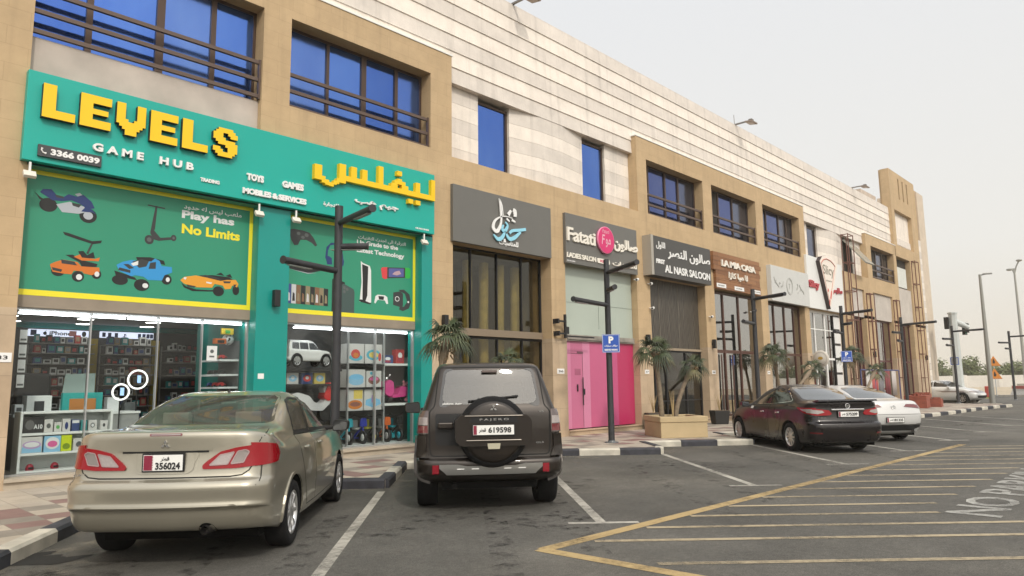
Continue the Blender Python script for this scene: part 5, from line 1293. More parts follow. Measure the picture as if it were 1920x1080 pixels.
hung_text('lettering', 'GAME', WLET, t, (3.44, 12.66, 5.43), .78, .135, .05, .04, 1.6); hung_text('lettering', 'HUB', WLET, t, (4.48, 12.66, 5.43), .58, .135, .05, .04, 1.6)
hung_text('lettering', 'TRADING', WLET, t, (5.2, 12.66, 5.275), .35, .07, .02, .05); hung_text('lettering', 'TOYS', WLET, t, (6.06, 12.66, 5.47), .34, .135, .04, .06); hung_text('lettering', 'GAMES', WLET, t, (6.79, 12.66, 5.47), .46, .135, .04, .06)
hung_text('lettering', 'MOBILES & SERVICES', WLET, t, (5.99, 12.66, 5.20), 1.33, .115, .04, .06, .92)
hung_text('lettering', arabic('جيم هب'), WLET, t, (8.47, 12.66, 5.41), 1.15, .155, .04, .03); hung_text('lettering', arabic('للتجارة'), WLET, t, (7.72, 12.66, 5.255), .37, .10, .012, .03)
hung_text('lettering', 'CR.NO 58454', WLET, t, (10.13, 12.66, 5.145), .40, .04, .004, .04)
pp = MB(); pp.box(2.69, 3.58, 12.615, 12.655, 5.175, 5.36); plate_ = hung(pp, 'phone_panel', mat('slate_panel', (.05, .052, .055), .4), t, bevel=.004)
q = lettering('phone_number', '3366 0039', WLET, None, (2.86, 12.615, 5.215), UX, UZ, .69, .105, .004, .05); q.parent = plate_; q.location = (0, 0, 0)
q = MB(); q.tube([(2.745, 12.612, 5.305), (2.735, 12.612, 5.27), (2.76, 12.612, 5.235), (2.80, 12.612, 5.225)], .013, 6, rad=[.018, .010, .010, .018]); q = q.build('phone_symbol', WLET, plate_)
# teal column and cladding of the shop
tc_ = thing('column_cladding', 'teal panels wrapping the column between the two shop windows', 'cladding', (6.75, 12.9, .13))
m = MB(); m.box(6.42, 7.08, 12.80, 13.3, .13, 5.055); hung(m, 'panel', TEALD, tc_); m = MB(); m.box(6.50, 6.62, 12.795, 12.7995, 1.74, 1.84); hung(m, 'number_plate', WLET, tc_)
m = MB(); m.box(10.44, 10.765, 12.805, 13.3, .13, 5.055); m.parent = None
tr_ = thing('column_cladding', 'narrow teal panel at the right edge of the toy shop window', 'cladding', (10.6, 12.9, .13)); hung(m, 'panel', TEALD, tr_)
# lintel strips and glazing of the toy shop
for a, b in ((2.62, 6.42), (7.08, 10.44)):
    m = MB(); m.box(a, b, 13.04, 13.3, 2.86, 3.05); m.build('lintel', mat('lintel_stone', (.27, .225, .175), .7, var=.12, vscale=3), BL)
    m = MB(); m.box(a-.002, b+.002, 12.80, 13.3, .13, .24); m.box(a-.002, b+.002, 12.75, 13.22, .242, .29); m.build('window_sill', mat('sill_stone', (.44, .38, .30), .6, var=.1, vscale=3), BL)
SILV = mat('silver_frame', (.45, .46, .46), .4, .6)
g1 = glazing('shopfront', 2.62, 6.42, .292, 2.86, 13.12, [(3.72, .02), (4.78, .015), (5.55, .015)], [], SHOPG, SILV, .03)
g2 = glazing('shopfront', 7.08, 10.44, .292, 2.86, 13.12, [(8.42, .03), (9.38, .02)], [], SHOPG, SILV, .03)

# printed window posters
ly = [13.04]
def pic(par, name, m, polys, y=None, **k):
    mb = MB()
    for i, P in enumerate(polys): mb.prism(P, 13.0365-.0012*k.get('lv', 0)-.0003*i, 13.0395, 'xz')
    return hung(mb, name, m, par)
def fit(P, x0, x1, z0, z1): return [(x0+(x1-x0)*a, z0+(z1-z0)*b) for a, b in P]
def circ(cx, cz, r, n=20, ry=None): return [(cx+r*cos(2*pi*i/n), cz+(ry or r)*sin(2*pi*i/n)) for i in range(n)]
def poster(label, x0, x1, z0, z1):
    t = thing('window_poster', label, 'poster', ((x0+x1)/2, 13.04, z0), 0, 'green posters above the shop windows')
    m = MB(); m.box(x0, x1, 13.04, 13.08, z0, z1); hung(m, 'sheet', POSTER, t)
    b = .07; m = MB(); m.box(x0, x1, 13.037, 13.0395, z0, z0+b+.02); m.box(x0, x1, 13.037, 13.0395, z1-b, z1); m.box(x1-b, x1, 13.037, 13.0395, z0+b+.02, z1-b); hung(m, 'border', POSTY, t)
    return t
C = lambda n, c, r=.45: mat('print_'+n, c, r)
NAVY, SILVP, ORNG, BLUP, YELP, BLKP, WHTP, GRYP, DKG = C('navy', (.015, .035, .15)), C('silver', (.42, .45, .50)), C('orange', (.60, .16, .02)), C('blue', (.03, .28, .62)), C('amber', (.72, .32, .03)), C('black', (.012, .012, .013)), C('white', (.70, .72, .72)), C('grey', (.10, .11, .11)), C('dark', (.035, .038, .04))
def picture(t, name, layers):
    root = None
    for i, (m, polys) in enumerate(layers):
        mb = MB()
        for k, P in enumerate(polys): mb.prism(P, 13.0372-.0006*i-.00005*k, 13.0395, 'xz')
        o = hung(mb, name if root is None else 'detail', m, t)
        if root is None: root = o
        else: o.parent = root; o.location = (0, 0, 0)
    return root
p1 = poster('green window poster with motorbike, scooter and toy cars, left of the teal column', 2.62, 6.415, 3.05, 5.055)
f = lambda P: fit(P, 2.78, 3.68, 4.33, 4.80)
picture(p1, 'motorbike_picture', [(BLKP, [f(circ(.22, .40, .14, 18, .24)), f(circ(.86, .22, .145, 18, .26)), f([(0, .78), (.10, .62), (.35, .40), (.33, .34), (.08, .56)])]),
    (SILVP, [f([(.34, .46), (.55, .62), (.78, .52), (.86, .36), (.70, .24), (.44, .22)]), f(circ(.86, .22, .08, 14, .14)), f([(.62, .92), (.70, .99), (.82, .78), (.76, .74)])]),
    (NAVY, [f([(.08, .80), (.12, .92), (.25, .96), (.34, .78), (.45, .76), (.52, .88), (.66, .84), (.76, .94), (.90, .74), (.96, .52), (.84, .44), (.72, .60), (.58, .68), (.42, .60), (.28, .58)]), f([(.74, .34), (.80, .50), (.92, .46), (.99, .30), (.93, .36), (.82, .34)])]),
    (DKG, [f([(.30, .80), (.44, .77), (.46, .70), (.34, .70)]), f([(.58, .60), (.74, .58), (.70, .46), (.60, .50)])])])
f = lambda P: fit(P, 4.44, 4.98, 4.08, 4.80)
picture(p1, 'kick_scooter_picture', [(DKG, [f([(.30, .98), (.36, .98), (.32, .40), (.24, .28), (.18, .30)]), f([(.06, .985), (.60, .965), (.60, .935), (.06, .955)]), f([(.18, .28), (.30, .36), (.50, .20), (.90, .26), (.92, .20), (.45, .12), (.30, .14)]), f(circ(.16, .12, .14, 18, .115)), f(circ(.92, .24, .09, 16, .08))]), (GRYP, [f(circ(.16, .12, .07, 14, .055)), f(circ(.92, .24, .04, 12, .035))])])
f = lambda P: fit(P, 3.06, 3.80, 3.32, 4.13)
picture(p1, 'push_car_picture', [(BLKP, [f([(.20, .98), (.30, .97), (.78, .86), (.98, .90), (.96, .84), (.80, .80), (.50, .86), (.24, .92)]), f(circ(.16, .18, .13, 16, .10)), f(circ(.55, .11, .12, 16, .11)), f(circ(.91, .19, .10, 16, .10)), f([(.28, .52), (.42, .54), (.60, .45), (.92, .40), (.90, .34), (.62, .30), (.56, .40)]), f([(.52, .62), (.62, .64), (.70, .56), (.82, .64), (.86, .52), (.60, .47)])]),
    (ORNG, [f([(.0, .30), (.10, .36), (.24, .42), (.52, .40), (.60, .32), (.96, .33), (.97, .24), (.82, .16), (.66, .18), (.62, .22), (.46, .22), (.42, .14), (.28, .14), (.06, .16)]), f([(.44, .50), (.56, .56), (.60, .50), (.86, .50), (.96, .54), (.94, .46), (.60, .44)])]),
    (DKG, [f([(.20, .42), (.46, .40), (.52, .33), (.22, .34)]), f([(.76, .80), (.80, .80), (.72, .58), (.68, .60)]), f([(.04, .25), (.24, .22), (.22, .17), (.06, .19)])]), (WHTP, [f(circ(.57, .10, .06, 12, .06)), f(circ(.92, .19, .05, 12, .055))])])
f = lambda P: fit(P, 3.98, 4.95, 3.26, 3.87)
picture(p1, 'pickup_picture', [(BLKP, [f(circ(.12, .25, .13, 16, .14)), f(circ(.48, .16, .13, 18, .17)), f(circ(.90, .38, .09, 16, .15)), f([(.36, .94), (.60, .98), (.84, .92), (.86, .80), (.60, .86), (.38, .86)]), f([(.02, .50), (.36, .36), (.40, .28), (.05, .36)])]),
    (BLUP, [f([(.05, .66), (.14, .76), (.28, .84), (.62, .86), (.68, .96), (.76, .90), (.80, .76), (.98, .76), (.99, .60), (.86, .50), (.82, .34), (.58, .32), (.50, .40), (.36, .42), (.30, .38), (.10, .50)])]),
    (DKG, [f([(.30, .80), (.46, .90), (.58, .86), (.54, .70), (.42, .64)]), f([(.60, .82), (.70, .86), (.70, .66), (.58, .64)]), f([(.10, .60), (.28, .55), (.28, .47), (.08, .52)]), f([(.16, .70), (.24, .72), (.34, .62), (.26, .58)])]), (WHTP, [f([(.28, .74), (.40, .84), (.40, .72), (.32, .68)]), f(circ(.54, .15, .05, 12, .07)), f(circ(.92, .38, .035, 12, .07))])])
f = lambda P: fit(P, 5.09, 6.20, 3.26, 3.73)
picture(p1, 'sports_car_picture', [(BLKP, [f(circ(.63, .22, .095, 18, .20)), f(circ(.93, .32, .06, 16, .20)), f([(.02, .42), (.10, .30), (.26, .22), (.5, .24), (.62, .30), (.62, .2), (.20, .14), (.06, .26)]), f([(.30, .78), (.52, .84), (.80, .82), (.90, .70), (.70, .62), (.40, .70)]), f([(.58, .88), (.66, .98), (.72, .86)]), f([(.74, .86), (.82, .96), (.86, .80)])]),
    (YELP, [f([(.0, .52), (.06, .66), (.24, .76), (.42, .72), (.66, .64), (.76, .70), (.92, .74), (.97, .58), (.95, .44), (.86, .50), (.84, .36), (.74, .32), (.70, .46), (.56, .50), (.52, .34), (.24, .30), (.06, .40)])]),
    (DKG, [f([(.30, .76), (.44, .73), (.70, .66), (.60, .76), (.40, .82)]), f([(.70, .64), (.84, .66), (.82, .58), (.72, .56)]), f([(.88, .54), (.94, .56), (.90, .38)]), f([(.10, .38), (.26, .34), (.22, .28), (.12, .30)])]), (WHTP, [f([(.06, .66), (.10, .64), (.08, .56), (.05, .58)]), f([(.42, .56), (.52, .54), (.50, .48), (.42, .50)])])])
hung_text('slogan', 'Play has', WHTP, p1, (5.06, 13.04, 4.60), .98, .19, .002, .04); hung_text('slogan', 'No Limits', POSTY, p1, (5.07, 13.04, 4.36), 1.09, .18, .002, .04)
hung_text('slogan', arabic('ملعب ليس له حدود'), WHTP, p1, (5.09, 13.04, 4.80), 1.09, .11, .002, .02)
p2 = poster('green window poster with headphones and game consoles, right of the teal column', 7.085, 10.435, 3.05, 5.055)
f = lambda P: fit(P, 7.16, 7.84, 4.44, 4.78)
picture(p2, 'gamepad_picture', [(DKG, [f([(.02, .90), (.2, .99), (.50, .97), (.72, .90), (.86, .62), (.99, .20), (.93, .10), (.80, .30), (.62, .42), (.42, .38), (.34, .05), (.22, .0), (.12, .30)])]), (GRYP, [f(circ(.35, .75, .06, 12, .10)), f(circ(.62, .72, .07, 12, .12)), f(circ(.50, .55, .06, 12, .10))])])
f = lambda P: fit(P, 8.03, 8.56, 4.13, 4.62)
picture(p2, 'headphones_picture', [(NAVY, [f([(.0, .25), (.05, .75), (.25, .97), (.45, .99), (.65, .9), (.80, .6), (.84, .3), (.74, .3), (.70, .6), (.55, .85), (.4, .9), (.22, .85), (.12, .6), (.1, .25)]), f([(.02, .30), (.14, .38), (.30, .30), (.32, .02), (.10, .0)]), f([(.60, .30), (.74, .38), (.88, .25), (.84, .02), (.62, .0)])])])
f = lambda P: fit(P, 7.16, 7.94, 3.89, 4.11)
picture(p2, 'console_picture', [(BLKP, [f([(.02, .70), (.30, .99), (.99, .60), (.97, .36), (.60, .0), (.04, .30)])]), (SILVP, [f([(.06, .24), (.60, -.02), (.90, .16), (.60, .05)])])])
gp = MB()
cl = [C('cover_%s' % n, c) for n, c in (('indigo', (.05, .07, .25)), ('white', (.55, .55, .57)), ('brown', (.20, .11, .06)), ('black', (.02, .02, .02)), ('sepia', (.25, .20, .12)))]
for i in range(9): a = 7.17+i*.106; gp.prism([(a, 3.25), (a+.10, 3.245), (a+.10, 3.64-.004*i), (a, 3.645-.004*i)], 13.0366, 13.0395, 'xz', (0, 1, 2, 3, 4, 3, 2, 4, 3)[i])
for i in range(9): a = 7.17+i*.106; gp.prism([(a+.02, 3.30), (a+.08, 3.30), (a+.07, 3.45), (a+.03, 3.48)], 13.0362, 13.0366, 'xz', (1, 3, 4, 2, 1, 4, 1, 3, 4)[i])
hung(gp, 'game_covers_picture', cl, p2)
f = lambda P: fit(P, 8.21, 8.78, 3.14, 3.86)
picture(p2, 'phones_picture', [(BLKP, [f([(0, .0), (0, .95), (.06, .99), (.55, .90), (.55, 0)])]), (C('slate_green', (.05, .085, .08)), [f([(.42, .0), (.42, .82), (.50, .86), (.94, .72), (.98, .64), (.98, 0)])]), (GRYP, [f(circ(.53, .74, .06, 10, .05)), f(circ(.65, .70, .06, 10, .05)), f(circ(.53, .62, .06, 10, .05))])])
f = lambda P: fit(P, 8.87, 9.22, 3.36, 4.31)
picture(p2, 'white_console_picture', [(WHTP, [f([(.14, .99), (.30, .95), (.82, .90), (.92, .80), (.96, .05), (.80, .02), (.10, .05), (.22, .50)])]), (BLKP, [f([(.24, .92), (.70, .88), (.66, .20), (.50, .04), (.30, .06), (.30, .55)]), f([(.0, .08), (.20, .04), (.90, .0), (.95, .03), (.2, .10)])])])
f = lambda P: fit(P, 9.28, 9.67, 3.39, 3.60)
picture(p2, 'white_gamepad_picture', [(WHTP, [f([(.02, .10), (.10, .80), (.25, .97), (.75, .97), (.92, .80), (.99, .10), (.88, .04), (.75, .42), (.25, .42), (.10, .0)])]), (BLKP, [f([(.30, .84), (.70, .84), (.66, .46), (.34, .46)])])])
f = lambda P: fit(P, 9.46, 10.31, 3.96, 4.29)
picture(p2, 'handheld_picture', [(C('crimson', (.62, .05, .06)), [f([(.0, .70), (.04, .80), (.24, .86), (.24, .10), (.12, .0), (.04, .10)])]), (C('leaf_green', (.03, .42, .06)), [f([(.76, .98), (.92, 1.0), (.98, .90), (.98, .30), (.90, .22), (.76, .26)])]), (DKG, [f([(.20, .84), (.80, .97), (.80, .26), (.20, .08)])]), (C('screen_blue', (.09, .10, .30)), [f([(.25, .78), (.75, .90), (.75, .32), (.25, .18)])]), (C('screen_glow', (.45, .30, .35)), [f([(.36, .40), (.45, .60), (.60, .72), (.66, .50), (.52, .36)])])])
f = lambda P: fit(P, 9.79, 10.32, 3.27, 3.77)
picture(p2, 'watch_picture', [(DKG, [f([(.30, .96), (.60, 1.0), (.90, .80), (.99, .45), (.88, .15), (.55, .0), (.35, .06), (.40, .25), (.60, .20), (.78, .45), (.66, .80), (.45, .88)]), f([(.03, .82), (.40, .90), (.55, .80), (.55, .25), (.40, .18), (.03, .25)])]), (WHTP, [f(circ(.84, .44, .05, 10, .05)), f(circ(.24, .54, .12, 14, .12))]), (DKG, [f(circ(.24, .54, .09, 14, .09))])])
hung_text('slogan', 'Up Grade to the', WHTP, p2, (8.81, 13.04, 4.635), 1.12, .135, .002, .04); hung_text('slogan', 'Latest Technology', WHTP, p2, (8.81, 13.04, 4.46), 1.30, .135, .002, .04)
hung_text('slogan', arabic('الترقية الى احدث التقنيات'), WHTP, p2, (8.84, 13.04, 4.775), 1.31, .10, .002, .02)

# the other shop signs
def sign(label, x0, x1, y0, y1, z0, z1, m, side=None, name='shop_sign'):
    t = thing(name, label, 'shop sign', ((x0+x1)/2, YF, z0), 0, 'shop signs along the arcade')
    b = MB(); b.box(x0, x1, y0, y1, z0, z1); hung(b, 'panel', m, t, bevel=.005); return t
SKY = mat('sky_blue_letter', (.28, .62, .78), .3)
s = sign('plain grey sign with white and pale blue arabic calligraphy and a rose', 11.32, 14.98, 12.70, 12.80, 5.04, 6.46, GSIGN)
c1 = MB()
def stroke(mb, pts, rad, y=12.645, mt=0):
    """calligraphic stroke: flat ribbon of changing width standing off the panel"""
    P = []; n = len(pts); 
    for i in range(n-1):
        for k in range(5):
            t_ = k/5; a = pts[max(0, i-1)]; b = pts[i]; c = pts[i+1]; d = pts[min(n-1, i+2)]
            P.append(tuple(.5*(2*b[q]+(c[q]-a[q])*t_+(2*a[q]-5*b[q]+4*c[q]-d[q])*t_**2+(3*b[q]-a[q]-3*c[q]+d[q])*t_**3) for q in (0, 1)) + (rad[i]+(rad[i+1]-rad[i])*t_,))
    P.append((*pts[-1], rad[-1])); L = []; R = []
    for i, (x, z, r) in enumerate(P):
        a = P[max(0, i-1)]; b = P[min(len(P)-1, i+1)]; d = Vector((b[0]-a[0], b[1]-a[1])); d = d.normalized() if d.length else Vector((1, 0))
        L.append((x-d.y*r, z+d.x*r)); R.append((x+d.y*r, z-d.x*r))
    m_ = len(P); V = [(x, y, z) for x, z in L+R] + [(x, y+.03, z) for x, z in L+R]; F = []
    for i in range(m_-1): F += [(i, i+1, m_+i+1, m_+i), (i, 2*m_+i, 2*m_+i+1, i+1), (m_+i, m_+i+1, 3*m_+i+1, 3*m_+i)]
    mb.add(V, F, mt, False)
LG = lambda a, b: (12.62+(a-190)/560*1.26, 6.36-(b-110-(a-305)*.30)/560*1.0)   # shared layout of the emblem
stroke(c1, [LG(305, 110), LG(330, 300), LG(330, 480), LG(270, 590), LG(205, 540), LG(230, 440), LG(330, 385), LG(440, 395), LG(520, 430)], [.012, .03, .028, .05, .05, .03, .014, .010, .008])
stroke(c1, [LG(305, 110), LG(345, 220), LG(365, 370)], [.010, .022, .010])
stroke(c1, [LG(420, 420), LG(470, 470)], [.03, .02]); stroke(c1, [LG(505, 450), LG(570, 490)], [.035, .02]); stroke(c1, [LG(450, 370), LG(500, 310)], [.05, .03]); stroke(c1, [LG(530, 300), LG(560, 330), LG(570, 410)], [.04, .075, .05]); stroke(c1, [LG(385, 720), LG(390, 770)], [.02, .035])
hung(c1, 'calligraphy', WLET, s)
c2 = MB(); stroke(c2, [LG(400, 470), LG(440, 530), LG(400, 600), LG(350, 570), LG(370, 510)], [.02, .03, .045, .045, .02], 12.648)
stroke(c2, [LG(205, 630), LG(280, 710), LG(350, 690), LG(400, 610)], [.015, .05, .05, .02], 12.648); stroke(c2, [LG(750, 620), LG(640, 620), LG(520, 615), LG(470, 650)], [.04, .04, .04, .03], 12.648); stroke(c2, [LG(660, 650), LG(560, 720), LG(470, 730), LG(415, 650)], [.03, .05, .05, .03], 12.648)
hung(c2, 'calligraphy_blue', SKY, s)
hung_text('lettering', arabic('للمناسبات'), WLET, s, (12.89, 12.70, 5.13), .72, .17, .02, .02)
s = sign('grey ladies salon sign with a round pink badge', 15.62, 19.24, 12.70, 12.80, 5.0, 6.46, GSIGN)
CRM = mat('cream_letter', (.78, .74, .66), .45)
hung_text('lettering', 'Fatati', CRM, s, (15.65, 12.70, 5.64), 1.33, .40, .05, .02, .95); hung_text('lettering', arabic('صالون'), CRM, s, (17.92, 12.70, 5.62), 1.30, .42, .05, .04)
M_ = Matrix.Translation((17.46, 12.70, 5.88)) @ Matrix.Rotation(pi/2, 4, 'X')
b = MB(); b.lathe([(.40, 0), (.42, .03), (.42, .085), (.40, .09)], 32, 0, M_); b.lathe([(.40, .09), (.385, .092), (.0, .092)], 32, 1, M_, False); hung(b, 'badge', [mat('badge_rim_pink', (.70, .22, .36), .4), mat('badge_pink', (.62, .022, .15), .4)], s)
hung_text('badge_lettering', 'F', mat('badge_print', (.75, .42, .50), .4), s, (17.22, 12.608, 5.74), .17, .30, .002, .01, 1, .2); hung_text('badge_lettering', arabic('مو'), MATS['badge_print'], s, (17.42, 12.608, 5.66), .26, .27, .002, .01); hung_text('badge_lettering', 'Fatati', MATS['badge_print'], s, (17.26, 12.608, 6.09), .36, .12, .002, 0, 1, .2)
hung_text('lettering', 'LADIES SALON', CRM, s, (15.64, 12.70, 5.155), 1.36, .15, .03, .03, .9); hung_text('lettering', arabic('للسيدات'), CRM, s, (17.85, 12.70, 5.13), 1.30, .18, .03, .03)
b = MB(); b.prism(rounded([(17.07, 5.15), (17.69, 5.15), (17.69, 5.30), (17.07, 5.30)], .06), 12.67, 12.70); hung(b, 'pill_panel', MATS['cream_letter'], s); hung_text('lettering', 'KIDS', mat('pill_red', (.6, .04, .12), .5), s, (17.20, 12.669, 5.185), .36, .075, .002, .05)
hung_text('lettering', 'CR NO 8895', WLET, s, (15.65, 12.70, 5.05), .38, .035, .002, .03)
NGREY = mat('charcoal_sign_panel', (.055, .053, .050), .4)
s = sign("dark grey men's saloon sign in a deep silver-sided box", 19.85, 23.62, 12.45, 12.80, 5.04, 6.36, NGREY)
b = MB(); b.box(19.70, 19.849, 12.46, 12.80, 5.05, 6.37); hung(b, 'box_side', mat('sign_box_silver', (.42, .39, .34), .4, .3), s)
hung_text('lettering', 'AL NASR SALOON', WLET, s, (20.47, 12.45, 5.19), 3.03, .26, .02, .025, 1.0); hung_text('lettering', 'FIRST', WLET, s, (19.95, 12.45, 5.45), .52, .15, .015, .05)
hung_text('lettering', arabic('صالون النصر'), WLET, s, (20.67, 12.45, 5.66), 2.88, .42, .02, .02); hung_text('lettering', arabic('الاول'), WLET, s, (19.98, 12.45, 5.93), .55, .26, .015, .02)
m, nt, p = nodes_mat('sign_wood'); L_ = nt.links.new; v, tc = wallcoord(nt); br = N(nt, 'ShaderNodeTexBrick'); br.inputs['Scale'].default_value = 1; br.inputs['Brick Width'].default_value = .9; br.inputs['Row Height'].default_value = .165; br.inputs['Mortar Size'].default_value = .004
br.inputs['Color1'].default_value = (.30, .145, .065, 1); br.inputs['Color2'].default_value = (.20, .088, .038, 1); br.inputs['Mortar'].default_value = (.06, .03, .015, 1); L_(v, br.inputs['Vector']); L_(br.outputs['Color'], p.inputs['Base Color']); p.inputs['Roughness'].default_value = .6
t = thing('shop_sign', 'wooden plank sign with ragged ends and cream lettering', 'shop sign', (26.4, YF, 5.0), 0, 'shop signs along the arcade')
b = MB(); random.seed(5)
for k in range(8): b.box(24.28+random.choice((0, .10, .16)), 28.32-random.choice((0, .10, .16)), 12.68+.006*(k % 2), 12.80, 5.04+.175*k, 5.04+.175*(k+1)-.006)
hung(b, 'planks', m, t)
hung_text('lettering', 'LA MIA CASA', CRM, t, (24.86, 12.68, 5.92), 2.87, .25, .05, .04, .95); hung_text('lettering', arabic('لا ميا كازا'), CRM, t, (25.40, 12.68, 5.44), 1.58, .31, .05, .02)
for a, c in ((24.44, 25.17), (25.87, 26.66), (27.5, 28.13)): b = MB(); b.box(a, c, 12.665, 12.68, 5.09, 5.24); hung(b, 'small_plate', WLET, t)
for a, tx in ((24.54, 'RESTAURANT'), (25.99, 'LOUNGE'), (27.58, 'CAFE')): hung_text('lettering', tx, BLKS, t, (a, 12.665, 5.14), .50, .05, .002, .02)
PALE = mat('pale_sign_panel', (.56, .565, .55), .5, var=.03)
s = sign('pale grey sign with faint grey antlers and an oval emblem', 29.10, 33.15, 12.60, 12.80, 4.93, 6.45, PALE)
b = MB(); FG = mat('faint_grey_print', (.33, .33, .31), .6)
b.tube([(30.95+.33*cos(a), 12.597, 5.68+.37*sin(a)) for a in [2*pi*k/30 for k in range(30)]], .012, 5, closed=True); b.tube([(30.95+.27*cos(a), 12.597, 5.68+.31*sin(a)) for a in [2*pi*k/30 for k in range(30)]], .008, 5, closed=True)
hung(b, 'oval_emblem', FG, s); hung_text('lettering', '7', FG, s, (30.86, 12.598, 5.55), .17, .24, .004, .02)
b = MB(); stroke(b, [(29.36, 5.95), (29.46, 5.78), (29.66, 5.66), (29.82, 5.56)], [.01, .03, .03, .035], 12.585); stroke(b, [(29.42, 5.70), (29.5, 5.78), (29.6, 5.84)], [.02, .02, .01], 12.586); stroke(b, [(30.02, 5.58), (30.2, 5.64), (30.30, 5.84)], [.035, .03, .01], 12.585); stroke(b, [(30.0, 5.72), (29.9, 5.75), (29.86, 5.66)], [.015, .02, .01], 12.586); hung(b, 'antler_script', FG, s)
b = MB(); stroke(b, [(31.72, 5.60), (31.85, 5.78), (31.78, 5.86)], [.03, .025, .01], 12.585); stroke(b, [(32.02, 5.84), (32.2, 5.66), (32.45, 5.54), (32.5, 5.44)], [.02, .03, .03, .01], 12.585); stroke(b, [(32.05, 5.56), (32.12, 5.62)], [.02, .02], 12.586); stroke(b, [(31.8, 5.44), (31.86, 5.48)], [.02, .02], 12.586); hung(b, 'antler_script', FG, s)
WPAN = mat('white_sign_panel', (.74, .745, .73), .45)
s = sign('tall white pizza shop sign with a big slice-shaped plaque', 33.30, 37.95, 12.70, 12.80, 4.93, 7.42, WPAN)
sl = [(34.45, 7.22), (34.8, 7.48), (35.4, 7.60), (36.0, 7.56), (36.55, 7.38), (36.75, 7.24), (35.46, 4.97)]
b = MB(); b.prism(sl, 12.50, 12.70, 'xz', 0, None, 1); plq = hung(b, 'slice_plaque', [mat('plaque_cream', (.80, .73, .66), .5), mat('plaque_side', (.05, .035, .035), .5)], s)
b = MB(); arc = [(34.62, 7.14), (34.9, 7.32), (35.3, 7.41), (35.85, 7.37), (36.25, 7.24), (36.40, 7.14), (35.38, 5.25)]
for i in range(len(arc)): a_, c_ = arc[i], arc[(i+1) % len(arc)]; b.rod((a_[0], 12.497, a_[1]), (c_[0], 12.497, c_[1]), .028 if i < 5 else .014, n=6)
o_ = hung(b, 'slice_outline', mat('terracotta_line', (.50, .17, .12), .5), s)
hung_text('lettering', 'Slicy', mat('olive_grey_letter', (.20, .18, .13), .5), s, (34.78, 12.50, 6.50), 1.42, .60, .004, .01); hung_text('lettering', 'pizzeria', MATS['olive_grey_letter'], s, (35.10, 12.50, 6.28), .75, .11, .003, .02)
b = MB(); b.prism([(35.28, 5.98), (35.36, 5.90), (35.32, 5.78), (35.22, 5.84)], 12.492, 12.4995); b.prism([(35.46, 5.50), (35.66, 5.88), (35.80, 5.86), (35.60, 5.46)], 12.492, 12.4995); b.prism([(35.30, 5.45), (35.46, 5.38), (35.36, 5.12), (35.30, 5.2)], 12.492, 12.4995); hung(b, 'slice_topping', mat('tomato_red', (.58, .09, .07), .5), s)
RL = mat('brick_red_letter', (.42, .045, .06), .5)
hung_text('lettering', 'Slicy', RL, s, (33.36, 12.70, 5.80), 1.25, .44, .06, .05); hung_text('lettering', arabic('سلايسي'), RL, s, (36.2, 12.70, 5.76), 1.45, .40, .06, .04)
# round blade sign and stacked boards at the pizza shop
t = thing('blade_sign', 'round pale hanging sign with a small gold motif by the pizza shop', 'hanging sign', (33.3, 12.35, 2.55))
M_ = Matrix.Translation((0, 0, 0)) @ Matrix.Rotation(-pi/2, 4, 'Y'); b = MB(); b.lathe([(0, -.03), (.37, -.03), (.38, 0), (.37, .03), (0, .03)], 30, 0, M_); b.build('disc', mat('disc_pale', (.62, .58, .52), .5), t)
b = MB(); b.tube([(-.034, .29*cos(a), .29*sin(a)) for a in [2*pi*k/24 for k in range(24)]], .006, 5, closed=True); b.build('ring', mat('ring_grey', (.3, .27, .24), .5), t); b = MB(); b.prism(circ(0, .02, .11, 16, .07), -.036, -.031, 'yz'); b.build('motif', mat('motif_gold', (.45, .28, .04), .5), t)
b = MB(); b.rod((0, .38, .1), (0, .46, .1), .02); b.build('bracket', DARKM, t)
t = thing('menu_board', 'stack of white boards on a dark strip by the pizza shop door', 'notice board', (37.4, 12.98, .3))
b = MB(); b.box(-.42, .42, 0, .04, .0, 4.5); b.build('backing', DARKM, t)
for k in range(6): b = MB(); b.box(-.40, .40, -.02, -.001, .22+k*.72, .82+k*.72); b.build('board', WPAN, t)

# ------------------------------------------------------------------ lamps and small fittings on the walls
SC = []
def sconce(x, z, label, y=YF):
    t = thing('wall_lamp', label, 'wall lamp', (x, y, z), 0, 'small up-and-down wall lamps')
    b = MB(); b.box(-.06, .06, -.15, -.03, -.16, .16); b.build('housing', DARKM, t, bevel=.008); b = MB(); b.box(-.04, .04, -.03, 0, -.05, .05); b.build('wall_plate', DARKM, t)
    return t
sconce(6.78, 3.28, 'dark box lamp on the teal column'); sconce(11.08, 3.06, 'dark box lamp on the pier beside the teal shop'); sconce(19.72, 2.95, 'dark box lamp on the pier left of the big planter')
sconce(24.1, 2.95, "dark box lamp on the pier right of the men's saloon"); sconce(28.78, 2.95, 'dark box lamp on the pier left of the antler sign shop', YF); sconce(38.7, 2.95, 'dark box lamp on the pier past the pizza shop'); sconce(42.2, 2.95, 'dark box lamp on the second pier past the pizza shop'); sconce(52.6, 2.95, 'dark box lamp at the far corner of the arcade')
def flood(x, z, label):
    t = thing('floodlight', label, 'floodlight', (x, 12.70, z), 0, 'white floodlights under the teal sign')
    b = MB(); b.box(-.015, .015, -.015, .015, -.16, 0); b.build('stem', WHITEP, t)
    M_ = Matrix.Translation((0, -.02, -.20)) @ Matrix.Rotation(radians(-38), 4, 'X'); b = MB(); b.box(-.085, .085, -.03, .03, -.06, .06, 0, M_); hd = b.build('head', mat('floodlight_white', (.66, .63, .56), .5), t, bevel=.008); b = MB(); b.box(-.07, .07, .031, .037, -.045, .045, 0, M_); b.build('lens', mat('floodlight_lens', (.30, .31, .30), .15), hd)
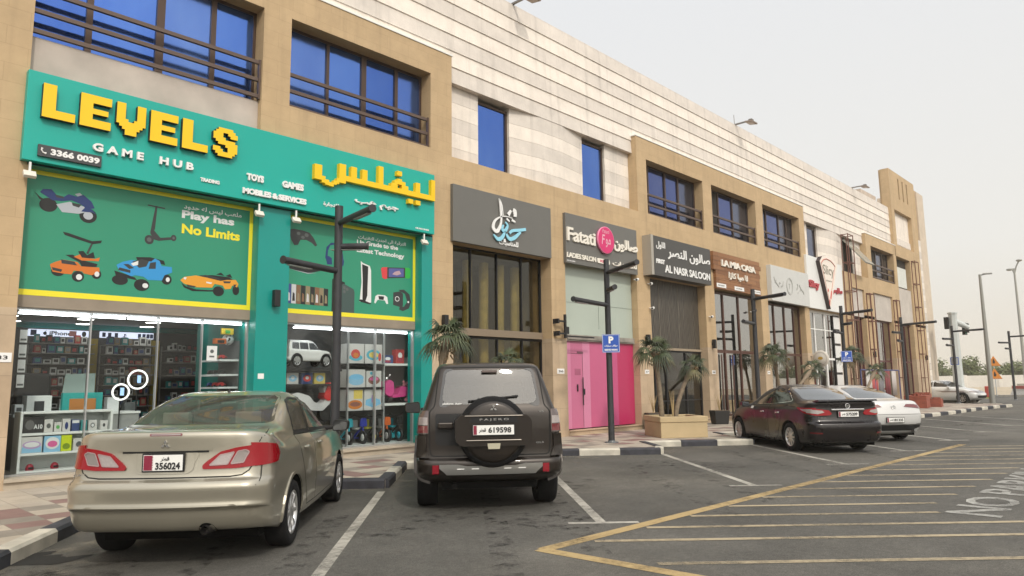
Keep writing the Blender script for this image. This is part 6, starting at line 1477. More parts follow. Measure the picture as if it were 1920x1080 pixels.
flood(2.62, 5.07, 'white floodlight under the left end of the teal sign'); flood(6.36, 5.07, 'white floodlight just left of the teal column top'); flood(7.14, 5.07, 'white floodlight just right of the teal column top'); flood(10.42, 5.07, 'white floodlight under the right end of the teal sign')
def numberplate(x, z, label, txt, w=.30, h=.14):
    t = thing('number_plaque', label, 'number plaque', (x, YF-.004, z), 0, 'white unit number plaques on the piers')
    b = MB(); b.box(-w/2, w/2, -.012, 0, -h/2, h/2); b.build('plate', WLET, t); lettering('lettering', txt, BLKS, t, (-w*.36, -.012, -h*.22), UX, UZ, w*.72, h*.42, .002, .02)
numberplate(2.42, 2.07, 'white number plaque on the leftmost pier', '5-33', .36, .14); numberplate(15.38, 1.92, 'white number plaque on the pier left of the pink shop', '36'); numberplate(19.7, 1.92, 'white number plaque on the pier right of the pink shop', '37', .24, .13); numberplate(24.1, 1.92, 'white number plaque on the pier left of the wooden sign shop', '38', .24, .13); numberplate(28.75, 1.92, 'white number plaque on the pier right of the wooden sign shop', '39', .24, .13)
def secam(x, y, z, label):
    t = thing('security_camera', label, 'security camera', (x, y, z), 0, 'small white security cameras')
    b = MB(); b.rod((0, 0, 0), (0, -.10, -.02), .02); b.build('bracket', WHITEP, t); b = MB(); b.rod((-.06, -.14, -.03), (.08, -.10, .0), .045, n=12); hd = b.build('housing', WHITEP, t); b = MB(); b.rod((-.066, -.142, -.031), (-.06, -.14, -.03), .032, n=12); b.build('lens', BLKS, hd)
secam(19.15, 12.80, 4.86, "white camera under the right end of the ladies salon sign"); secam(19.95, 12.80, 4.80, "white camera under the left end of the men's saloon sign"); secam(20.0, 12.8, 4.0, "white camera on the jamb left of the fluted dark panel"); secam(23.95, 12.80, 3.95, "white camera on the pier right of the fluted dark panel"); secam(27.9, 13.05, 4.4, 'white camera in the doorway under the wooden sign')
t = thing('wall_bracket', 'dark steel swing bracket on the pier left of the pink shop', 'bracket', (15.42, YF, 3.15))
b = MB(); b.box(-.03, .03, -.20, -.14, -.32, .34); b.build('upright', DARKM, t); b = MB(); b.box(-.30, .0, -.19, -.15, .12, .17); b.build('arm', DARKM, t); b = MB(); b.box(-.28, .0, -.19, -.15, -.22, -.17); b.build('arm', DARKM, t); b = MB(); b.box(-.33, -.27, -.20, 0, .08, .21); b.build('fixing', DARKM, t); b = MB(); b.box(-.31, -.25, -.20, 0, -.26, -.13); b.build('fixing', DARKM, t); b = MB(); b.box(.03, 1.30, -.19, -.15, -.28, -.24); b.build('boom', DARKM, t); b = MB(); b.box(.03, .14, -.20, -.10, -.20, .0); b.build('junction_box', DARKM, t)
def rooflight(x, label, rod=False):
    t = thing('roof_floodlight', label, 'floodlight', (x, 13.05, 12.24), 0, 'floodlights on arms along the parapet')
    GRM = mat('galvanised_steel', (.22, .20, .18), .5, .6)
    b = MB(); b.box(-.03, .03, -.72, .15, .0, .055); b.build('arm', GRM, t); b = MB(); b.box(-.05, .05, .02, .12, -.12, .06); b.build('foot', GRM, t)
    M_ = Matrix.Translation((.02, -.72, -.06)) @ Matrix.Rotation(radians(10), 4, 'X'); b = MB(); b.box(-.24, .24, -.17, .17, -.03, .03, 0, M_); hd = b.build('head', mat('floodlight_brown', (.26, .20, .16), .5), t, bevel=.01); b = MB(); b.box(-.20, .20, -.13, .13, -.036, -.031, 0, M_); b.build('lens', mat('lens_amber_grey', (.33, .25, .19), .3), hd); b = MB(); b.box(-.10, .10, -.80, -.66, .0, .07); b.build('yoke', GRM, t)
    if rod: b = MB(); b.rod((0, 0, .05), (-.02, 0, .45), .012); b.build('conduit', GRM, t)
rooflight(13.87, 'parapet floodlight over the blue stairs of windows, nearest of the three'); rooflight(27.44, 'parapet floodlight with an upright rod, middle of the three', True); rooflight(41.5, 'parapet floodlight nearest the tower')
bpy.data.objects['roof_floodlight']['label'] = 'parapet floodlight nearest the camera, cut by the top edge of the picture'
# rusty-red lattice frames on the far piers
FRM = mat('red_oxide_steel', (.15, .062, .045), .6)
def lattice(x, z0, z1, label, w=.7, d=.42, y=YF):
    t = thing('sign_frame', label, 'steel frame', (x, y, z0), 0, 'red steel lattice frames on the far piers')
    H = z1-z0; n = max(2, round(H/1.6))
    for a in (0, w):
        for c in (-.02, -d): b = MB(); b.box(a-.02, a+.02, c-.02, c+.02, 0, H); b.build('post', FRM, t)
    for k in range(n+1):
        z = H*k/n; b = MB(); z = min(H-.03, max(.03, z))
        for c in (-.02, -d): b.box(.02, w-.02, c-.017, c+.017, z-.018, z+.018)
        for a in (0, w): b.box(a-.017, a+.017, -d+.02, -.04, z-.018, z+.018)
        b.build('rung', FRM, t)
lattice(38.3, .15, 9.1, 'tall red steel frame right beside the pizza shop sign', .75, .36, 12.76); lattice(41.75, .15, 6.3, 'red steel frame on the pier between the two grey boards', .7, .2); lattice(46.6, .15, 6.3, 'red steel frame on the pier left of the tower', .6, .2); lattice(51.2, .15, 9.2, 'red steel frame at the tower corner', .8, .22)
# ------------------------------------------------------------------ inside the toy and game shop
SHW = mat('shop_wall', (.07, .068, .064), .8, var=.05); SHF = mat('shop_floor', (.30, .28, .25), .3); SHC = mat('shop_ceiling', (.42, .42, .41), .9)
m = MB(); m.box(2.45, 11.2, 18.2, 18.3, .13, 3.04); m.box(2.35, 2.6, 13.3, 18.3, .13, 3.04); m.box(11.0, 11.2, 13.5, 18.2, .13, 3.04); m.build('shop_room', SHW, BL)
m = MB(); m.box(2.6, 11.0, 13.14, 18.2, .13, .285); m.build('shop_floor', SHF, BL); m = MB(); m.box(2.35, 11.2, 13.3, 18.3, 3.041, 3.10); m.build('shop_ceiling', SHC, BL)
m = MB(); m.box(6.42, 6.50, 13.3, 15.4, .286, 3.04); m.build('partition', mat('partition_teal', (.006, .20, .17), .5), BL)
m = MB(); m.box(7.08, 11.0, 14.25, 14.33, .286, 3.04); m.build('display_back', mat('display_back_grey', (.10, .10, .10), .7), BL)
YLW = mat('mustard_panel', (.42, .30, .03), .6)
for x0, x1 in ((5.14, 5.28), (6.46, 6.62)): m = MB(); m.box(x0, x1, 18.0, 18.199, .286, 2.72); m.build('wall_pilaster', YLW, BL)
m = MB(); m.box(2.61, 11.0, 18.05, 18.199, 2.92, 3.04); m.build('wall_frieze', TEALD, BL)
LAMP = mat('lamp_glow', (1, .97, .92), .5, emit=8); STRIPL = mat('strip_glow', (.95, .98, 1), .5, emit=10)
k = 0
for y in (13.9, 15.0, 16.2, 17.4):
    for x in ((3.2, 4.5, 5.8) if y > 14 else (3.0, 4.2, 5.4)):
        t = thing('ceiling_lamp', 'round white lamp shining on the ceiling of the game shop', 'ceiling lamp', (x+.3*((k//3) % 2), y, 3.04), 0, 'round lamps on the shop ceiling'); k += 1
        b = MB(); b.lathe([(0, -.001), (.17, -.001), (.17, -.035), (.15, -.05)], 18); b.build('housing', WHITEP, t); b = MB(); b.lathe([(.148, -.051), (0, -.055)], 18); b.build('diffuser', LAMP, t)
for x in (8.2, 9.8):
    t = thing('ceiling_lamp', 'round white lamp shining above the toy window', 'ceiling lamp', (x, 13.8, 3.04), 0, 'round lamps on the shop ceiling'); b = MB(); b.lathe([(0, -.001), (.17, -.001), (.17, -.035), (.15, -.05)], 18); b.build('housing', WHITEP, t); b = MB(); b.lathe([(.148, -.051), (0, -.055)], 18); b.build('diffuser', LAMP, t)
for a, c, lb in ((2.75, 4.30, 'first'), (4.35, 6.38, 'second'), (7.5, 8.40, 'third'), (8.46, 10.40, 'fourth')):
    t = thing('strip_light', {'first': 'white strip light at the left end of the shop window head', 'second': 'longer white strip light left of the teal column', 'third': 'short white strip light above the white toy car', 'fourth': 'white strip light above the boxed paddling pools'}[lb], 'strip light', ((a+c)/2, 13.28, 2.80), 0, 'strip lights along the shop window head')
    b = MB(); h = (c-a)/2; b.box(-h, h, 0, .06, 0, .06); b.build('housing', WHITEP, t); b = MB(); b.box(-h, h, -.012, -.001, .0, .055); tb_ = b.build('diffuser', mat('strip_face', (.95, .98, 1), .5, emit=.85), t); b = MB(); b.box(-h, h, .0, .05, -.022, -.001); b.build('tube', STRIPL, t)
# lit header signs at the back
def header(label, x0, x1, z0, z1, draw):
    t = thing('lit_header_sign', label, 'lit sign', ((x0+x1)/2, 18.0, z0)); b = MB(); b.box(x0, x1, 17.95, 18.04, z0, z1); hung(b, 'light_box', mat('header_glow', (.72, .76, .92), .5, emit=.9), t); draw(t)
def draw_phone(t):
    hung_text('lettering', 'iPhone', BLKS, t, (4.30, 17.95, 2.765), .42, .09, .003, .03)
    b = MB(); b.prism(circ(4.22, 2.80, .038, 14), 17.945, 17.9495); b.prism([(4.22, 2.842), (4.235, 2.866), (4.245, 2.86), (4.232, 2.84)], 17.945, 17.9495); hung(b, 'fruit_emblem', BLKS, t); b = MB(); b.prism(circ(4.258, 2.805, .014, 10), 17.943, 17.9449); hung(b, 'emblem_bite', MATS['header_glow'], t)
    b = MB(); b.box(3.95, 4.06, 17.945, 17.9495, 2.75, 2.87); hung(b, 'print', NAVY, t); b = MB(); b.box(4.68, 4.82, 17.945, 17.9495, 2.75, 2.87); hung(b, 'print', C('rose_print', (.55, .2, .18)), t); b = MB(); b.prism(circ(4.97, 2.81, .045, 12, .06), 17.945, 17.9495); hung(b, 'print', DKG, t)
header('lit white header sign with phone lettering at the back of the game shop', 3.92, 5.10, 2.74, 2.885, draw_phone)
def draw_game(t):
    for i, x in enumerate((5.34, 5.46, 5.60, 6.10, 6.20, 6.29, 6.37)): b = MB(); b.box(x, x+.07, 17.945, 17.9495, 2.765, 2.865); hung(b, 'print', NAVY, t)
    b = MB(); b.box(5.80, 5.815, 17.945, 17.9495, 2.77, 2.85); b.prism([(5.815, 2.85), (5.85, 2.835), (5.85, 2.81), (5.815, 2.82)], 17.945, 17.9495); b.prism([(5.765, 2.775), (5.87, 2.775), (5.85, 2.79), (5.78, 2.79)], 17.9452, 17.9495); hung(b, 'emblem', NAVY, t)
header('lit blue-white header sign with small game cover prints', 5.31, 6.45, 2.75, 2.89, draw_game)
# shelving at the back
random.seed(11)
SHELFM = mat('shelf_board', (.25, .245, .23), .5)
BOXC = [mat('carton_%s' % n, c, .5) for n, c in (('white', (.58, .58, .56)), ('grey', (.22, .22, .22)), ('black', (.02, .02, .022)), ('navy', (.03, .06, .18)), ('red', (.35, .03, .03)), ('teal', (.02, .25, .25)), ('tan', (.30, .22, .13)))]
BOXN = ['white', 'grey', 'black', 'navy', 'red', 'teal', 'tan']
def shelving(label, x0, x1, zs, where, n):
    t = thing('shelving', label, 'shelf unit', (x0, 17.85, .286)); 
    for z in zs: b = MB(); b.box(0, x1-x0, -.22, .15, z-.286-.02, z-.286); b.build('shelf', SHELFM, t)
    for x in (0, x1-x0-.03): b = MB(); b.box(x, x+.03, .16, .19, 0, 2.3); b.build('upright', SHELFM, t)
    for z in zs:
        x = x0+.06
        while x < x1-.16:
            w = random.uniform(.07, .15); h = random.uniform(.08, .19); i = random.choice((0, 0, 1, 2, 2, 3, 4, 5, 6, 0))
            tt = thing('product_box', 'small %s carton on the %s shelves at the back of the game shop' % (BOXN[i], where), 'box', (x+w/2, 17.72, z+.001), 0, '%s cartons on the %s back shelves' % (BOXN[i], where))
            b = MB(); b.box(-w/2, w/2, -.06, .06, 0, h); b.build('carton', BOXC[i], tt); b = MB(); b.box(-w*.32, w*.32, -.062, -.0605, h*.25, h*.8); b.build('print', BOXC[(i+2) % 7], tt)
            x += w+random.uniform(.01, .04)
shelving('wall shelves under the lit phone header', 3.92, 5.12, (.95, 1.2, 1.45, 1.68, 1.91, 2.14, 2.37, 2.58), 'left', 6); shelving('wall shelves under the lit game header', 5.32, 6.44, (.95, 1.2, 1.45, 1.68, 1.91, 2.14, 2.37, 2.58), 'middle', 6); shelving('wall shelves right of the mustard pilasters', 6.66, 8.9, (1.0, 1.30, 1.6, 1.9, 2.2, 2.48), 'right', 8)
# white cube unit in the window
CAR_ = mat('carcass_white', (.74, .77, .75), .4)
t = thing('display_unit', 'white open shelf unit standing in the left shop window', 'shelf unit', (2.88, 13.28, .286))
for nm, q in (('side_panel', (0, .035, 0, .40, 0, .96)), ('side_panel', (1.28, 1.315, 0, .40, 0, .96)), ('top', (.035, 1.28, 0, .40, .925, .96)), ('shelf', (.035, 1.28, 0, .39, .59, .63)), ('shelf', (.035, 1.28, 0, .39, .285, .32)), ('bottom', (.035, 1.28, 0, .40, .0, .05)), ('back', (.035, 1.28, .392, .40, .05, .925))):
    b = MB(); b.box(*q); b.build(nm, CAR_, t, bevel=.004)
def carton(x, z, w, h, d, m, label, prints=(), y=13.30, group='boxed goods in the shop windows', rz=0):
    t = thing('product_box', label, 'box', (x, y+d/2, z), rz, group); b = MB(); b.box(-w/2, w/2, -d/2, d/2, 0, h); b.build('carton', m, t, bevel=.003)
    for i, (pm, P) in enumerate(prints):
        b = MB(); b.prism([(-w/2+w*a, h*c) for a, c in P], -d/2-.0012-.0008*i, -d/2-.0002, 'xz'); b.build('print', pm, t)
    return t
E_ = lambda cx, cz, rx, rz: [(cx+rx*cos(2*pi*k/16), cz+rz*sin(2*pi*k/16)) for k in range(16)]
WB, BB = BOXC[0], BOXC[2]
q = carton(3.065, .286+.632, .28, .25, .10, BB, 'black box with white A10 lettering in the white shelf unit', [(C('ash', (.12, .12, .12)), E_(.32, .5, .22, .3))]); lettering('lettering', 'A10', WHTP, q, (.0, -.052, .06), UX, UZ, .12, .07, .001, .04)
for i, (x, w, h, m_, lb, pr) in enumerate(((3.27, .12, .20, WB, 'tall white carton beside the black A10 box', [(GRYP, E_(.5, .5, .25, .2))]), (3.40, .10, .15, WB, 'low white carton with green dot in the white shelf unit', [(C('leaf_dot', (.1, .4, .1)), E_(.5, .5, .25, .2))]), (3.52, .11, .20, WB, 'white carton with dark blue print on the top shelf', [(NAVY, E_(.5, .45, .22, .3))]), (3.65, .11, .18, BOXC[3], 'dark blue carton with pale top on the top shelf', [(WHTP, [(.05, .7), (.95, .7), (.95, .95), (.05, .95)])]), (3.775, .09, .17, BOXC[5], 'teal carton on the top shelf of the white unit', [(WHTP, E_(.5, .6, .2, .2))]), (3.90, .13, .16, WB, 'white carton with grey ring on the top shelf', [(GRYP, E_(.5, .5, .25, .25)), (WHTP, E_(.5, .5, .16, .16))]), (4.07, .11, .15, WB, 'rightmost white carton on the top shelf', [(DKG, E_(.5, .5, .18, .2))]))):
    carton(x, .286+.632, w, h, .09, m_, lb, pr)
SKB = C('sky_print', (.25, .50, .70)); PNK = C('pink_print', (.65, .12, .32)); LIME = C('lime_print', (.55, .65, .02)); LAV = C('lavender_print', (.45, .32, .55))
carton(3.06, .286+.322, .28, .25, .10, WB, 'white box with purple hoop picture on the middle shelf', [(SKB, [(.03, .03), (.97, .03), (.97, .4), (.03, .4)]), (LAV, E_(.5, .5, .45, .25)), (WHTP, E_(.5, .52, .36, .16))]); carton(3.34, .286+.322, .23, .25, .10, SKB, 'sky blue box with pink picture on the middle shelf', [(WHTP, E_(.5, .55, .42, .38)), (PNK, E_(.5, .5, .3, .2))])
carton(3.535, .286+.322, .15, .25, .10, LIME, 'lime yellow box on the middle shelf', [(C('olive_print', (.2, .3, .02)), E_(.5, .3, .35, .2))]); carton(3.77, .286+.322, .27, .19, .10, WB, 'white box with grey line drawing on the middle shelf', [(GRYP, E_(.3, .5, .16, .25)), (GRYP, E_(.68, .5, .16, .25))])
for i, x in enumerate((3.08, 3.42, 3.78)):
    t = thing('toy_helmet', ('small dark red toy at the left of the bottom shelf', 'small dark red toy in the middle of the bottom shelf', 'pinkish red toy at the right of the bottom shelf')[i], 'toy', (x, 13.42, .286+.052)); b = MB(); b.lathe([(.055, 0), (.06, .03), (.045, .075), (.02, .095), (0, .098)], 12); b.build('shell', C('toy_red', (.30, .02, .04)), t); b = MB(); b.box(-.03, .03, -.062, -.04, .02, .05); b.build('visor', BLKP, t)
# tag boards on the left
for i in range(4): t = thing('tag_board', ('topmost white card hanging inside the left edge of the shop window', 'second card from the top inside the left edge of the shop window', 'third card from the top inside the left edge of the shop window', 'lowest white card hanging inside the left edge of the shop window')[i], 'display card', (2.85, 13.34, 2.33-.235*i), 0, 'cards on the left edge of the window'); b = MB(); b.box(-.05, .05, 0, .01, 0, .20); b.build('card', WHTP, t); b = MB(); b.box(-.04, .04, -.002, -.0005, .03, .06); b.build('print', GRYP, t)
t = thing('notice_sheet', 'white paper notice stuck on the shop glass near the teal column', 'notice', (5.65, 13.10, 2.08)); b = MB(); b.box(0, .19, 0, .004, 0, .27); b.build('sheet', WHTP, t); b = MB(); b.prism(circ(.095, .17, .035, 12), -.0015, -.0003); b.box(.05, .14, -.0015, -.0003, .06, .09); b.build('print', GRYP, t)
# counter, monitor sheet, chair, ring lights
t = thing('counter', 'low counter behind the white shelf unit', 'counter', (2.95, 14.0, .286)); b = MB(); b.box(0, 1.9, 0, .6, 0, .86); b.build('carcass', mat('counter_grey', (.30, .31, .30), .5), t); b = MB(); b.box(-.02, 1.92, -.02, .62, .862, .90); b.build('top', CAR_, t)
def flatbox(name, label, cat, loc, s, m, det=None, dm=None):
    t = thing(name, label, cat, loc); b = MB(); b.box(-s[0]/2, s[0]/2, -s[1]/2, s[1]/2, 0, s[2]); b.build('body', m, t, bevel=.006)
    if det: b = MB(); b.box(-s[0]*det, s[0]*det, -s[1]/2-.004, -s[1]/2-.0005, s[2]*.15, s[2]*.7); b.build('print', dm or GRYP, t)
flatbox('printer', 'pale office printer on the counter', 'printer', (3.3, 14.22, 1.19), (.36, .3, .30), CAR_, .2, DKG); flatbox('paper_stack', 'white stack of papers on the counter end', 'papers', (3.02, 14.2, 1.19), (.12, .25, .16), WHTP, .3)
flatbox('hoverboard_box', 'teal box with red and yellow print on the counter', 'box', (3.93, 14.06, 1.19), (.62, .1, .34), C('teal_print', (.02, .35, .32)), .33, C('ember_print', (.45, .18, .04)))
t = thing('counter_screen', 'pale green plastic screen standing on the counter', 'screen', (3.92, 14.32, 1.19)); b = MB(); b.prism([(-.27, 0), (.27, 0), (.27, .68), (-.20, .66)], -.006, .006); b.build('sheet', mat('screen_pale', (.30, .39, .36), .25), t); b = MB(); b.box(-.25, .25, -.04, .04, -.0, .02); b.build('foot', CAR_, t)
t = thing('office_chair', 'black high-backed office chair behind the counter', 'chair', (3.42, 15.1, .286)); b = MB(); b.box(-.28, .28, -.04, .06, .75, 1.6); b.build('backrest', BLKP, t, bevel=.05); b = MB(); b.box(-.27, .27, -.5, 0, .45, .55); b.build('seat', BLKP, t, bevel=.04); b = MB(); b.rod((0, -.2, .08), (0, -.2, .45), .03); b.build('column', DARKM, t)
for i in range(5): a = 2*pi*i/5; b = MB(); b.rod((0, -.2, .08), (.3*cos(a), -.2+.3*sin(a), .05), .02); b.build('foot', DARKM, t)
RING = mat('ring_glow', (1, .98, .95), .5, emit=.75)
for x, y, z, r, lb in ((4.80, 14.0, 1.75, .165, 'larger glowing ring light holding a phone'), (4.46, 13.8, 1.53, .135, 'smaller glowing ring light holding a phone, lower left of the other')):
    t = thing('ring_light', lb, 'ring light', (x, y, .286), 0, 'ring lights behind the shop glass'); b = MB(); b.tube([(r*cos(2*pi*k/28), 0, z-.286+r*sin(2*pi*k/28)) for k in range(28)], .017, 8, closed=True); b.build('ring', RING, t)
    b = MB(); b.rod((0, .02, .02), (0, .02, z-.286-r), .012); b.build('stand', DARKM, t); b = MB(); b.box(-.02, .055, -.012, .0, z-.286-.07, z-.286+.085); ph = b.build('phone', BLKP, t); b = MB(); b.box(-.014, .049, -.015, -.0125, z-.286-.06, z-.286+.075); b.build('screen', mat('phone_screen', (.35, .55, .85), .2, emit=.7), ph)
    for k in range(3): a = 2*pi*k/3; b = MB(); b.rod((0, .02, .25), (.2*cos(a), .02+.2*sin(a), .01), .01); b.build('leg', DARKM, t)
for i in range(3): flatbox('speaker_box', ('white tower carton left of the ring lights', 'white tower carton between the ring lights', 'grey tower carton right of the ring lights')[i], 'box', (4.30+.30*i, 14.7, .286), (.2, .2, 1.05+.1*(i % 2)), (WHTP, WHTP, GRYP)[i], .3, GRYP)
# white slanted shelves near the column with toys, ball
t = thing('gondola_shelf', 'white shelves with small toys beside the teal column', 'shelf unit', (6.2, 13.5, .286))
for k, z in enumerate((1.0, 1.28, 1.52, 1.80)): b = MB(); b.box(-.18, .2, -.12, .75, z, z+.035); b.build('shelf', WHTP, t)
b = MB(); b.box(.19, .21, -.12, .75, .1, 2.2); b.build('back', GRYP, t)
random.seed(4)
for k, z in enumerate((1.035, 1.315, 1.555, 1.835)):
    for j in range(3):
        i = random.choice((2, 3, 6, 4)); tt = thing('small_toy', '%s toy car, %s on the %s white shelf by the teal column' % (BOXN[i], ('nearest the glass', 'in the middle', 'at the back')[j], ('lowest', 'second', 'third', 'top')[k]), 'toy', (6.12, 13.48+.24*j, .286+z+.0)); b = MB(); b.prism(rounded([(-.07, .02), (.07, .02), (.07, .05), (.04, .055), (.02, .085), (-.04, .085), (-.06, .055)], .01), -.035, .035, 'xz'); b.build('body', BOXC[i], tt)
        for sx in (-.045, .045): b = MB(); b.rod((sx, -.04, .022), (sx, .04, .022), .022, n=10); b.build('wheel_pair', BLKP, tt)
t = thing('football', 'white football with dark patches on top of the toy shelf', 'ball', (6.28, 13.62, .286+2.13+.1)); bm = bmesh.new(); bmesh.ops.create_icosphere(bm, subdivisions=3, radius=.11); me = bpy.data.meshes.new('ball'); bm.to_mesh(me); bm.free(); me.materials.append(WHTP); me.materials.append(BLKP)
for p in me.polygons: p.use_smooth = True; p.material_index = 1 if noise.noise(p.center*22) > .22 else 0
o = bpy.data.objects.new('ball', me); COL.objects.link(o); o.parent = t
flatbox('toy_rotor', 'orange and black toy left of the football', 'toy', (6.08, 13.55, 2.42), (.22, .12, .10), C('toy_orange', (.55, .13, .02)), .3, BLKP); flatbox('toy_bird_kite', 'yellow toy hanging above the football', 'toy', (6.2, 13.5, 2.60), (.24, .05, .12), C('toy_yellow', (.60, .42, .02)), .2, C('toy_green', (.05, .3, .05)))
# ---- right-hand window
t = thing('display_rack', 'white display rack with glass shelves in the right shop window', 'shelf unit', (8.83, 13.3, .286))
for x0, x1, zs in ((0, .94, (1.285, .785, 1.78)), (.95, 2.10, (1.79, .89))):
    for z in zs: b = MB(); b.box(x0, x1, .0, .55, z-.02-.02, z-.02+(.03 if x0 else 0)); b.build('shelf', CAR_ if x0 else DARKM, t)
b = MB(); b.box(.93, .96, 0, .05, 0, 2.5); b.build('post', SILV, t); b = MB(); b.box(-.02, .01, 0, .05, 0, 2.5); b.build('post', SILV, t); b = MB(); b.box(0, 2.1, .57, .60, 0, 2.55); b.build('back', mat('rack_back', (.13, .135, .13), .6), t); b = MB(); b.box(0, 2.1, 0, .55, .0, .03); b.build('bottom', CAR_, t)
OC, RC, AQ = C('boat_orange', (.60, .20, .03)), C('boat_red', (.55, .06, .05)), C('aqua_print', (.08, .42, .55)); BL2 = C('pool_blue', (.20, .50, .75)); BRN = C('pool_brown', (.25, .10, .08)); YL2 = C('duck_yellow', (.70, .55, .12))
PB = [(9.05, 1.79+.286, .42, .43, 'white box with a red and blue inflatable boat picture, top left of the rack', [(AQ, E_(.5, .30, .42, .17)), (RC, E_(.48, .48, .28, .24)), (OC, E_(.5, .42, .16, .13))]),
      (9.52, 1.79+.286, .46, .43, 'white box with a green and blue play pool picture, top of the rack', [(AQ, E_(.5, .45, .42, .28)), (YL2, E_(.5, .45, .28, .16)), (RC, E_(.86, .35, .09, .22))]),
      (9.07, 1.27+.286, .46, .39, 'white box with an oval blue paddling pool picture', [(BL2, E_(.5, .52, .42, .22)), (SKB, E_(.5, .33, .42, .22)), (BL2, E_(.5, .55, .34, .13))]),
      (9.54, 1.27+.286, .40, .36, 'white box with a dark round pool picture', [(BRN, E_(.5, .42, .40, .26)), (PNK, E_(.5, .5, .3, .12)), (AQ, E_(.3, .85, .08, .1))]),
      (9.05, .766+.286, .40, .46, 'cream box with an orange dinghy picture', [(YL2, [(.4, .55), (.97, .55), (.97, .97), (.4, .97)]), (OC, E_(.5, .28, .47, .22)), (BRN, E_(.5, .30, .34, .11))]),
      (9.52, .766+.286, .46, .45, 'white box with a square pale blue family pool picture', [(BL2, [(.06, .25), (.5, .12), (.96, .28), (.9, .5), (.5, .62), (.08, .5)]), (SKB, [(.15, .36), (.5, .24), (.86, .38), (.5, .52)]), (LAV, E_(.45, .55, .05, .2))])]
for x, z, w, h, lb, pr in PB: carton(x, z, w, h, .30, WB, lb, pr, 13.36)
# white toy car on a dark plinth
t = thing('toy_car', 'large white ride-on toy off-roader in the shop window', 'toy car', (7.62, 13.58, 1.99), 0)
cc = Car(suv_rows(), 2); ob = bpy.data.objects.new('body', cc.me); COL.objects.link(ob); ob.parent = t; cc.me.materials.append(paint('toy_white_paint', (.70, .70, .68), .0, .35, .02))
for P in ([(-.42, 1.24), (.25, 1.22), (.25, 1.68), (-.36, 1.69)], [(.33, 1.215), (1.12, 1.20), (1.12, 1.67), (.33, 1.68)], [(1.20, 1.20), (2.2, 1.18), (1.75, 1.66), (1.20, 1.67)]):
    for sg in (1, -1): cc.patch('side_window', rounded(P, .06), MATS['tinted_glass'], t, 'y', sg)
cc.patch('windscreen', [(-.68, 1.20), (.68, 1.20), (.58, 1.70), (-.58, 1.70)], MATS['tinted_glass'], t, 'x', 1)
for sg in (1, -1):
    cc.patch('wheel_arch', ann(0, .385, .44, .56, 0, 180, 14), BLACKP, t, 'y', sg, off=.01, thick=.02); cc.patch('wheel_arch', ann(2.78, .385, .44, .56, 0, 180, 14), BLACKP, t, 'y', sg, off=.01, thick=.02)
    for x in (0, 2.78): make_wheel(t, x, sg*.86, .43, .26, sg, 7, 'wide', None, .72)
    cc.patch('headlight', [(.5*sg, .80), (.5*sg, .95), (.9*sg, .95), (.9*sg, .80)][::sg], CLEARLENS, t, 'x', 1, off=.01, thick=.02)
t.scale = (.245, .245, .30)
flatbox('plinth', 'dark plinth under the white toy off-roader', 'stand', (8.0, 13.60, 1.90), (1.4, .5, .085), DARKM); 
for i, (x, m_, lb) in enumerate(((7.35, BOXC[6], 'tan'), (7.62, WB, 'white'), (7.95, BOXC[3], 'navy'), (8.25, YL2, 'yellow'))): carton(x, 1.64, .26, .23, .15, m_, '%s toy box in the row under the white toy car' % lb, [(SKB if i % 2 else RC, E_(.5, .5, .35, .3)), (WHTP, E_(.5, .55, .15, .15))], 13.5)
m_ = flatbox('shelf_board', 'dark shelf under the row of toy boxes', 'shelf', (7.9, 13.6, 1.60), (1.55, .4, .035), DARKM)
# ride-on motorcycle
t = thing('toy_motorbike', 'white and red ride-on toy motorcycle in the shop window', 'toy motorbike', (8.05, 13.62, .95)); TW = C('toy_white', (.70, .70, .70), .3)
b = MB(); b.prism(rounded([(-.62, .42), (-.30, .52), (-.02, .44), (.10, .30), (.28, .28), (.38, .38), (.30, .62), (.44, .70), (.52, .60), (.50, .30), (.30, .12), (.02, .14), (-.12, .30), (-.40, .42)], .05, 5), -.10, .10, 'xz'); b.build('fairing', TW, t, bevel=.03)
b = MB(); b.prism(rounded([(.30, .40), (.40, .66), (.46, .74), (.62, .50), (.55, .38), (.42, .32)], .05, 5), -.13, .13, 'xz'); b.build('nose', C('toy_red_bright', (.60, .04, .04), .3), t, bevel=.03)
b = MB(); b.prism(rounded([(-.36, .53), (-.06, .47), (.06, .36), (.14, .40), (.06, .52), (-.1, .56)], .03), -.08, .08, 'xz'); b.build('seat', BLKP, t, bevel=.02)
for x in (-.40, .42): b = MB(); b.rod((x, -.06, .08), (x, .06, .08), .17, n=20); b.build('wheel', BLKP, t)
b = MB(); b.rod((.30, -.25, .66), (.30, .25, .66), .016); b.build('handlebar', BLKP, t); b = MB(); b.box(-.3, .3, -.2, .2, -.66, -.095); b.build('stand', DARKM, t)
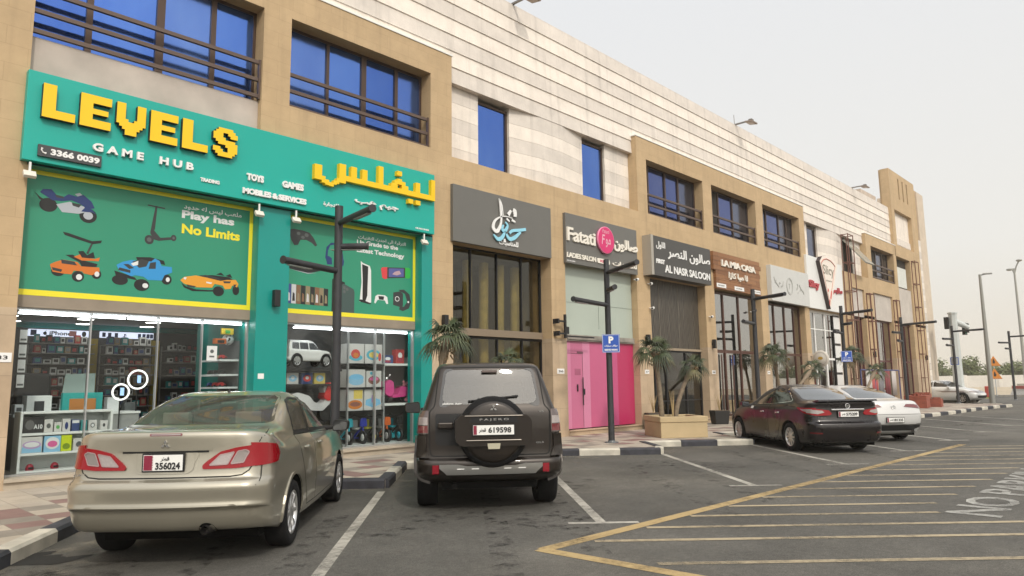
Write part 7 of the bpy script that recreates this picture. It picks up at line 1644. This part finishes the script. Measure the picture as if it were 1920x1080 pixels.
# pink scooter and teddy
SPK = C('scooter_pink', (.68, .07, .28), .25)
t = thing('toy_scooter', 'bright pink toy scooter on the white shelf in the right shop window', 'toy scooter', (10.15, 13.58, 1.206)); 
b = MB(); b.prism(rounded([(-.22, .20), (-.20, .45), (-.10, .52), (.02, .46), (.04, .22), (-.06, .12)], .05, 5), -.11, .11, 'xz'); b.build('front_shield', SPK, t, bevel=.03)
b = MB(); b.prism(rounded([(.0, .10), (.0, .17), (.16, .18), (.24, .36), (.44, .34), (.46, .20), (.36, .12)], .04, 5), -.10, .10, 'xz'); b.build('rear_body', SPK, t, bevel=.03)
b = MB(); b.lathe([(0, -.02), (.06, -.01), (.07, .05), (.03, .09), (0, .09)], 14, 0, Matrix.Translation((-.10, -.02, .53)) @ Matrix.Rotation(-pi/2, 4, 'Y')); b.build('headlamp', CHROME, t); b = MB(); b.tube([(-.16, -.20, .62), (-.08, -.05, .57), (-.08, .05, .57), (-.16, .20, .62)], .014, 6); b.build('handlebar', CHROME, t)
for x in (-.15, .36): b = MB(); b.rod((x, -.035, .08), (x, .035, .08), .085, n=18); b.build('wheel', BLKP, t)
b = MB(); b.box(.20, .42, -.09, .09, .345, .375); b.build('seat', C('seat_plum', (.2, .03, .08)), t, bevel=.01)
def blob(name, pts, m, par):
    bm = bmesh.new()
    for (x, y, z), (rx, ry, rz_) in pts:
        r = bmesh.ops.create_icosphere(bm, subdivisions=3, radius=1); bmesh.ops.scale(bm, vec=(rx, ry, rz_), verts=r['verts']); bmesh.ops.translate(bm, vec=(x, y, z), verts=r['verts'])
    for v in bm.verts: v.co += v.co.normalized()*.004*noise.noise(v.co*60)
    me = bpy.data.meshes.new(name); bm.to_mesh(me); bm.free(); me.materials.append(m)
    for p in me.polygons: p.use_smooth = True
    o = bpy.data.objects.new(name, me); COL.objects.link(o); o.parent = par; return o
PL = mat('plush_pink', (.60, .22, .27), .95, var=.1, vscale=20, bump=.6, bscale=200); PLD = mat('plush_rose', (.45, .12, .16), .95)
t = thing('teddy_bear', 'pale pink plush bear sitting beside the pink scooter', 'soft toy', (10.66, 13.64, 1.206)); blob('body', [((0, 0, .16), (.11, .09, .15))], PL, t); hd = blob('head', [((0, -.01, .38), (.10, .09, .09))], PL, t)
for sx in (-1, 1): blob('ear', [((sx*.075, 0, .46), (.035, .02, .035))], PL, t); blob('arm', [((sx*.12, -.03, .20), (.04, .04, .10))], PL, t); blob('leg', [((sx*.07, -.11, .05), (.05, .10, .05))], PL, t); blob('eye', [((sx*.035, -.095, .40), (.012, .008, .012))], BLKP, hd)
blob('muzzle', [((0, -.09, .36), (.045, .035, .03))], PLD, hd)
for i, (x, z, w, h, m_, lb) in enumerate(((9.98, 1.79+.286, .30, .20, BOXC[3], 'navy toy box on the upper white shelf'), (10.33, 1.79+.286, .24, .34, BOXC[4], 'red toy box on the upper white shelf'), (10.66, 1.79+.286, .22, .16, BOXC[1], 'grey toy box on the upper white shelf'))): carton(x, z, w, h, .16, m_, lb, [(WHTP, E_(.5, .6, .25, .2)), (C('wine_print', (.3, .02, .05)), E_(.5, .3, .3, .15))], 13.45)
# row of tricycles on the window floor
def trike(x, c1_, c2_, label, basket=None, s=1.0, rz=0):
    t = thing('tricycle', label, 'tricycle', (x, 13.60, .318), rz, 'tricycles on the shop window floor'); A, B = C('trike_'+c1_[0], c1_[1], .35), C('trike_'+c2_[0], c2_[1], .35)
    b = MB(); M_ = Matrix.Translation((0, -.16, .13)) @ Matrix.Rotation(pi/2, 4, 'Y'); b.lathe([(.08, -.025), (.13, -.03), (.13, .03), (.08, .025), (.02, .03), (.02, -.03), (.08, -.025)], 22, 0, M_); fw = b.build('front_wheel', BLKP, t); b = MB(); b.lathe([(0, -.034), (.07, -.03), (.07, .03), (0, .034)], 16, 0, M_); b.build('hub', B, fw)
    for sx in (-.15, .15): b = MB(); b.lathe([(.0, -.025), (.09, -.025), (.09, .025), (0, .025)], 18, 0, Matrix.Translation((sx, .20, .09)) @ Matrix.Rotation(pi/2, 4, 'Y')); b.build('rear_wheel', BLKP, t)
    b = MB(); b.tube([(0, -.16, .13), (0, -.13, .34), (0, -.10, .50)], .022, 8); b.tube([(0, -.12, .32), (0, .05, .22), (0, .20, .12)], .025, 8); b.rod((-.15, .20, .10), (.15, .20, .10), .014); b.build('frame', A, t)
    b = MB(); b.tube([(-.17, -.05, .56), (-.06, -.10, .52), (.06, -.10, .52), (.17, -.05, .56)], .014, 8); b.build('handlebar', BLKP, t); b = MB(); b.box(-.08, .08, .02, .18, .27, .31); b.build('seat', B, t, bevel=.02); b = MB(); b.box(-.08, .08, .17, .20, .31, .46); b.build('seat_back', B, t, bevel=.012)
    b = MB(); b.prism(rounded([(-.09, .34), (.09, .34), (.07, .50), (-.07, .50)], .03), -.17, -.145); b.build('front_plate', A, t)
    if basket: b = MB(); b.box(-.14, .14, .10, .34, .05, .20); b.build('basket', C('trike_'+basket[0], basket[1]), t, bevel=.02)
    t.scale = (s, s, s*1.12); return t
TL2, DB, OR2, BK, YE = ('turquoise', (.02, .32, .40)), ('deep_blue', (.02, .035, .30)), ('vivid_orange', (.60, .12, .02)), ('black', (.02, .02, .02)), ('lemon', (.65, .6, .08))
trike(8.97, TL2, ('pale', (.55, .56, .55)), 'turquoise tricycle at the left end of the toy row'); trike(9.33, DB, ('pale', (.55, .56, .55)), 'deep blue tricycle with a white front plate hub'); trike(9.64, BK, YE, 'black tricycle with lemon yellow seat'); trike(9.98, OR2, ('silver', (.4, .4, .4)), 'orange tricycle right of the window post'); trike(10.32, BK, TL2, 'black tricycle with a turquoise basket at the right end', ('turquoise_b', (.03, .38, .45)))
# ------------------------------------------------------------------ street furniture, plants
POLEM = mat('lamp_post_grey', (.040, .041, .046), .5, .3, var=.15, vscale=6); POLEW = mat('lamp_post_scuff', (.13, .14, .15), .6, var=.3, vscale=8)
def lamp_post(x, y, label, arms, h=4.68):
    t = thing('lamp_post', label, 'lamp post', (x, y, .13), 0, 'dark lamp posts with three stub arms'); H = h-.13
    b = MB(); b.rod((0, 0, 0), (0, 0, H), .078, .070, 18); b.build('pole', POLEM, t); b = MB(); b.lathe([(0, 0), (.17, 0), (.17, .018), (.09, .022), (.088, .06)], 20); b.build('base_plate', POLEW, t)
    for k in range(4): a_ = pi/4+k*pi/2; b = MB(); b.rod((.13*cos(a_), .13*sin(a_), .018), (.13*cos(a_), .13*sin(a_), .05), .014, n=6, smooth=False); b.build('bolt', SILV, t)
    for z, L, a in arms:
        a = radians(a); d = Vector((cos(a), sin(a), 0)); p = Vector((0, 0, z-.13)); b = MB(); b.rod(p+d*.05, p+d*.16, .05, .052, 14); b.rod(p+d*.16, p+d*L, .055, .057, 16); am = b.build('arm', POLEM, t)
        q = p+d*(L-.36); b = MB(); b.box(-.26, .26, -.04, .04, -.066, -.058, 0, Matrix.Translation(q) @ Matrix.Rotation(a, 4, 'Z')); b.build('light_strip', mat('lamp_diffuser', (.25, .25, .24), .4), am); b = MB(); b.rod(p+d*L, p+d*(L+.012), .066, .066, 16); b.build('end_cap', POLEM, am)
    return t
A1 = [(4.38, 1.28, 261), (3.97, .50, 315), (3.54, 1.3, 198)]; A2 = [(4.34, 1.65, 241), (3.9, .6, 234), (3.52, 1.72, 189)]
PL_ = [(6.72, 10.5, 'nearest dark lamp post, in front of the teal shop window', A1), (14.6, 10.57, 'dark lamp post with a blue P sign in front of the pink shop', A2), (23.15, 10.7, 'dark lamp post beside the wooden plank sign', [(4.34, 1.5, 245), (3.5, 1.3, 190), (4.0, .5, 20)]), (31.35, 10.65, 'dark lamp post with a P sign at the pizza shop', A2), (39.6, 10.6, 'dark lamp post in front of the far grey boards', [(4.3, 1.9, 246), (3.9, .9, 170), (3.45, 1.5, 188)]), (48.6, 10.3, 'dark lamp post just past the building corner', [(4.34, 1.9, 246), (3.9, .9, 160), (3.5, 1.5, 180)]), (57.5, 8.9, 'dark lamp post standing right of the thick signal column', [(4.3, 1.9, 246), (3.9, 1.2, 160), (3.5, 1.0, 175)])]
for x, y, lb, ar in PL_: lamp_post(x, y, lb, ar)
SBLUE = mat('sign_blue', (.018, .085, .42), .4); SGREYB = mat('sign_back', (.40, .42, .43), .5)
def p_sign(x, y, z, label, rz):
    t = thing('parking_sign', label, 'parking sign', (x, y, z), rz, 'blue parking signs on the lamp posts'); b = MB(); b.box(-.215, .215, -.012, 0, -.225, .225); b.build('plate', SBLUE, t); b = MB(); b.box(-.18, .18, .0, .006, -.19, .19); b.build('back', SGREYB, t)
    b = MB(); 
    for q in ((-.205, .205, .207, .215), (-.205, .205, -.215, -.207), (-.205, -.197, -.207, .207), (.197, .205, -.207, .207)): b.box(q[0], q[1], -.0135, -.0122, q[2], q[3])
    b.build('border', WLET, t); lettering('letter', 'P', WLET, t, (-.055, -.012, .0), UX, UZ, .12, .175, .002, .05); lettering('lettering', arabic('مواقف سيارات'), WLET, t, (-.16, -.012, -.09), UX, UZ, .32, .06, .002, .03); lettering('lettering', 'RESERVED PARKING', WLET, t, (-.16, -.012, -.18), UX, UZ, .32, .045, .002, .05)
    b = MB(); b.box(-.05, .05, .006, .03, -.10, -.06); b.box(-.05, .05, .006, .03, .08, .12); b.build('clamp', SILV, t); return t
p_sign(14.54, 10.46, 2.55, 'blue P sign on the lamp post by the pink shop', radians(-52)); p_sign(31.3, 10.54, 2.55, 'blue P sign on the far lamp post by the pizza shop', radians(-60)); p_sign(48.66, 10.32, 2.6, 'P sign seen from behind on the post past the building corner', radians(100))
# planters with fan palms
PLAN = mat('planter_stone', (.47, .365, .215), .8, var=.06, vscale=3, bump=.15); SOIL = mat('planter_soil', (.12, .085, .05), .95, bump=.6, bscale=30)
def planter(x, y, rz, label, w=1.28, d=1.36):
    t = thing('planter', label, 'planter', (x, y, .13), rz, 'tan stone planters'); b = MB(); b.box(0, w, 0, d, 0, .40); b.build('box', PLAN, t, bevel=.012); b = MB()
    b.box(-.02, w+.02, -.02, .12, .402, .55); b.box(-.02, w+.02, d-.12, d+.02, .402, .55); b.box(-.02, .12, .12, d-.12, .402, .55); b.box(w-.12, w+.02, .12, d-.12, .402, .55); b.build('rim', PLAN, t, bevel=.015); b = MB(); b.box(.12, w-.12, .12, d-.12, .40, .50); b.build('soil', SOIL, t)
PX = [(16.42, 10.30, 'tan stone planter with two palms in front of the saloon', -38.6), (8.45, 10.25, 'tan stone planter hidden behind the brown off-roader', -42), (24.2, 10.3, 'tan stone planter behind the dark plum saloon', -42), (32.0, 10.3, 'tan stone planter behind the white car', -42)]
for x, y, lb, rz in PX: planter(x, y, radians(rz), lb)
LEAF = []
for i, c in enumerate(((.060, .080, .040), (.085, .105, .052), (.040, .056, .030), (.15, .14, .07), (.20, .155, .085))): LEAF.append(mat('palm_leaf_%s' % 'abcde'[i], c, .5, var=.25, vscale=9))
PALMT = mat('palm_trunk_bark', (.21, .165, .115), .9, var=.25, vscale=12, bump=.8, bscale=40); PALMH = mat('palm_dead_skirt', (.25, .17, .09), .95, var=.3, vscale=14)
def palm(base, head, r, label, nf=22, seed=1, tr=.062):
    random.seed(seed); t = thing('fan_palm', label, 'palm', base, 0, 'small fan palms in planters'); r *= .9; h = Vector(head)-Vector(base)
    pts = []; rad = []
    for k in range(15):
        s = k/14; off = Vector((h.x*(s**1.5), h.y*(s**1.5), h.z*s)); pts.append(off); rad.append(tr*(1.12-.30*s)*(1+.06*(k % 2)) if k < 11 else tr*(1.45-.1*(k-12)))
    b = MB(); b.tube(pts, tr, 10, rad=rad); b.build('trunk', PALMT, t)
    b = MB()
    for k in range(26):
        a = random.uniform(0, 2*pi); z = random.uniform(-.55, -.05)*r*1.0; p = h+Vector((cos(a)*tr*1.2, sin(a)*tr*1.2, z)); q = p+Vector((cos(a)*.09*r*2, sin(a)*.09*r*2, random.uniform(-.18, .12))); b.rod(p, q, .018, .006, 5)
    b.build('leaf_stubs', PALMH, t); b = MB()
    for k in range(nf):
        az = 2.4*k+random.uniform(-.3, .3); el = radians(72-105*(k/nf)+random.uniform(-10, 10)); d = Vector((cos(az)*cos(el), sin(az)*cos(el), sin(el))); Lp = r*random.uniform(.34, .5); p0 = h+Vector((0, 0, -.02)); mid = p0+d*Lp*.6+Vector((0, 0, .04*r)); e = p0+d*Lp; mt = random.choice((0, 0, 1, 1, 2)) if k < nf*.8 else random.choice((2, 3, 4))
        b.tube([p0, mid, e], .010, 5, mt, rad=[.013, .010, .007]); up = Vector((0, 0, 1)); side = d.cross(up); side = side.normalized() if side.length > .01 else Vector((1, 0, 0)); nn = side.cross(d).normalized(); ns = 15; Lb = r*random.uniform(.50, .66)
        for j in range(ns):
            a = radians(-86+172*j/(ns-1)); dd = (d*cos(a)+side*sin(a)+nn*.12*random.uniform(-1, 1)).normalized(); L_ = Lb*(.70+.30*cos(a)); wd = dd.cross(nn).normalized()*(.030*r*2.1); P = []
            for q in range(5): s = q/4; P.append((e+dd*L_*s+Vector((0, 0, -.75*L_*s**2.3*(.5+.8*max(0, cos(el)))))-nn*.01, (1-s**2)*.9+.1*(q == 0)))
            V = []; F = []
            for q, (c, w_) in enumerate(P): V += [c-wd*w_*.5, c+nn*.010*w_, c+wd*w_*.5]
            for q in range(4): F += [(3*q, 3*q+1, 3*q+4, 3*q+3), (3*q+1, 3*q+2, 3*q+5, 3*q+4)]
            b.add(V, F, mt, True)
    b.build('crown', LEAF, t, recalc=False)
palm((17.0, 10.62, .63), (16.92, 10.72, 2.42), .78, 'taller fan palm in the planter in front of the saloon', 22, 3); palm((17.35, 10.40, .63), (17.95, 10.15, 2.02), .62, 'shorter leaning fan palm in the planter in front of the saloon', 15, 4, .055)
palm((9.0, 10.7, .63), (9.32, 10.62, 2.50), .72, 'taller fan palm behind the brown off-roader', 20, 5); palm((9.5, 10.5, .63), (10.85, 10.45, 2.02), .55, 'shorter fan palm showing over the roof of the brown off-roader', 13, 6, .055)
palm((24.9, 10.7, .63), (24.35, 10.65, 2.48), .78, 'taller fan palm beside the antler sign shop', 20, 7); palm((25.2, 10.5, .63), (27.6, 10.55, 2.02), .68, 'shorter fan palm in front of the round hanging sign', 14, 8, .055)
palm((32.7, 10.7, .63), (32.2, 10.65, 2.6), .75, 'taller fan palm right of the far P sign', 18, 9); palm((33.0, 10.5, .63), (35.0, 10.6, 1.95), .66, 'shorter fan palm beside the blue rail', 14, 10, .055)
t = thing('young_shoot', 'thin yellowed stalk growing at the left of the front planter', 'plant', (16.95, 10.25, .63)); b = MB()
for a in (-.10, -.02, .08, .14): b.tube([(0, 0, 0), (a*.4, 0, .3), (a, .02, .72)], .012, 5, rad=[.016, .012, .004])
b.build('stalks', mat('dry_stalk', (.34, .25, .12), .8), t)
def pot(x, y, label, r=.27, h=.46):
    t = thing('plant_pot', label, 'plant pot', (x, y, .13), radians(-40), 'black plant pots'); b = MB(); b.add([(-r*.82, -r*.82, 0), (r*.82, -r*.82, 0), (r*.82, r*.82, 0), (-r*.82, r*.82, 0), (-r, -r, h), (r, -r, h), (r, r, h), (-r, r, h)], [(3, 2, 1, 0), (0, 1, 5, 4), (1, 2, 6, 5), (2, 3, 7, 6), (3, 0, 4, 7), (4, 5, 6, 7)]); b.build('tub', mat('pot_black', (.018, .018, .018), .55), t, bevel=.012)
    b = MB(); b.box(-r*.9, r*.9, -r*.9, r*.9, h+.001, h+.006); b.build('soil', SOIL, t)
    b = MB()
    for k in range(5): a = 1.3*k; b.tube([(0, 0, h), (.06*cos(a), .06*sin(a), h+.3), (.14*cos(a), .14*sin(a), h+.55)], .01, 5, rad=[.012, .01, .003])
    b.build('dry_twigs', MATS['dry_stalk'], t)
pot(23.05, 12.1, 'black plant pot with dry twigs in front of the wooden sign shop'); pot(19.45, 12.45, 'black plant pot half hidden behind the front planter', .24, .5)
# wheel stops at the bay heads
def wheel_stop(x, y, rz, label, c):
    t = thing('wheel_stop', label, 'wheel stop', (x, y, 0), rz, 'wheel stops at the bay heads'); b = MB(); b.prism([(-.07, 0), (.07, 0), (.045, .13), (-.045, .13)], -.85, .85, 'xz' if 0 else 'xz'); 
    b = MB(); V = [(-.08, 0), (.08, 0), (.05, .12), (-.05, .12)]
    b.prism(V, -.8, .8, 'xz'); b.build('block', c, t, bevel=.012); b = MB()
    for yy in (-.6, 0, .6): b.box(-.0505, .0505, yy-.07, yy+.07, .1205, .124)
    b.build('reflector', mat('stop_yellow', (.45, .30, .04), .6), t)
RBR = mat('rubber_brown', (.06, .022, .022), .8)
wheel_stop(5.63, 10.1, radians(47.5), 'dark red rubber wheel stop at the front wheels of the beige saloon', RBR); wheel_stop(18.9, 9.05, radians(49), 'black rubber wheel stop at the front wheels of the dark plum saloon', mat('rubber_black', (.02, .02, .02), .8))
# brick stack and blue rail by the far shops
BRK = tile_mat('red_brick', (.30, .075, .045), (.24, .058, .035), (.16, .07, .05), .21, .07, .006, .85, .2, 3, bump=.5)
def brickpile(x, y, w, d, h, label):
    t = thing('brick_stack', label, 'brick stack', (x, y, .13), radians(8), 'stacks of red bricks'); b = MB(); b.box(-w/2, w/2, -d/2, d/2, 0, h); b.build('stack', BRK, t, bevel=.01); b = MB(); random.seed(int(x*10))
    for k in range(9): px = random.uniform(-w/2+.12, w/2-.12); py = random.uniform(-d/2+.08, d/2-.08); b.box(-.1, .1, -.05, .05, 0, .065, 0, Matrix.Translation((px, py, h+.001)) @ Matrix.Rotation(random.uniform(0, 3), 4, 'Z'))
    b.build('loose_bricks', BRK, t)
brickpile(40.9, 10.5, 1.5, 1.0, .62, 'larger stack of red bricks on the pavement beyond the white car'); brickpile(42.7, 10.2, 1.0, .8, .42, 'lower stack of red bricks nearer the kerb'); brickpile(43.9, 11.0, .9, .8, .66, 'stack of red bricks close to the building corner')
BLR = mat('blue_violet_paint', (.07, .08, .20), .5)
t = thing('trestle_rail', 'thin blue-violet rail frame in front of the far shops', 'railing', (36.2, 11.6, .13)); b = MB(); b.rod((0, 0, 1.92), (6.0, 0, 1.92), .035); b.build('top_rail', BLR, t)
for x in (0, 2.0, 4.0, 6.0): b = MB(); b.rod((x, 0, 0), (x, 0, 1.9), .03); b.build('post', BLR, t)
for k in range(5):
    x = 37.3+k*.95; q = thing('hanging_cloth', ('white cloth hanging at the left of the blue rail', 'red patterned cloth on the blue rail', 'grey cloth in the middle of the blue rail', 'dark red cloth on the blue rail', 'pale cloth at the right of the blue rail')[k], 'cloth', (x, 11.6, .75)); b = MB(); n = 14; V = []; F = []
    for i in range(n+1):
        for j in (0, 1): V.append((-.34+.68*i/n, .05*sin(i*1.4+k), 1.26*j))
    for i in range(n): F.append((2*i, 2*i+2, 2*i+3, 2*i+1))
    b.add(V, F, 0, True); o = b.build('cloth', mat('cloth_%d' % k, ((.5, .48, .46), (.42, .10, .10), (.22, .22, .24), (.25, .07, .08), (.45, .42, .40))[k], .9), q); sm = o.modifiers.new('thickness', 'SOLIDIFY'); sm.thickness = .012
# ------------------------------------------------------------------ beyond the building: junction, wall, trees
SAND = mat('sand', (.40, .33, .235), .95, var=.12, vscale=.4, bump=.3, bscale=6); FROAD = mat('far_road', (.16, .16, .155), .9, var=.1, vscale=.3)
g = MB(); g.add([(73, -120, .010), (80, 12.5, .010), (92, 34, .010), (100, 140, .010), (420, 160, .010), (420, -120, .010)], [(0, 1, 2, 3, 4, 5)]); g.build('sand_verge', SAND, kind='structure')
g = MB(); g.box(73.6, 75.0, -60, 12.6, 0, .13); g.build('far_pavement', KG, kind='structure')
WWALL = mat('far_white_wall', (.74, .72, .68), .85, var=.06, vscale=.6)
def wallseg(label, a, b, h, n, cat='wall'):
    t = thing('boundary_wall', label, cat, (a[0], a[1], 0)); A = Vector((*a, 0)); B = Vector((*b, 0)); d = (B-A); L = d.length; d.normalize(); s = Vector((-d.y, d.x, 0)); b_ = MB(); P = [Vector((0, 0, 0))-s*.1, d*L-s*.1, d*L+s*.1, s*.1]
    b_.add(P + [p+Vector((0, 0, h)) for p in P], [(3, 2, 1, 0), (4, 5, 6, 7), (0, 1, 5, 4), (1, 2, 6, 5), (2, 3, 7, 6), (3, 0, 4, 7)]); b_.build('panel', WWALL, t)
    for k in range(n+1): b_ = MB(); c = d*(L*k/n); b_.cbox((c.x, c.y, h/2+.06), (.42, .42, h+.12)); b_.build('pillar', WWALL, t)
    return t
wallseg('long white boundary wall across the far road', (150, 46), (141, -60), 2.05, 20)
# red and white road barriers
BW, BR = mat('barrier_white', (.58, .55, .50), .7, var=.1), mat('barrier_red', (.42, .06, .045), .6)
for k, (x, y, lb) in enumerate(((77.5, 11.6, 'leftmost red-topped barrier at the far roadside'), (74.5, 10.2, 'second red-topped barrier at the far roadside'), (71.5, 8.8, 'third red-topped barrier at the far roadside'), (68.5, 7.2, 'fourth red-topped barrier at the edge of the picture'))):
    t = thing('road_barrier', lb, 'road barrier', (x, y, .0), radians(27), 'red-topped road barriers'); b = MB(); b.prism([(-.3, 0), (.3, 0), (.24, .2), (.13, .4), (.11, .62), (-.11, .62), (-.13, .4), (-.24, .2)], -1.55, 1.55, 'yz'); b = MB(); b.prism([(-.3, 0), (.3, 0), (.24, .2), (.13, .4), (.11, .60), (-.11, .60), (-.13, .4), (-.24, .2)], -1.5, 1.5, 'yz'); b.build('base', BW, t); b = MB(); b.box(-1.5, 1.5, -.12, .12, .602, .86); b.build('red_top', BR, t)
t = thing('delineator', 'squat orange-red roadside marker with a pale foot', 'road marker', (66.8, 12.1, 0)); b = MB(); b.prism(rounded([(-.38, .1), (.38, .1), (.36, .95), (-.36, .95)], .06), -.12, .12); b.build('board', BR, t); b = MB(); b.box(-.40, .40, -.2, .2, 0, .099); b.build('foot', mat('marker_foot', (.35, .36, .12), .7), t); b = MB(); b.box(-.16, .16, -.127, -.1205, .35, .8); b.build('stripe', mat('marker_stripe', (.55, .25, .05), .6), t)
ORS = mat('warning_orange', (.62, .22, .03), .5)
t = thing('warning_sign', 'two orange warning triangles one above the other on a thin post', 'road sign', (76.6, 13.2, 0), radians(-75)); b = MB(); b.rod((0, .03, 0), (0, .03, 3.2), .035); b.build('post', SGREYB, t)
for z, s in ((1.55, .85), (2.70, .80)):
    b = MB(); b.prism(rounded([(-s*.62, z-.02), (s*.62, z-.02), (0, z+s*1.08)], .06), -.01, .0); pl = b.build('triangle', ORS, t); b = MB(); b.prism([(-.09, z+.20), (.05, z+.16), (.12, z+.30), (.0, z+.62), (-.06, z+.5)], -.014, -.0105); b.build('symbol', BLKS, pl); b = MB(); b.box(-s*.62, s*.62, .001, .008, z-.06, z-.021); b.build('rim', mat('rim_rust', (.40, .14, .03), .6), pl)
# traffic signal column, street lamps
COLM = mat('signal_column_grey', (.50, .53, .52), .5, var=.05)
t = thing('traffic_signal', 'thick pale grey signal column with black lamp heads', 'traffic light', (54.8, 11.5, 0)); b = MB(); b.rod((0, 0, .25), (0, 0, 5.85), .33, .25, 8, smooth=False); b.build('column', COLM, t); b = MB(); b.box(-.9, .9, -.9, .9, 0, .25); b.build('footing', KG, t)
b = MB(); b.lathe([(.26, 5.851), (.30, 5.86), (.3, 5.96), (0, 6.0)], 8, 0, None, False); b.build('cap', COLM, t)
def sighead(par, x, y, z, rz):
    M_ = Matrix.Translation((x, y, z)) @ Matrix.Rotation(rz, 4, 'Z') @ Matrix.Scale(.72, 4); b = MB(); b.box(-.17, .17, -.13, .13, -.55, .55, 0, M_); hd = b.build('signal_head', BLACKP, par)
    for k, c in enumerate(('dull_green_lens', 'dull_amber_lens', 'dull_red_lens')):
        zz = -.36+.36*k; b = MB(); b.rod(M_ @ Vector((0, -.131, zz)), M_ @ Vector((0, -.14, zz)), .12, n=14); b.build('lens', mat(c, ((.02, .10, .06), (.16, .10, .02), (.18, .02, .02))[k], .3), hd); b = MB(); b.prism([(.14*cos(a), zz+.14*sin(a)) for a in [pi*q/8 for q in range(9)]]+[(.115*cos(a), zz+.115*sin(a)) for a in [pi*(8-q)/8 for q in range(9)]], -.36, -.131, 'xz', 0, M_); b.build('visor', BLACKP, hd)
sighead(t, -.30, .32, 5.25, radians(80)); sighead(t, .50, -.52, 4.85, radians(-20))
b = MB(); b.tube([(.1, -.1, 5.35), (.3, -.5, 5.1), (.45, -.8, 4.9)], .16, 8, rad=[.20, .18, .14]); b.build('mast_arm', COLM, t)
GAL = mat('street_lamp_steel', (.28, .28, .26), .5, .4)
t = thing('street_lamp', 'tall grey street lamp with one short head, right of the signal column', 'street lamp', (53.0, 9.4, .0), 0, 'tall street lamps'); b = MB(); b.rod((0, 0, 0), (0, 0, 8.1), .16, .075, 14); b.build('pole', GAL, t); b = MB(); b.rod((0, 0, 8.05), (.12, -.28, 8.12), .045); b.build('arm', GAL, t); b = MB(); b.box(-.09, .09, -.30, .20, -.04, .05, 0, Matrix.Translation((.12, -.34, 8.12)) @ Matrix.Rotation(radians(20), 4, 'Z')); b.build('head', GAL, t, bevel=.02); b = MB(); b.box(-.2, .2, -.2, .2, 0, .04); b.build('base_plate', GAL, t)
t = thing('street_lamp', 'tallest street lamp with twin rounded heads at the right edge', 'street lamp', (100, 14.3, .0), 0, 'tall street lamps'); b = MB(); b.rod((0, 0, .9), (0, 0, 14.2), .19, .09, 14); b.build('pole', GAL, t); b = MB(); b.box(-.8, .8, -.8, .8, 0, .9); b.build('footing', KG, t)
for zz, dx, dy, L in ((14.2, .1, -.55, .9), (14.0, -.1, .45, .1)):
    b = MB(); b.tube([(0, 0, 13.6), (dx*.4, dy*.4, zz+.2), (dx, dy, zz+L)], .08, 8); b.build('arm', GAL, t); blob('head', [((dx, dy, zz+L), (.25, .32, .15))], GAL, t)
# trees beyond the wall
BARK = mat('tree_bark', (.12, .09, .06), .95, bump=.5); TL = [mat('tree_leaf_%s' % 'abc'[i], c, .7, var=.2, vscale=2) for i, c in enumerate(((.085, .115, .035), (.12, .15, .05), (.055, .08, .025)))]
def tree_proto(seed, h, w):
    random.seed(seed); t = thing('bushy_tree', 'x', 'tree', (0, 0, 0), 0, 'trees beyond the white wall'); b = MB(); b.tube([(0, 0, 0), (.1, 0, h*.25), (.0, .1, h*.5)], .2, 8, rad=[.22, .16, .10])
    cl = []
    for k in range(9): a = 2.4*k; rr = w*.30*random.uniform(.3, 1); c = Vector((rr*cos(a), rr*sin(a), h*random.uniform(.38, .86))); cl.append((c, w*random.uniform(.20, .32))); b.tube([(0, .05, h*.3), c*.6+Vector((0, 0, h*.1)), c], .05, 5, rad=[.09, .05, .02])
    b.build('trunk', BARK, t); b = MB()
    for c, r in cl:
        for k in range(210):
            d = Vector((random.gauss(0, 1), random.gauss(0, 1), random.gauss(0, 1))).normalized(); p = c+Vector((d.x*r, d.y*r, d.z*r*.75))*random.uniform(.55, 1.08); s = random.uniform(.16, .34); u = Vector((random.gauss(0, 1), random.gauss(0, 1), random.gauss(0, .6))).normalized(); v = u.cross(d).normalized() if u.cross(d).length > .01 else Vector((1, 0, 0)); mt = 0 if random.random() < .45 else (1 if d.z > 0 else 2)
            b.add([p-u*s, p-v*s*.55, p+u*s, p+v*s*.55], [(0, 1, 2, 3)], mt)
    b.build('crown', TL, t, recalc=False); return t
protos = [tree_proto(21, 5.2, 6.2), tree_proto(22, 4.4, 7.0), tree_proto(23, 6.0, 5.6)]
random.seed(9); used = set()
for i in range(30):
    f = i/29; y = 62-112*f; x = 160+random.uniform(-6, 24)-y*.05; k = i % 3
    o = protos[k] if k not in used else copy_tree(protos[k]); used.add(k)
    o.location = (x, y+random.uniform(-1.5, 1.5), 0); o.rotation_euler = (0, 0, random.uniform(0, 6.3)); s = random.uniform(.85, 1.25); o.scale = (s, s, s*random.uniform(.9, 1.15))
    o['label'] = ('broad olive-green tree in the dusty row beyond the white wall', 'low spreading olive-green tree in the dusty row beyond the white wall', 'taller rounded olive-green tree in the dusty row beyond the white wall')[k]; o['group'] = 'olive-green trees beyond the white wall, kind %s' % ('broad', 'low', 'tall')[k]
# dusty air over the whole place
g = MB(); g.box(-390, 900, -500, 500, -1.3, 16.5); hz = g.build('haze', None, kind='stuff')
hm = bpy.data.materials.new('dusty_air'); hm.use_nodes = True; nt = hm.node_tree; nt.nodes.remove(nt.nodes['Principled BSDF'])
pv = nt.nodes.new('ShaderNodeVolumePrincipled'); pv.inputs['Color'].default_value = (.95, .90, .80, 1); pv.inputs['Density'].default_value = 0.0008; pv.inputs['Anisotropy'].default_value = .3
nt.links.new(pv.outputs[0], nt.nodes['Material Output'].inputs['Volume']); hz.data.materials.clear(); hz.data.materials.append(hm)
S.cycles.volume_bounces = 1
